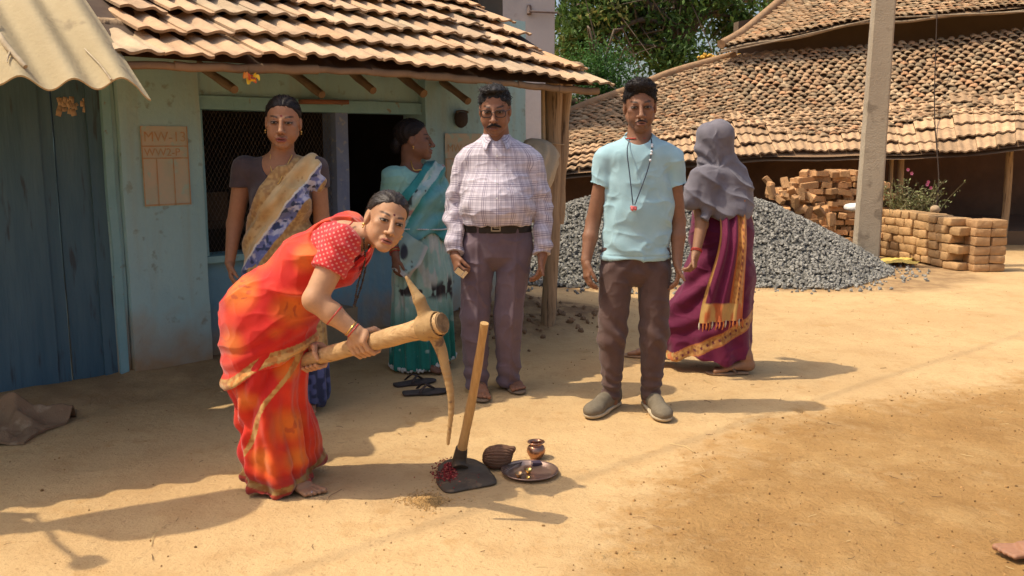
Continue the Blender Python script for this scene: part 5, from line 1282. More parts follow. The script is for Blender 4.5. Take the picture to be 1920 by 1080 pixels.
def fem_hair(H, root, bun=True, m=None, part=0.0, grow=1.0):
    S = SDF(); S.u(H.e((0, -.018, .040), (.0785*grow, .096, .081*grow)), .01)
    S.sub(H.e((0, .122, -.036), (.084, .078, .122)), .008).i(half(H.R@np.array([0, .62, -.78]), H.w(0, -.085, -.050)), .012)
    for k in (-1, 1): S.sub(H.e((.083*k, .004, -.022), (.020, .034, .034)), .008)
    S.sub(H.t((part, .07, .10), (part*.8, -.02, .124), .003), .004)
    if bun: S.u(H.e((0, -.103, -.030), (.042, .028, .042)), .02)
    def dp(V):
        L = H.loc(V); return .0011*np.sin(L[:, 1]*120+np.abs(L[:, 0])*260+2*vnoise(V, 20, 2))
    return hair(S, H, m or M_hair, root, .003, dp, 1100, .022, .05, .0010, 7, (0, -1, -.3), .14)

# ---------------------------------------------------------------- woman in the gold saree
def gold_woman():
    D = 4.45; q = lambda px, py, d=0: P(px, py, D+d)
    root = thing('person', 'woman in dark blouse and gold saree with blue border standing by the mesh window', 'person', (q(525, 750)[0], D, 0))
    H = Head(q(531, 229), (.14, -1, -.08), (.05, -.08, 1), 1.07)
    S = SDF(); add_head(S, H, jaw=1.0, nose=1.0, fem=True, full=1.15, cheek=1.1)
    S.u(ec(H.w(0, -.024, -.06), q(526, 318, .03), (.050, .052), (.062, .055), (1, 0, 0)), .025)
    S.u(rc(q(474, 314, .04), q(580, 316, .04), .042), .05); S.u(ec(q(525, 325, .04), q(522, 480, .03), (.135, .085), (.13, .095), (1, 0, 0)), .05)
    S.u(ec(q(522, 480, .03), (q(522, 480)[0], D+.03, .45), (.15, .11), (.12, .10), (1, 0, 0)), .05)
    a1, a2, a3 = q(459, 316, .04), q(440, 420, .06), q(431, 492, .0); b1, b2, b3 = q(592, 316, .04), q(604, 415, .06), q(598, 495, .0)
    for a, b_, c, th in ((a1, a2, a3, (.3, -1, 0)), (b1, b2, b3, (-.3, -1, 0))):
        S.u(rc(a, b_, .050, .038), .03).u(rc(b_, c, .040, .024), .015); hand(S, c, q(436 if c[0] < -1.2 else 596, 545, -.06)-c, th, curl=(.3, .4, .3) if th[0] > 0 else (-.3, -.4, -.3), size=.92, thumb_out=.4)
    for m in (-1, 1):
        x = q(522, 480)[0]+.09*m; S.u(rc((x, D+.03, .55), (x, D+.05, .09), .07, .035), .02); he = np.array([x+.02*m, D+.09, .012]); to = np.array([x+.05*m, D-.13, .012]); _, d, sd, L = foot(S, he, to, (x, D+.05, .09)); toes(S, he, d, sd, L, -m)
    tone = np.array([.33, .165, .088])
    def col(V):
        c = np.tile(tone, (len(V), 1))*(1+.09*fbm(V, 9, 3))[:, None]; return head_col(V, c, H, (.24, .075, .06), DARK, DARK, bindi=(.20, .02, .02), eye=(.24, .19, .16))
    body(S, root, M_skin, col, cut=q(530, 282)[2]); fem_hair(H, root)
    for m in (-1, 1): lobe(H, m, root)
    # blouse
    T = SDF(); T.u(rc(q(472, 318, .04), q(582, 318, .04), .052), .05); T.u(ec(q(525, 330, .04), q(522, 470, .03), (.148, .098), (.140, .105), (1, 0, 0)), .05)
    for m in (-.055, .065): T.u(el(q(524, 375, -.045)+[m, 0, 0], (.072, .062, .070)), .05)
    S = T.copy()
    for a, b_ in ((a1, a2), (b1, b2)): S.u(ec(a, a+(b_-a)*.6, (.062, .064), (.055, .058), (1, 0, 0)), .025)
    zc = q(450, 352)[2]; S.i(func(lambda V: np.where(np.abs(V[:, 0]-q(523, 350)[0]) > .155, zc-V[:, 2], q(523, 425)[2]-V[:, 2])), .003)
    S.sub(el(q(522, 298, -.05), (.090, .13, .108)), .006)
    garment('blouse', S, cloth_mat('charcoal_blouse', attr=False, c1=(.060, .046, .048), c2=(.080, .062, .064)), root, .0045, lambda V: wrinkle(V, .0035, (9, 9, 14), 3)*smooth(zc-.005, zc+.05, V[:, 2]))
    # saree: pallu over her left shoulder and the wrapped skirt
    edge = img_half(q, (545, 288), (438, 432), D); x0 = q(523, 350)[0]
    S = T.copy(); S.u(rc(b1, b1+(b2-b1)*.18, .060), .03); S.u(ec(q(522, 450, .03), q(522, 560, .03), (.150, .12), (.175, .14), (1, 0, 0)), .04); S.off(.011)
    S.i(func(lambda V: -edge(V)+.012*np.sin(V[:, 2]*20)), .004); S.i(half((.97, 0, .25), q(604, 320)), .01); S.sub(el(q(528, 290, -.02), (.052, .12, .055)), .01)
    def colp(V):
        s = edge(V); s = s+.004*vnoise(V, 30, 1); n1 = vnoise(V, 90, 2); n2 = fbm(V*[1, 1, 1], 38, 4)
        c = mixc((.50, .335, .14), (.62, .46, .23), smooth(-.3, .5, fbm(V*[14, 14, 5], 1, 3)))
        br = mixc((.33, .195, .075), (.46, .30, .115), smooth(-.3, .4, n1)); c = np.where(((s < .055) | (s > .208))[:, None], br, c)
        bl = mixc((.13, .16, .36), (.45, .46, .55), smooth(-.1, .25, n2)); bl = mixc(bl, (.03, .05, .12), smooth(.25, .4, vnoise(V, 60, 9))); c = np.where(((s > .150) & (s < .208))[:, None], bl, c)
        c = np.where(((s > .142) & (s < .150))[:, None], np.array([.60, .58, .52]), c); c = np.where(((s > .1) & (n2 > .5) & (s < .142))[:, None], br, c)
        return mixc(c, br*1.1, smooth(.13, .10, s)*smooth(q(500, 385)[2], q(500, 420)[2], V[:, 2])*smooth(-.25, .15, fbm(V, 30, 8)))
    garment('pallu', S, cloth_mat('gold_tissue', rough=.45, sheen=.3), root, .004, lambda V: .007*np.sin(edge(V)*95+2.0*vnoise(V, 7, 3))*smooth(.02, .06, edge(V))+wrinkle(V, .003, (10, 10, 10), 4), colp)
    S = SDF(); S.u(ec(q(522, 470, .03), (x0, D+.03, .70), (.15, .12), (.185, .15), (1, 0, 0)), .04); S.u(ec((x0, D+.03, .70), (x0, D+.03, .10), (.185, .15), (.20, .18), (1, 0, 0)), .04); S.i(half((0, 0, -1), (0, 0, .045)), .004)
    def cols(V):
        c = mixc((.50, .33, .13), (.32, .18, .07), smooth(-.1, .3, vnoise(V, 70, 3))); return mixc(c, mixc((.09, .11, .25), (.03, .04, .09), smooth(-.1, .2, vnoise(V, 40, 4))), smooth(.30, .24, V[:, 2]))
    garment('skirt', S, cloth_mat('gold_saree', rough=.5, sheen=.2), root, .0055, skirt_folds((x0, D+.03), 11, .014, .1, .9, 2), cols)
    b = MB(); b.tube(catmull([q(507, 290, -.015), q(508, 315, -.045), q(520, 345, -.075), q(534, 318, -.05), q(548, 290, -.015)], 24), .0025, 5); b.build('necklace', M_gold, root)
    return root
gold_woman()

# ---------------------------------------------------------------- woman in the teal saree
def teal_woman():
    D = 5.28; q = lambda px, py, d=0: P(px, py, D+d)
    root = thing('person', 'woman in aqua blouse and teal saree with lace hem looking away to the side', 'person', (q(790, 720)[0], D, 0))
    f = nrm(np.array([.62, -.78, 0])); sd = np.array([.78, .62, 0])             # body faces towards the yard
    H = Head(q(776, 262, .03), (.96, .10, .02), (-.06, 0, 1), 1.0)
    S = SDF(); add_head(S, H, jaw=1.0, nose=1.0, fem=True, full=.9)
    S.u(ec(H.w(0, -.026, -.06), q(772, 330, .05), (.050, .052), (.060, .055), sd), .025)
    n0, n1 = q(737, 332, -.06), q(812, 326, .14); S.u(rc(n0, n1, .042), .05); S.u(ec(q(776, 340, .05), q(786, 440, .05), (.13, .09), (.14, .11), sd), .05); S.u(ec(q(788, 440, .05), q(792, 560, .05), (.15, .12), (.13, .11), sd), .05)
    e1, w1 = q(728, 420, -.02), q(742, 478, -.16); S.u(rc(n0, e1, .052, .040), .03).u(rc(e1, w1, .041, .025), .015); hand(S, w1, q(741, 520, -.19)-w1, (.6, -.8, 0), curl=(.4, .6, .4), size=.92, thumb_out=.5)
    e2, w2 = q(832, 410, .20), q(812, 468, .20); S.u(rc(n1, e2, .050, .038), .03).u(rc(e2, w2, .04, .025), .015); hand(S, w2, q(806, 510, .16)-w2, (-.6, -.8, 0), curl=(-.3, -.4, -.3), size=.92)
    for m in (-1, 1):
        he = np.array([q(790, 600)[0]-.05, D+.06+.09*m, .012]); to = he+[.20, -.10, 0]; an = he+[.03, -.01, .09]; _, d, s2, L = foot(S, he, to, an); toes(S, he, d, s2, L*.95, 1); S.u(rc(an, q(790, 560, .05), .036, .07), .02)
    tone = np.array([.20, .095, .056])
    def col(V):
        c = np.tile(tone, (len(V), 1))*(1+.09*fbm(V, 9, 3))[:, None]; return head_col(V, c, H, (.16, .06, .05), DARK, DARK, eye=(.22, .18, .15))
    body(S, root, M_skin, col, cut=q(776, 302)[2]); fem_hair(H, root, grow=1.03)
    for m in (-1, 1): lobe(H, m, root)
    T = SDF(); T.u(rc(n0, n1, .053), .05); T.u(ec(q(776, 345, .05), q(786, 445, .05), (.145, .105), (.152, .125), sd), .05)
    for m in (-.06, .06): T.u(el(q(783, 372, .05)+f*.075+sd*m, (.072, .07, .068)), .05)
    S = T.copy(); S.u(ec(n0, n0+(e1-n0)*.72, (.064, .066), (.060, .064), sd), .025); S.u(ec(n1, n1+(e2-n1)*.6, (.062, .062), (.056, .058), sd), .025)
    zc = q(730, 372)[2]; S.i(func(lambda V: np.where((V-q(737, 340, -.06))@sd < -.03, zc+.02-V[:, 2], q(780, 430)[2]-V[:, 2])), .003); S.sub(el(q(781, 302, -.0), (.072, .10, .070)), .006)
    garment('blouse', S, cloth_mat('aqua_blouse', attr=False, c1=(.22, .47, .42), c2=(.28, .53, .47)), root, .0045, lambda V: wrinkle(V, .006, (9, 9, 14), 3))
    edge = img_half(q, (803, 292), (716, 432), D)
    S = T.copy(); S.u(ec(q(786, 430, .05), q(790, 520, .05), (.155, .13), (.175, .15), sd), .04); S.u(rc(n1, n1+(e2-n1)*.5, .060), .03); S.off(.011); S.i(func(lambda V: -edge(V)+.010*np.sin(V[:, 2]*23)), .004); S.sub(el(q(778, 300, 0), (.05, .10, .055)), .01)
    zb = q(786, 445)[2]; S.i(func(lambda V: zb-.03*np.sin(V[:, 0]*30)-V[:, 2]), .004)
    def colp(V):
        s = edge(V)+.006*vnoise(V, 20, 1); c = mixc((.028, .21, .21), (.05, .30, .29), smooth(-.4, .4, fbm(V*[8, 8, 4], 1, 2)))
        pale = mixc((.30, .50, .47), (.46, .58, .54), smooth(-.2, .3, vnoise(V, 30, 3))); pale = mixc(pale, (.04, .06, .06), smooth(.42, .55, vnoise(V, 34, 5))); pale = mixc(pale, (.5, .30, .28), smooth(.55, .65, vnoise(V, 26, 8)))
        c = np.where(((s > .045) & (s < .105))[:, None], pale, c); return mixc(c, (.20, .44, .44), smooth(.10, .16, s)*smooth(.30, .2, s)*.8)
    garment('pallu', S, cloth_mat('teal_georgette', rough=.6), root, .0045, lambda V: .008*np.sin(edge(V)*80+2*vnoise(V, 6, 3))*smooth(.02, .06, edge(V))+wrinkle(V, .004, (9, 9, 9), 4), colp)
    c0 = q(790, 500, .06); zh = .028; S = SDF(); S.u(ec(q(788, 440, .05), q(792, 520, .05), (.155, .13), (.178, .155), sd), .03); S.u(ec(q(792, 520, .05), (c0[0], D+.05, zh), (.178, .155), (.195, .185), sd), .03)
    hem = lambda V: V[:, 2]-(zh+.045*smooth(.02, .2, V[:, 0]-c0[0])+.008*np.sin(V[:, 0]*60))
    S.i(func(lambda V: -hem(V)), .003)
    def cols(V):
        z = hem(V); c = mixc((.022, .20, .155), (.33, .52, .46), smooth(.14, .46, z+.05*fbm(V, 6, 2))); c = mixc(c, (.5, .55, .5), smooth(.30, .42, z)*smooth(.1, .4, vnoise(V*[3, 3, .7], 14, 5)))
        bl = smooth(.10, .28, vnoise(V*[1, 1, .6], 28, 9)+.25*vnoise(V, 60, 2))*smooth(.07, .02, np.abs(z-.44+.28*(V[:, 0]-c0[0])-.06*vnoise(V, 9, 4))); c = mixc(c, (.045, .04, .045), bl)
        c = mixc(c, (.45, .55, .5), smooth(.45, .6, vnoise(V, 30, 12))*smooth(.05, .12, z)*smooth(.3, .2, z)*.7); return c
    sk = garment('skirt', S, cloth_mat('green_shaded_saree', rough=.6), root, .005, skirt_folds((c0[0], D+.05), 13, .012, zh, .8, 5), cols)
    # lace hem: scalloped loops
    b = MB(); Vi, Fi = ico(1)
    for k in range(120):
        a = k/120*2*np.pi; p = c0*[1, 1, 0]+sd*.200*math.cos(a)+f*.190*math.sin(a); z = zh+.045*float(smooth(.02, .2, p[0]-c0[0]))+.002
        p = np.array([p[0], p[1], z-.006*(k % 2)]); b.add(Vi*[.0085, .0085, .008+.003*(k % 3)]*(1+.2*rng.normal()) + p+rng.normal(0, .002, 3), Fi)
    b.build('lace_edging', mat('white_lace', (.68, .66, .60), (.5, .5, .46), 60, .9), sk)
    # the lace bordered end of the pallu, tucked at the waist, with a dark printed flower
    A = [q(748, 428, -.10), q(803, 468, -.17)]; B = [q(735, 505, -.15), q(768, 526, -.19)]; U, W = np.meshgrid(np.linspace(0, 1, 26), np.linspace(0, 1, 26), indexing='ij'); U, W = U.ravel()[:, None], W.ravel()[:, None]
    V = (A[0]*(1-U)+A[1]*U)*(1-W)+(B[0]*(1-U)+B[1]*U)*W; V[:, 1] += (.016*np.sin(9*U+4*W)-.05*np.sin(np.pi*U)*np.sin(np.pi*W*.6))[:, 0]; V[:, 2] += (.012*np.sin(7*W+2*U))[:, 0]
    c = np.tile((.28, .40, .36), (len(V), 1)); c = mixc(c, (.04, .045, .06), smooth(.17, .12, np.hypot(U[:, 0]-.35, W[:, 0]-.40))); c = mixc(c, (.50, .50, .46), smooth(.86, .92, np.maximum(U[:, 0], W[:, 0]))); c = mixc(c, (.10, .12, .10), smooth(.35, .5, vnoise(V, 60, 3))*(W[:, 0] > .45))
    mb = MB(); mb.add(V, grid_faces(26, 26), c); mb.add(V+[0, .004, 0], grid_faces(26, 26)[:, ::-1], c); mb.build('pallu_end', cloth_mat('printed_pallu', rough=.7), root, usecol=True)
    b = MB(); t = np.linspace(-.2, 3.4, 60); ch = [q(786, 427, .05)+sd*.172*math.cos(x)+f*.148*math.sin(x)+np.array([0, 0, -.006*math.sin(2*x)]) for x in t]
    for k, p in enumerate(ch): b.add(Vi*[.0062, .0062, .0055], Fi); b.V[-1] += p
    b.build('waist_chain', mat('silver', (.75, .75, .74), rough=.3, metal=.8), root)
    bangles('bangle', w1-nrm(w1-e1)*.012, e1, .031, (M_redb, M_gold), root, 3)
    b = MB(); b.tube(catmull([q(770, 300, -.01), q(776, 318, -.05), q(790, 318, -.03)], 14), .0035, 5); b.build('necklace', M_gold, root)
    ms, mt = mat('dark_rubber', (.045, .036, .033), (.065, .052, .046), 20, .8), mat('dark_strap', (.05, .035, .03), rough=.7)
    for (a, b_), lb in (((G(735, 727), G(790, 719)), 'dark empty slipper further from the viewer at the foot of the teal saree woman'), ((G(750, 742), G(833, 736)), 'dark empty slipper nearer the viewer in front of the teal saree hem')):
        d = nrm(b_-a); sl = sandal(None, a, a+d*.25, ms, mt, 'thong'); sl.name = 'slipper'; tag(sl, lb, 'slipper')
    return root
teal_woman()

# ---------------------------------------------------------------- woman under the grey shawl
def maroon_woman():
    D = 5.25; q = lambda px, py, d=0: P(px, py, D+d)
    root = thing('person', 'woman walking off with head wrapped in a grey shawl above a maroon saree', 'person', (q(1350, 700)[0], D, 0))
    H = Head(q(1339, 268, .0), (-.80, .45, -.12), (-.05, 0, 1), .94)
    S = SDF(); add_head(S, H, fem=True); S.u(ec(H.w(0, -.024, -.06), q(1345, 330, .03), (.050, .052), (.06, .055), (1, 0, 0)), .025)
    s1, s2 = q(1306, 338, .02), q(1388, 336, .06); S.u(rc(s1, s2, .042), .05); S.u(ec(q(1347, 340, .04), q(1352, 450, .04), (.13, .09), (.14, .11), (1, 0, 0)), .05); S.u(ec(q(1352, 450, .04), q(1352, 560, .04), (.14, .12), (.13, .11), (1, 0, 0)), .05)
    e, w = q(1316, 420, -.10), q(1305, 474, -.17); S.u(rc(s1, e, .046, .036), .03).u(rc(e, w, .037, .024), .015); hand(S, w, q(1297, 515, -.20)-w, (-.6, -.8, .1), curl=(-.5, -.7, -.5), size=.92, thumb_out=.5)
    e2, w2 = q(1400, 420, .10), q(1385, 470, .25); S.u(rc(s2, e2, .046, .036), .03).u(rc(e2, w2, .037, .024), .015); hand(S, w2, (-.1, .3, -.9), (0, 1, 0), size=.92)
    hl = G(1409, 697, .018)+[0, .02, 0]; S.u(rc(q(1370, 560, .04), hl+[-.03, 0, .09], .07, .034), .02); _, d, sd, L = foot(S, hl, hl+[-.235, -.02, 0], hl+np.array([-.03, 0, .09])); toes(S, hl, d, sd, L*.95, 1)
    hl2 = G(1240, 668, .018); S.u(rc(q(1335, 560, .04), hl2+[-.02, 0, .09], .07, .034), .02); _, d, sd, L = foot(S, hl2, hl2+[-.20, .06, 0], hl2+np.array([-.02, 0, .09])); toes(S, hl2, d, sd, L*.95, 1)
    tone = np.array([.30, .155, .085])
    body(S, root, M_skin, lambda V: head_col(V, np.tile(tone, (len(V), 1))*(1+.09*fbm(V, 9, 3))[:, None], H, (.2, .08, .06), DARK, DARK), cut=q(1340, 310)[2])
    # saree
    c0 = q(1345, 500, .04); S = SDF(); S.u(ec(q(1348, 350, .04), q(1353, 440, .04), (.155, .12), (.175, .14), (1, 0, 0)), .04); S.u(ec(q(1352, 440, .04), q(1350, 520, .04), (.178, .145), (.195, .17), (1, 0, 0)), .04)
    S.u(ec(q(1350, 520, .04), q(1342, 690, .04), (.195, .17), (.205, .19), (1, 0, 0)), .04); S.u(ec(q(1300, 560, .04), q(1272, 688, .06), (.10, .11), (.095, .12), (1, 0, 0)), .05); S.u(ec(q(1270, 590, .08), q(1222, 662, .14), (.08, .09), (.06, .08), (1, 0, 0)), .05)
    A = q(1240, 692, -.12); Bp = q(1420, 690, -.12)
    hem = lambda V: V[:, 2]-(.085+.018*np.sin(V[:, 0]*19)+.07*smooth(-.32, -.45, V[:, 0]-c0[0]))
    S.i(func(lambda V: -hem(V)), .003); band = img_half(q, (1250, 676), (1412, 590), D)
    def colp(V):
        c = mixc((.105, .009, .038), (.145, .014, .052), smooth(-.3, .4, fbm(V*[5, 5, 9], 1, 2))); s = band(V); front = V[:, 1] < D+.12
        bd = (np.abs(s) < .034); tt = V[:, 0]*.88+V[:, 2]*.47; g = mixc((.47, .25, .08), (.34, .15, .05), smooth(-.1, .2, vnoise(V, 90, 3))); g = np.where((np.abs(s) > .026)[:, None], np.array([.42, .15, .05]), g); g = np.where(((np.abs(s) < .008) & (np.sin(tt*170) > .5))[:, None], np.array([.14, .03, .04]), g)
        c = np.where((bd & front)[:, None], g, c); c = np.where((hem(V) < .05)[:, None] & (V[:, 0] < q(1262, 600)[0])[:, None], mixc((.55, .17, .05), (.5, .33, .12), smooth(-.1, .2, vnoise(V, 60, 5))), c); return c
    def disp(V):
        a = angle_about(V, c0[:2]); w = vnoise(V, 4, 3); d = .010*np.sin(9*a+2*w)*smooth(.75, .2, V[:, 2])
        d += .012*np.sin((V[:, 2]*.8-V[:, 0]*.45)*62+3*w)*smooth(.85, .6, V[:, 2])*smooth(.15, .3, V[:, 2])*smooth(.22, -.1, V[:, 0]-c0[0]); return d+wrinkle(V, .006, (7, 7, 9), 6)
    sk = garment('saree', S, cloth_mat('maroon_saree', rough=.7), root, .005, disp, colp)
    # hanging end of the saree with gold borders and tassels
    nu, nv = 40, 60; U, W = np.meshgrid(np.linspace(0, 1, nu), np.linspace(0, 1, nv), indexing='ij'); U, W = U.ravel(), W.ravel()
    xl = 1338-33*W+8*np.sin(W*5); xr = 1390-14*W; py = 372+212*W+12*U*np.sin(3*W)-14*(1-U)*0
    V = np.array([q(xl[i]+(xr[i]-xl[i])*U[i], py[i]+9*(1-U[i])*W[i], 0) for i in range(len(U))]); V[:, 1] = D-.13-.07*smooth(0, .35, W)-.02*W+.016*np.sin(U*19+W*2)*(1-.3*W)+.07*np.maximum(0, U-.8)
    c = mixc((.12, .010, .042), (.16, .016, .058), smooth(-.3, .4, fbm(V*[20, 3, 3], 1, 2))); g = mixc((.52, .25, .07), (.38, .14, .04), smooth(-.1, .25, vnoise(V, 90, 3)))
    rb = (U > .66)*1.; g2 = np.where((np.abs(U-.83)[:, None] < .035) & (np.sin(W*120) > .3)[:, None], np.array([.16, .04, .03]), g); g2 = np.where((np.abs(U-.83) > .13)[:, None], np.array([.48, .13, .03]), g2); c = np.where(rb[:, None] > 0, g2, c); c = np.where((U < .06)[:, None], np.array([.5, .25, .07]), c)
    hemc = mixc((.55, .33, .11), (.50, .13, .04), smooth(-.1, .25, vnoise(V*[1, 1, .2], 60, 8))); c = np.where((W > .84)[:, None], hemc, c)
    mb = MB(); f_ = grid_faces(nu, nv); mb.add(V, f_, c); mb.add(V+[0, .005, 0], f_[:, ::-1], c)
    pe = mb.build('pallu_end', cloth_mat('maroon_pallu', rough=.65), root, usecol=True)
    b = MB(); bot = V.reshape(nu, nv, 3)[:, -1]
    for k in range(0, nu, 3): p = bot[k]; b.tube([p+[0, 0, .004], p+[.003*math.sin(k), -.004, -.018], p+[.006*math.sin(k*2), 0, -.038-.01*(k % 2)]], [.003, .006, .002], 5, c=((.62, .55, .42) if k % 4 == 0 else (.55, .17, .05)))
    b.build('tassel', mat('tassel_thread', (1, 1, 1), attr=True), pe, usecol=True)
    # shawl over head and shoulders
    S = SDF(); S.u(H.e((0, -.012, .040), (.094, .112, .100)), .02); S.u(H.e((0, .035, -.03), (.080, .085, .11)), .03); S.u(ec(q(1345, 290, .02), q(1352, 345, .04), (.090, .095), (.150, .12), (1, 0, 0)), .05)
    S.u(ec(q(1348, 340, .04), q(1352, 372, .03), (.172, .13), (.185, .155), (1, 0, 0)), .05); S.u(ec(q(1356, 365, .03), q(1368, 400, .0), (.150, .15), (.130, .16), (1, 0, 0)), .04)
    S.u(rc(q(1325, 322, -.10), q(1396, 350, -.04), .040, .045), .03); S.u(ec(q(1318, 335, -.10), q(1296, 378, -.12), (.085, .05), (.060, .045), (1, 0, 0)), .03); S.u(ec(q(1330, 335, -.10), q(1325, 405, -.14), (.06, .05), (.026, .03), (1, 0, 0)), .03); S.u(ec(q(1348, 370, -.06), q(1368, 395, -.1), (.09, .07), (.10, .07), (1, 0, 0)), .04)
    S.sub(el(q(1322, 300, -.115), (.026, .05, .030), euler(0, .5, 0)), .012); S.sub(rc(q(1316, 350, -.17), q(1310, 400, -.18), .012, .024), .015)
    S.i(func(lambda V: (q(1350, 402)[2]-.03*smooth(1, -1, (V[:, 0]-c0[0])/.1)+.016*np.sin(V[:, 0]*46))-V[:, 2]), .004)
    cx = q(1340, 315)
    def disp(V):
        r = np.hypot(V[:, 0]-cx[0]-.02, (V[:, 2]-cx[2])); th = np.arctan2(V[:, 0]-cx[0], V[:, 2]-cx[2]); low = smooth(cx[2]+.06, cx[2]-.02, V[:, 2])
        a = (V[:, 2]-cx[2])+.55*(V[:, 0]-cx[0]); d = low*.016*((1-np.abs(np.sin(a*30+2.2*vnoise(V, 6, 3))))**2-.3)*(.7+.4*vnoise(V, 5, 8))*smooth(.02, .09, r); d += (1-low)*.007*np.sin(th*7+V[:, 2]*30+2*vnoise(V, 7, 8)); return d+wrinkle(V, .0045, (10, 10, 8), 9)
    garment('shawl', S, cloth_mat('grey_cotton_shawl', attr=False, c1=(.140, .128, .148), c2=(.18, .165, .185), weave=300, bump=.002), root, .0045, disp)
    bangles('bangle', w-nrm(w-e)*.010, e, .030, (M_redb,), root, 2)
    ms, mt = mat('worn_tan_rubber', (.34, .21, .12), (.26, .16, .09), 20, .8), mat('tan_strap', (.2, .12, .07), rough=.7)
    sandal(root, hl-[0, 0, .018], hl+[-.25, -.02, -.018], ms, mt, 'thong'); sandal(root, hl2-[0, 0, .018], hl2+[-.215, .065, -.018], ms, mt, 'thong')
    return root
maroon_woman()
# ================================================================ woman in the orange saree bending over the pickaxe
def orange_woman():
    D = 3.45; q = lambda px, py, d=0: P(px, py, D+d)
    root = thing('person', 'barefoot woman in orange red saree bending low with a pickaxe in both hands', 'person', (q(520, 915)[0], D, 0))
    H = Head(q(724, 414, -.06), (.38, -.92, -.02), (.33, .08, .94), .965)
    S = SDF(); add_head(S, H, jaw=.96, nose=1.08, fem=True, full=-.3)
    sh, sf = q(640, 458, -.15), q(652, 436, .15)
    S.u(ec(H.w(0, -.028, -.055), q(652, 446, -.01), (.047, .050), (.060, .055), (0, 1, 0)), .025)
    S.u(rc(sh, sf, .044), .05); S.u(ec(q(505, 570, 0), q(628, 462, 0), (.135, .10), (.135, .085), (0, 1, 0)), .05); S.u(el(q(505, 592, 0), (.14, .145, .13)), .05)
    el_, wr = q(590, 562, -.235), q(668, 624, -.235)
    S.u(rc(sh, el_, .054, .043), .03).u(rc(el_, el_*.6+wr*.4, .043, .040), .015).u(rc(el_*.6+wr*.4, wr, .040, .026), .015)
    # pickaxe line: handle end behind, head in front
    h0, h1 = q(572, 676, -.05), q(806, 612, -.36); hd = nrm(h1-h0)
    def on_h(px): 
        t = (px-572)/(806-572); return h0+(h1-h0)*t
    # near hand: palm over the handle, fingers wrapped round it
    gc = on_h(692); R = .034
    def grip(S, c, out, sgn, wrist):
        """Fist round the handle at c; out: from the handle towards the back of the hand."""
        out = nrm(out-hd*(out@hd)); w = np.cross(hd, out)*sgn
        S.u(rc(wrist, c+out*(R+.010)-hd*.0, .026, .024), .02); S.u(ec(c-hd*.034+out*(R+.010), c+hd*.036+out*(R+.010), (.030, .014), (.030, .014), w), .012)
        for i in range(4):
            o = c+hd*(.034-.0225*i); pts = [o+(R+.012)*(math.cos(a)*out+math.sin(a)*w) if a < 1.0 else o+(R+.007)*(math.cos(a)*out+math.sin(a)*w) for a in (.55, 1.25, 2.0, 2.75, 3.3)]
            for k in range(4): S.u(rc(pts[k], pts[k+1], (.0102, .0098, .0092, .0085)[k], (.0098, .0092, .0085, .0075)[k]), .003)
        o = c+hd*.045; pts = [o-hd*.03+(R+.010)*(math.cos(-.6)*out+math.sin(-.6)*w), o+(R+.011)*(math.cos(-1.2)*out+math.sin(-1.2)*w), o+hd*.012+(R+.009)*(math.cos(-1.9)*out+math.sin(-1.9)*w), o+hd*.02+(R+.008)*(math.cos(-2.5)*out+math.sin(-2.5)*w)]
        for k in range(3): S.u(rc(pts[k], pts[k+1], (.0135, .0115, .0100)[k], (.0115, .0100, .008)[k]), .004)
    grip(S, gc, np.array([-.25, -.75, .75]), 1, wr)
    g2 = on_h(588); e2, w2 = q(548, 560, .16), q(566, 632, .06); S.u(rc(sf, e2, .052, .041), .03).u(rc(e2, w2, .041, .026), .015); grip(S, g2, np.array([-.2, .8, .5]), -1, w2)
    fh = G(512, 905); ft = G(600, 932); fh2 = G(512, 852); ft2 = G(596, 862)
    for he, to, an, kn, s_ in ((fh, ft, q(512, 878, .02), q(510, 740, -.02), -1), (fh2+[0, .05, 0], ft2+[0, .05, 0], q(555, 835, .18), q(545, 730, .10), 1)):
        he = he+[0, 0, .003]; to = to+[0, 0, .003]; _, d, sd, L = foot(S, he, to-nrm(to-he)*.01, an, ar=.036); toes(S, he, d, sd, L, s_*-1 if s_ < 0 else 1); S.u(rc(an, kn, .036, .055), .02).u(rc(kn, q(505, 600, .0), .06, .085), .03)
    tone = np.array([.48, .26, .14])
    def col(V):
        c = np.tile(tone, (len(V), 1))*(1+.09*fbm(V, 9, 3))[:, None]; c = np.where((V[:, 2] < .10)[:, None], c*.72, c); return head_col(V, c, H, (.34, .12, .085), DARK, DARK, bindi=(.10, .01, .02), eye=(.36, .31, .26))
    body(S, root, M_skin, col, cut=q(672, 440, -.03)[0], axis=0)
    fem_hair(H, root, m=mat('brown_black_hair', (.022, .015, .011), (.042, .029, .021), 60, .5, bump=.002, bscale=180, spec=.3), part=-.004)
    for m in (-1, 1): lobe(H, m, root)
    # torso field shared by blouse and saree
    tv = nrm(q(628, 462)-q(505, 570)); T = SDF(); T.u(rc(sh, sf, .056), .05); T.u(ec(q(505, 570, 0), q(622, 466, 0), (.150, .118), (.150, .100), (0, 1, 0)), .05)
    for m in (-.07, .06): T.u(el(q(642, 500, m), (.062, .065, .062)), .05)
    S = T.copy(); S.u(ec(sh, sh+(el_-sh)*.60, (.070, .068), (.066, .066), (0, 1, 0)), .03); S.u(ec(sf, sf+(e2-sf)*.6, (.068, .066), (.064, .064), (0, 1, 0)), .03)
    ax = nrm(el_-sh); lim = ((el_-sh)*.50)@ax
    S.i(func(lambda V: np.where((V[:, 1] < D-.10) & (((V-sh)@ax) > .02), (V-sh)@ax-lim, -.05)), .003); S.i(half(-tv, q(575, 520)), .004)
    S.sub(el(q(662, 404, .00), (.095, .105, .050), euler(0, .42, 0)), .006); S.sub(el(q(690, 452, -.02), (.07, .085, .07)), .006)
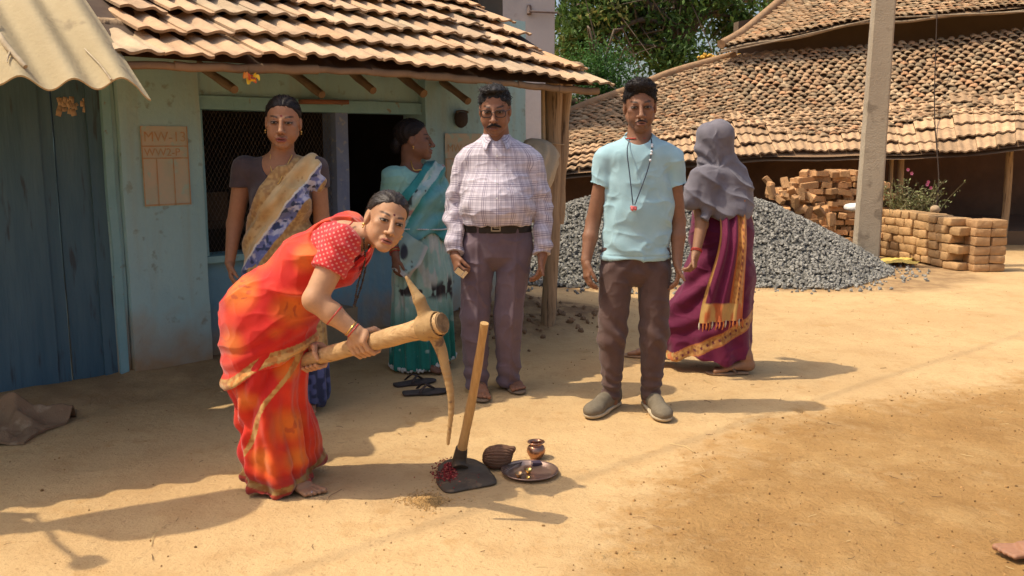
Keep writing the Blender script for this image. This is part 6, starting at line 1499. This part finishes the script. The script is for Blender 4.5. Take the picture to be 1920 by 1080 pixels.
    mb_ = cloth_mat('red_print_blouse', attr=False, c1=(.55, .030, .032), c2=(.62, .045, .045), rough=.7); lattice(mb_, (.72, .30, .24), .021, .019, .24, .75)
    def uvb(V): return np.stack([(V-sh)@np.cross(ax, [0, 1, 0]), (V-sh)@ax+.35*(V[:, 1]-D), 0*V[:, 0]], -1)
    bl = garment('blouse', S, mb_, root, .004, lambda V: wrinkle(V, .005, (10, 10, 10), 3)+.004*np.sin(((V-sh)@tv)*95+(V[:, 2])*40+2*vnoise(V, 9, 2))*smooth(.12, .02, np.abs((V-sh)@ax)), uvf=uvb)
    b = MB(); b.tube(catmull([q(644, 421, -.10), q(652, 424, -.085), q(662, 415, -.06)], 8), .003, 5); b.build('blouse_tie', M_redb, bl)
    def tiedye(V):
        n1 = fbm(V, 3.2, 3); n2 = fbm(V, 9, 5); c = mixc((.56, .016, .010), (.66, .042, .012), smooth(-.3, .4, n2)); c = mixc(c, (.74, .12, .014), .7*smooth(.08, .5, n1+.3*n2))
        for px, py, r in ((452, 545, .070), (548, 575, .055), (445, 640, .060), (520, 615, .04), (545, 800, .060), (470, 745, .045), (585, 480, .05), (478, 482, .05), (540, 690, .045), (560, 860, .05), (500, 855, .045)):
            p = q(px, py, -.12); d = np.sqrt(((V-p)**2*[1, .35, 1]).sum(1)); d = d*(1+.25*vnoise(V, 14, px % 9)); c = mixc(c, (.78, .23, .025), .68*smooth(r*1.55, r*.3, d))
            if (px, py) in ((452, 545), (548, 575), (545, 800)): mt = smooth(.25, .42, np.sin(40*(V[:, 0]-p[0])*np.where(py == 800, 1.5, 1)+9*vnoise(V, 26, 4))*np.sin(70*(V[:, 2]-p[2])+6*vnoise(V, 20, 7)))*smooth(r*.75, r*.5, d); c = mixc(c, (.42, .055, .02), .7*mt)
        return c
    gold = lambda V: mixc((.54, .30, .09), (.44, .17, .04), smooth(-.1, .25, vnoise(V, 75, 3)))
    # skirt
    xk = q(512, 720)[0]; S = SDF(); S.u(el(q(505, 592, 0), (.166, .165, .150)), .04); S.u(ec(q(504, 610, 0), q(503, 700, .0), (.166, .165), (.150, .165), (1, 0, 0)), .04); S.u(ec(q(503, 700, 0), q(520, 850, .0), (.142, .16), (.114, .165), (1, 0, 0)), .04); S.u(ec(q(520, 850, 0), q(520, 910, -.02), (.116, .165), (.132, .155), (1, 0, 0)), .04); S.u(ec(q(560, 800, .05), q(585, 885, .12), (.06, .08), (.055, .08), (1, 0, 0)), .04)
    hemz = lambda V: V[:, 2]-(.030+.022*np.sin(V[:, 0]*17+1)+.05*smooth(.0, .2, V[:, 1]-D-.05)+.025*smooth(xk+.12, xk+.22, V[:, 0])); S.i(func(lambda V: -hemz(V)), .003)
    fold = img_half(q, (568, 655), (480, 815), D)
    def cols(V):
        c = tiedye(V); s = fold(V)+.012*np.sin(V[:, 2]*22); c = np.where((((np.abs(s) < .0095) & (V[:, 1] < D+.02) & (hemz(V) > .12)))[:, None], gold(V), c)
        hz = hemz(V); c = mixc(c, (.22, .035, .02), smooth(.09, .02, hz)*.75); return np.where(((hz < .040) & (hz > .012))[:, None], gold(V)*.6, c)
    def dsk(V):
        a = angle_about(V, (xk, D)); z = V[:, 2]; g = smooth(.72, .15, z); w = vnoise(V*[1, 1, .5], 4.5, 3)
        d = .011*g*(np.sin(8*a+1+3.2*w)+.4*np.sin(19*a+4*w)); s = fold(V); d += .016*g*np.exp(-((s+.012)/.018)**2)-.014*g*np.exp(-((s+.050)/.016)**2)+.010*np.sin(s*55+2*w)*smooth(.22, .08, np.abs(s))*smooth(.1, .3, z)
        d += .010*np.sin(z*70+V[:, 0]*30+2*w)*smooth(.20, .04, z); return d+wrinkle(V, .006, (8, 8, 5), 5)
    m_s = cloth_mat('orange_tie_dye_georgette', rough=.62, sheen=.25)
    garment('skirt', S, m_s, root, .0042, dsk, cols)
    # upper wrap and pallu
    S = T.copy(); S.u(el(q(505, 590, 0), (.166, .165, .150)), .05); S.u(ec(q(504, 605, 0), q(502, 700, .0), (.166, .165), (.156, .168), (1, 0, 0)), .04); S.u(rc(sf, sf+(e2-sf)*.2, .062), .03); S.off(.015)
    low = img_half(q, (424, 722), (592, 640), D); S.i(func(lambda V: -(low(V)+.012*np.sin(V[:, 0]*22))), .003)
    S.sub(el(q(628, 450, -.17), (.155, .150, .082), euler(0, .62, 0)), .010); S.sub(el(q(668, 418, -.035), (.115, .095, .055), euler(0, .45, 0)), .008); S.sub(el(q(700, 455, -.03), (.062, .09, .07)), .008)
    S.i(half(np.array([1, 0, -.35]), q(688, 470)), .01)
    bx = q(560, 520)
    def colw(V):
        c = tiedye(V); s = low(V)+.012*np.sin(V[:, 0]*22); c = np.where(((s < .042) & (s > .002))[:, None], gold(V)*np.where(np.abs(s-.019) < .009, 1.25, .85)[:, None], c); return c
    def dwr(V):
        t = (V-bx)@tv; p = (V-bx)@np.array([-tv[2], 0, tv[0]]); up = smooth(-.14, .0, t); w = vnoise(V, 5, 3)
        f1 = (1-np.abs(np.sin((p*.9+t*.55)*27+1.6*w)))**2; d = up*.022*(f1-.3)*smooth(.24, .05, np.abs(t-.05)); d += (1-up)*.011*((1-np.abs(np.sin(V[:, 2]*19-V[:, 0]*13+1.5*w)))**2-.3); d += .006*np.sin((low(V))*90+2*w)*smooth(.2, .05, low(V)); return d+wrinkle(V, .006, (9, 9, 9), 7)
    garment('saree_wrap', S, m_s, root, .0042, dwr, colw)
    # loose chest folds hanging under the bent shoulder
    nu, nv = 40, 22; U, W = np.meshgrid(np.linspace(0, 1, nu), np.linspace(0, 1, nv), indexing='ij'); U, W = U.ravel(), W.ravel()
    cv0 = catmull([q(600, 520, -.10), q(645, 505, -.13), q(690, 470, -.10), q(700, 440, -.04)], nu); cv1 = catmull([q(606, 552, -.04), q(650, 530, -.07), q(690, 495, -.06), q(706, 450, .02)], nu)
    V = cv0[np.repeat(np.arange(nu), nv)]*(1-W)[:, None]+cv1[np.repeat(np.arange(nu), nv)]*W[:, None]; V[:, 1] += .010*np.sin(W*14+U*3); V[:, 2] += -.012*np.sin(np.pi*W)
    b = MB(); c = mixc(tiedye(V), (.60, .04, .03), .5+0*U); c = np.where((W > .86)[:, None], gold(V), c); f_ = grid_faces(nu, nv); b.add(V, f_, c); b.add(V+[0, .005, .002], f_[:, ::-1], c); b.build('pallu_fold', m_s, root, usecol=True)
    # ornaments
    fd = nrm(wr-el_); bangles('bangle', wr-fd*.014, el_, .0305, (M_redb, M_gold), root, 2, .011); bangles('bangle', wr-fd*.10, el_, .041, (M_redb,), root, 1); bangles('bangle', w2-nrm(w2-e2)*.01, e2, .031, (M_grnb, M_redb, M_gold, M_grnb), root, 4)
    b = MB(); Vi, Fi = ico(1); n1 = catmull([q(682, 448, -.13), q(684, 490, -.10), q(672, 530, -.10), q(664, 572, -.10)], 36); n2 = catmull([q(692, 460, -.08), q(686, 500, -.06), q(678, 535, -.07), q(665, 574, -.09)], 36)
    for L_ in (n1, n2):
        b.tube(L_, .0016, 4)
        for k, p in enumerate(L_): b.add(Vi*(.0042 if k % 5 else .006)+p, Fi, None)
    b.build('bead_necklace', mat('black_beads', (.03, .025, .022), (.10, .08, .05), 90, .35), root)
    b = MB(); tr = ft-nrm(ft-fh)*.03; b.tube([tr+np.array([.0, -.0, .010])+.011*np.array([0, math.cos(a), math.sin(a)])+nrm(np.cross(ft-fh, [0, 0, 1]))*.012 for a in np.linspace(0, 6.3, 14)], .0028, 5); b.build('toe_ring', mat('silver_ring', (.8, .8, .78), rough=.25, metal=.9), root)
    # ---------------- the pickaxe she holds
    pk = thing('pickaxe', 'dusty pickaxe with curved double ended head held out level by the bending woman', 'pickaxe', h1)
    b = MB(); t = np.linspace(0, 1, 20); b.tube(h0-hd*.02+(h1+hd*.055-h0+hd*.02)*t[:, None], .0285+.009*t+.002*smooth(.75, 1, t)+.0012*np.sin(t*31), 14)
    b.build('handle', mat('pale_ash_wood', (.56, .36, .17), (.42, .25, .105), 7, .7, bump=.003, bscale=12, stretch=(2, 10, 10), c3=(.26, .16, .08), scale3=6, thr3=.63), pk)
    b = MB(); e = hd*.058; b.tube([h1+hd*.052, h1+hd*.060], [.0385, .034], 14); b.build('handle_end', mat('end_grain', (.30, .185, .085), (.16, .095, .045), 45, .9, bump=.004, bscale=60), pk)
    S = SDF(); up = nrm(q(790, 560, -.36)-q(812, 620, -.36)); S.u(cut(cut(rc(h1-hd*.06, h1+hd*.06, .047, .046), hd, h1+hd*.040), -hd, h1-hd*.036), .008)
    tip1 = q(762, 520, -.34); m1 = q(786, 562, -.36); tip2 = q(840, 832, -.36); m2 = q(833, 680, -.365); m3 = q(846, 752, -.37); sdh = np.array([0, 1., 0])
    S.u(ec(h1, m1, (.020, .030), (.016, .020), sdh), .014).u(ec(m1, tip1, (.016, .020), (.009, .005), sdh), .012)
    ch = catmull([h1, q(824, 648, -.362), m2, m3, tip2], 29); rr_ = np.linspace(1, 0, 29)
    for k in range(28): S.u(ec(ch[k], ch[k+1], (.006+.013*rr_[k]**.8, .006+.020*rr_[k]), (.006+.013*rr_[k+1]**.8, .006+.020*rr_[k+1]), sdh), .004); S.sub(rc(h1-hd*.09, h1+hd*.09, .036, .038), .004)
    garment('head', S, mat('dusty_iron', (.44, .285, .125), (.34, .21, .09), 10, .75, bump=.004, bscale=40, c3=(.17, .10, .055), scale3=22, thr3=.60, metal=.15), pk, .003, lambda V: .0018*fbm(V, 30, 2))
    return root
orange_woman()
# ================================================================ ritual things on the ground
def hoe():
    o = thing('hoe', 'long handled hoe standing on its flat iron blade with red powder on it', 'hoe', G(860, 862))
    b0 = G(861, 866, .045); tip = P(908, 606, 3.40); d = nrm(tip-b0); t = np.linspace(0, 1, 16)
    b = MB(); b.tube(b0+(tip-b0)*t[:, None]+np.array([1, 0, 0])*(.006*np.sin(t*3))[:, None], .0205-.0045*t+.001*np.sin(t*20), 10)
    b.build('handle', mat('honey_wood', (.56, .34, .13), (.44, .25, .09), 8, .6, bump=.002, bscale=14, stretch=(8, 8, 1), c3=(.28, .16, .07), scale3=7, thr3=.66), o)
    out = [(822, 872), (838, 861), (858, 857), (884, 858), (906, 868), (921, 884), (931, 902), (905, 910), (872, 916), (845, 921), (828, 915), (818, 898)]
    c = G(872, 888, .02); N = 48; pts = catmull([G(px, py, .012+.02*(py < 875)) for px, py in out+out[:1]], N+1)[:N]
    b = MB(); rings = [c+[0, 0, .004]]; V = [c+[0, 0, .004]]
    for f, z in ((.5, .003), (.9, .0), (1.0, -.003), (1.0, -.009), (.9, -.012)): V += [*(c+(pts-c)*f+[0, 0, z])]
    V = np.array(V); F3 = [[0, 1+i, 1+(i+1) % N] for i in range(N)]; F4 = []
    for r in range(4):
        for i in range(N): F4.append([1+r*N+i, 1+(r+1)*N+i, 1+(r+1)*N+(i+1) % N, 1+r*N+(i+1) % N])
    b.add(V, F3); b.add(V, F4)
    mi = mat('old_iron', (.115, .085, .055), (.075, .055, .038), 14, .6, bump=.002, bscale=40, c3=(.19, .125, .07), scale3=16, thr3=.60, metal=.3)
    bl = b.build('blade', mi, o)
    b = MB(); b.tube([G(862, 880, .022), b0+d*.0, b0+d*.035, b0+d*.07], [.038, .031, .0275, .0245], 12); b.build('socket', mi, bl)
    b = MB(); Vi, Fi = ico(1); r = np.random.default_rng(3)
    for k in range(1300):
        rx, ry = r.normal(0, 11), r.normal(0, 8.5); p = G(843+rx, 889+ry, .0)+[0, 0, .018+.024*r.random()*math.exp(-(rx/14)**2-(ry/11)**2)]; s = r.uniform(.002, .0055)
        b.add(Vi*s*[1, 1, .6]+p, Fi, np.array([.21, .022, .02])*r.uniform(.5, 1.5) if r.random() < .85 else np.array([.42, .12, .08]))
    for k in range(160):
        p = G(850+r.normal(0, 22), 893+r.normal(0, 10), .0)+[0, 0, .018]; b.add(Vi*r.uniform(.0015, .004)+p, Fi, np.array([.28, .03, .025])*r.uniform(.6, 1.3))
    tag(b.build('vermilion', mat('vermilion_powder', (1, 1, 1), attr=True, rough=.95), usecol=True), 'red vermilion powder and petals heaped on the hoe blade', 'powder', kind='stuff')
hoe()
M_cop = mat('worn_copper', (.50, .27, .17), (.36, .19, .125), 12, .28, metal=.9, bump=.0012, bscale=50, c3=(.22, .13, .10), scale3=18, thr3=.62)
def lota():
    c = G(1005, 857); b = MB(); k = .97
    prof = [(.0, .003), (.022, .002), (.026, .006), (.032, .014), (.040, .030), (.0415, .042), (.037, .056), (.028, .066), (.0275, .0695), (.029, .0735), (.037, .077), (.0395, .079), (.037, .081), (.028, .079), (.025, .073), (.025, .066), (.034, .052), (.036, .040), (.0, .030)]
    prof = np.array(prof)*k; prof = catmull(np.column_stack([prof, 0*prof[:, 0]]), 60)[:, :2]; prof[:, 0] = np.maximum(prof[:, 0], 0)
    b.lathe(prof, c+[0, 0, float(gz(c[0], c[1]))], 44); tag(b.build('copper_pot', M_cop), 'small round copper lota pot with flared rim standing behind the plate', 'pot')
lota()
def plate():
    c = G(993, 887); z0 = float(gz(c[0], c[1])); c = c+[0, 0, z0+.002]
    prof = [(0, .004), (.085, .004), (.096, .006), (.106, .016), (.116, .019), (.119, .0185), (.119, .0165), (.110, .0135), (.100, .002), (.0, .0)]
    b = MB(); b.lathe(prof, c, 64); tag(b.build('brass_plate', mat('tarnished_plate', (.52, .36, .27), (.38, .25, .19), 9, .30, metal=.85, bump=.0008, bscale=60, c3=(.25, .15, .11), scale3=12, thr3=.58)), 'round tarnished metal puja plate holding lamps and incense beside the hoe', 'plate')
    M_br = mat('polished_brass', (.72, .47, .13), (.58, .36, .10), 20, .22, metal=1)
    for (px, py, s, lb) in ((973, 897, 1.0, 'tiny dark rimmed brass lamp bowl at the near side of the plate'), (991, 889, .9, 'tiny brightest brass lamp bowl in the middle of the plate'), (990, 901, .55, 'smallest brass cup at the front rim of the plate')):
        q = G(px, py, c[2])+[0, 0, .005]; b = MB(); b.lathe(np.array([(0, .001), (.008, .0), (.009, .004), (.015, .012), (.0165, .016), (.0150, .0155), (.010, .008), (0, .006)])*s*1.15, q, 24)
        o = tag(b.build('oil_lamp', M_br if s < 1 else mat('dark_brass', (.45, .26, .12), rough=.3, metal=.9)), lb, 'lamp')
        if s > .8: b = MB(); b.tube([q+[0, 0, .009], q+[.006, -.003, .013], q+[.014, -.006, .020]], .002, 5); b.build('wick', mat('cotton_wick', (.5, .42, .3)), o)
    b = MB(); q = G(1005, 874, c[2])+[0, 0, .012]; V = np.array([[x, y, z] for z in (-1, 1) for y in (-1, 1) for x in (-1, 1)], float)
    b.box(q, (.020, .013, .008), euler(.15, .05, .35), jit=.0015); tag(b.build('match_box', mat('dark_box', (.04, .03, .05), (.07, .05, .07), 40, .5), smooth_=False), 'small dark matchbox lying at the back of the puja plate', 'box')
    for k in range(4):
        b = MB(); a = G(938+3*k, 884+2.6*k, c[2])+[0, 0, .019]; e = G(986-4*k, 869+2*k, c[2])+[0, 0, .009+.003*k]; b.tube([a, e], [.0011, .0017], 5)
        tag(b.build('incense_stick', mat('incense', (.06, .04, .035), rough=.9)), 'thin dark incense stick slanting over the rim of the puja plate', 'incense', 'incense sticks on the plate')
plate()
def coconut():
    S = SDF(); c = G(934, 872); S.u(el(c+[0, 0, .040], (.054, .048, .043), euler(0, -.25, 0)), .01); S.u(rc(c+[.03, 0, .055], c+[.064, .0, .072], .022, .010), .03); S.u(rc(c+[-.02, 0, .035], c+[.01, 0, .03], .044), .02)
    o = garment('coconut', S, mat('brown_husk', (.20, .105, .06), (.14, .07, .04), 12, .9, bump=.006, bscale=60, stretch=(1, 1, 4)), None, .003, lambda V: .002*np.sin(np.arctan2(V[:, 1]-c[1], V[:, 2]-c[2]-.04)*22)+.003*fbm(V, 30, 2))
    tag(o, 'brown husked coconut with tufted end lying behind the hoe blade', 'coconut')
coconut()
b = MB(); r = np.random.default_rng(8); Vi, Fi = ico(1)
for k in range(1500):
    p = G(800+r.normal(0, 14)*(1 if r.random() < .8 else 2.2), 940+r.normal(0, 5.5)*(1 if r.random() < .8 else 2.2)); h = max(0, .012*(1-np.hypot((p[0]-G(800, 940)[0])/.05, (p[1]-G(800, 940)[1])/.05)))
    b.add((Vi*[.0045, .0018, .0016])@euler(*r.uniform(-.5, .5, 2), r.uniform(0, 6)).T*r.uniform(.7, 1.2)+p+[0, 0, gzs(p[0], p[1])+.002+h*r.random()], Fi, np.array([.52, .31, .11])*r.uniform(.5, 1.25))
tag(b.build('rice_grain', mat('paddy', (1, 1, 1), attr=True, rough=.7), usecol=True), 'small scatter of golden brown rice grain on the ground before the hoe', 'grain', kind='stuff')

# burlap by the door
def burlap():
    U, W = np.meshgrid(np.linspace(-1, 1, 90), np.linspace(-1, 1, 70), indexing='ij'); U, W = U.ravel(), W.ravel(); c = G(18, 800)
    p = np.stack([U, W, 0*U], -1); r = np.sqrt(U**2+W**2); ang = np.arctan2(W, U)
    R = 1+.10*np.sin(3*ang+1)+.06*np.sin(5*ang); x = U*.26*R; y = W*.27*R
    h = .075*np.exp(-((U+.25)**2*1.2+(W-.15)**2*1.6))*smooth(1.05, .5, np.maximum(np.abs(U), np.abs(W)))+.035*np.sin((x*.6+y)*26+2.5*fbm(p, 2, 3))*smooth(1, .6, np.maximum(np.abs(U), np.abs(W)))+.03*np.abs(fbm(p, 3, 5))
    roll = .065*np.exp(-(((y-.05)-.25*(x-.1))/.035)**2)*smooth(-.1, .10, x); V = np.stack([c[0]+x-.04, c[1]+y, .008+np.maximum(0, h)+roll], -1)
    b = MB(); f_ = grid_faces(90, 70); b.add(V, f_); b.add(V-[0, 0, .012], f_[:, ::-1])
    for i in (np.arange(90)*70, np.arange(90)*70+69, np.arange(70), np.arange(70)+89*70):
        lv = np.vstack([V[i], V[i]-[0, 0, .012]]); k = len(i); q = np.arange(k-1); b.add(lv, np.stack([q, q+1, q+1+k, q+k], -1))
    tag(b.build('burlap_sack', mat('brown_burlap', (.30, .19, .105), (.22, .135, .075), 6, .95, bump=.004, bscale=160, c3=(.36, .25, .15), scale3=9, thr3=.6)), 'crumpled brown burlap sacking dumped on the earth in front of the blue door', 'sack')
    b = MB(); n = nrm(np.array([.95, .25, .0])); a = G(70, 782)+[0, 0, .075]; t = np.linspace(0, 1, 20)
burlap()
b = MB(); s = FS(612, 640, .16); rough_box(b, s-.17, s+.17, -.08, .26, -.02, .30, .06, .012, 51); tag(b.build('mud_step', mat('mud_step', (.34, .27, .175), (.27, .21, .13), 5, .95, bump=.01, bscale=20)), 'low mud block against the blue wall under the window', 'step')

# litter: straw, twigs, pebbles
b = MB(); r = np.random.default_rng(12)
for k in range(300):
    x, y = r.uniform(-2.2, 4.2), r.uniform(2.0, 8.2)
    if k < 60: y = r.uniform(2.1, 4.6)
    a = r.uniform(0, np.pi); L = r.uniform(.010, .05) if r.random() < .93 else r.uniform(.06, .16); m = np.array([x, y]); d = np.array([math.cos(a), math.sin(a)])*L/2; bend = r.normal(0, .12)*L
    pts = [m-d, m+np.array([-d[1], d[0]])*bend/L*2, m+d]; pts = [[p[0], p[1], gzs(p[0], p[1])+.004+.003*r.random()] for p in pts]
    c = np.array([.55, .40, .19])*r.uniform(.6, 1.2) if r.random() < .55 else np.array([.20, .12, .06])*r.uniform(.6, 1.3); b.tube(pts, r.uniform(.0007, .0015), 4, cap=False, c=c)
tag(b.build('straw_litter', mat('straw', (1, 1, 1), attr=True, rough=.9), usecol=True), 'bits of straw and thin twigs strewn over the yard', 'litter', kind='stuff')
b = MB(); V0, F0 = ico(1)
for k in range(4600):
    if r.random() < .6: x, y = r.uniform(.0, 3.2), r.uniform(2.1, 4.9); ok = float(dug(np.array([x]), np.array([y]))[0]) > -.05
    else: x, y = r.uniform(-2.4, 4.5), r.uniform(2.0, 8.5); ok = r.random() < .7
    if not ok: continue
    s = r.uniform(.0012, .0048)*(1 if r.random() < .93 else 1.6); b.add(V0*s*r.uniform(.6, 1.1, 3)*(1+r.normal(0, .15, (len(V0), 1)))+[x, y, gzs(x, y)+s*.35], F0, np.array([.40, .225, .085])*r.uniform(.4, 1.25))
tag(b.build('soil_crumbs', mat('soil_crumb', (1, 1, 1), attr=True, rough=.95), smooth_=False, usecol=True), 'crumbs of loose soil and little pebbles over the dug ground', 'soil', kind='stuff')

# ================================================================ just outside the frame: unseen canopy and lamp added to throw the lower left shadows
def lift(px, py, z): p = G(px, py); s = np.array(sun_dir); return p+s*(z/s[2])
def canopy():
    z = 2.25; o = thing('shadow_canopy', 'unseen canopy sheet on a bent pole, outline shaped to cast the shadow on the front yard', 'canopy', lift(-150, 985, 0))
    out = [(60, 985), (180, 962), (330, 938), (455, 917), (497, 928), (478, 962), (400, 992), (300, 1008), (200, 1012), (140, 985), (60, 985), (-200, 1020), (-420, 1010), (-420, 900), (-150, 920)]  # outline of the wanted shadow, carried up along the sun direction
    N = 90; pts = catmull([lift(px, py, z) for px, py in out+out[:1]], N+1)[:N]; c = lift(120, 995, z); b = MB(); V = [c+[0, 0, -.03]]
    V += list(pts); V += list(pts-[0, 0, .012]); V += [c-[0, 0, .042]]; V = np.array(V)
    b.add(V, [[0, 1+i, 1+(i+1) % N] for i in range(N)]+[[2*N+1, 1+N+(i+1) % N, 1+N+i] for i in range(N)]); b.add(V, [[1+i, 1+N+i, 1+N+(i+1) % N, 1+(i+1) % N] for i in range(N)]); b.build('canvas', mat('shadow_sheet', (.35, .30, .22), (.28, .24, .18), 6, .9), o)
    b = MB(); e = lift(62, 968, z); base = lift(-330, 960, z); b.tube([[base[0], base[1], 0], [base[0]+.02, base[1], 1.2], [base[0], base[1], z]], .04, 8); b.tube([base, (base+e)/2+[0, 0, .03], e], .028, 7); b.build('pole', M_wood, o)
    lm = thing('yard_lamp', 'small unseen lamp on a thin bent arm on the canopy pole, added for its shadow', 'lamp', e); b = MB(); b.tube(catmull([e, lift(100, 1008, z), lift(105, 1018, z), lift(140, 1046, z-.02), lift(158, 1058, z-.03)], 16), .011, 6); b.build('arm', mat('grey_pipe', (.3, .3, .3), rough=.5, metal=.5), lm)
    b = MB(); R = np.stack([nrm(lift(190, 1048, z)-lift(150, 1062, z)), nrm(np.cross([0, 0, 1.], nrm(lift(190, 1048, z)-lift(150, 1062, z)))), [0, 0, 1]], 1); b.lathe([(0, .07), (.022, .07), (.03, .03), (.055, -.01), (.05, -.012), (0, -.01)], lift(168, 1056, z-.05), 20); b.build('shade', mat('enamel', (.4, .42, .4), rough=.4), lm)
canopy()
def bystander():
    toe = G(1859, 1068, .018); toe = toe+[.075, -.075, 0]; heel = toe+np.array([.245, -.03, 0]); ax, ay = heel[0], heel[1]
    root = thing('person', 'barefoot onlooker at the picture edge of whom only one toe shows', 'person', (ax, ay, 0))
    H = Head((ax+.02, ay+.1, 1.52), (-1, .1, 0), (0, 0, 1)); S = SDF(); add_head(S, H); S.u(ec(H.w(0, -.022, -.06), (ax+.04, ay+.1, 1.30), (.054, .058), (.066, .062), (0, 1, 0)), .02)
    S.u(rc((ax+.05, ay-.07, 1.30), (ax+.05, ay+.27, 1.30), .05), .05); S.u(ec((ax+.05, ay+.1, 1.25), (ax+.05, ay+.1, .85), (.15, .09), (.14, .09), (0, 1, 0)), .05)
    for m, hy in ((-1, ay), (1, ay+.2)):
        h = np.array([heel[0], hy, .018]); t = h+np.array([-.245, .01*m, 0]); an = h+[-.03, 0, .09]; _, d, sd, L = foot(S, h, t+[.01, 0, 0], an); toes(S, h, d, sd, L, 1 if m < 0 else -1); S.u(rc(an, (ax, hy, .48), .036, .052), .02).u(rc((ax, hy, .48), (ax+.05, hy, .85), .052, .085), .02)
        s = np.array([ax+.05, ay+.1+.22*m, 1.29]); e = s+[.03, .05*m, -.28]; w = e+np.array([-.05, 0, -.24]); S.u(rc(s, e, .046, .036), .03).u(rc(e, w, .037, .025), .015); hand(S, w, (-.05, 0, -1), (-1, 0, 0), curl=(.3*m, .4*m, .3*m))
    tone = np.array([.30, .15, .085]); body(S, root, M_skin, lambda V: head_col(V, np.tile(tone, (len(V), 1)), H, (.2, .08, .06), DARK, DARK), cut=1.36, h=.005)
    S = SDF(); S.u(H.e((0, -.018, .045), (.080, .094, .080)), .01).sub(H.e((0, .108, -.018), (.083, .082, .098)), .012).i(half((0, 0, -1), H.w(0, 0, -.05)), .01); garment('hair', S, M_hair, root, .005)
    S = SDF(); S.u(ec((ax+.05, ay+.1, 1.28), (ax+.05, ay+.1, .75), (.19, .12), (.18, .13), (0, 1, 0)), .04); S.u(rc((ax+.05, ay-.08, 1.29), (ax+.05, ay+.28, 1.29), .07), .04); S.i(half((0, 0, -1), (0, 0, .72)), .004); garment('shirt', S, cloth_mat('plain_shirt', attr=False, c1=(.35, .36, .40), c2=(.40, .41, .44)), root, .007)
    S = SDF(); 
    for hy in (ay, ay+.2): S.u(ec((ax+.05, hy, .85), (ax-.01, hy, .35), (.11, .11), (.10, .10), (0, 1, 0)), .03)
    S.i(half((0, 0, -1), (0, 0, .36)), .004); garment('shorts', S, cloth_mat('plain_shorts', attr=False, c1=(.12, .12, .14), c2=(.15, .15, .17)), root, .007)
bystander()
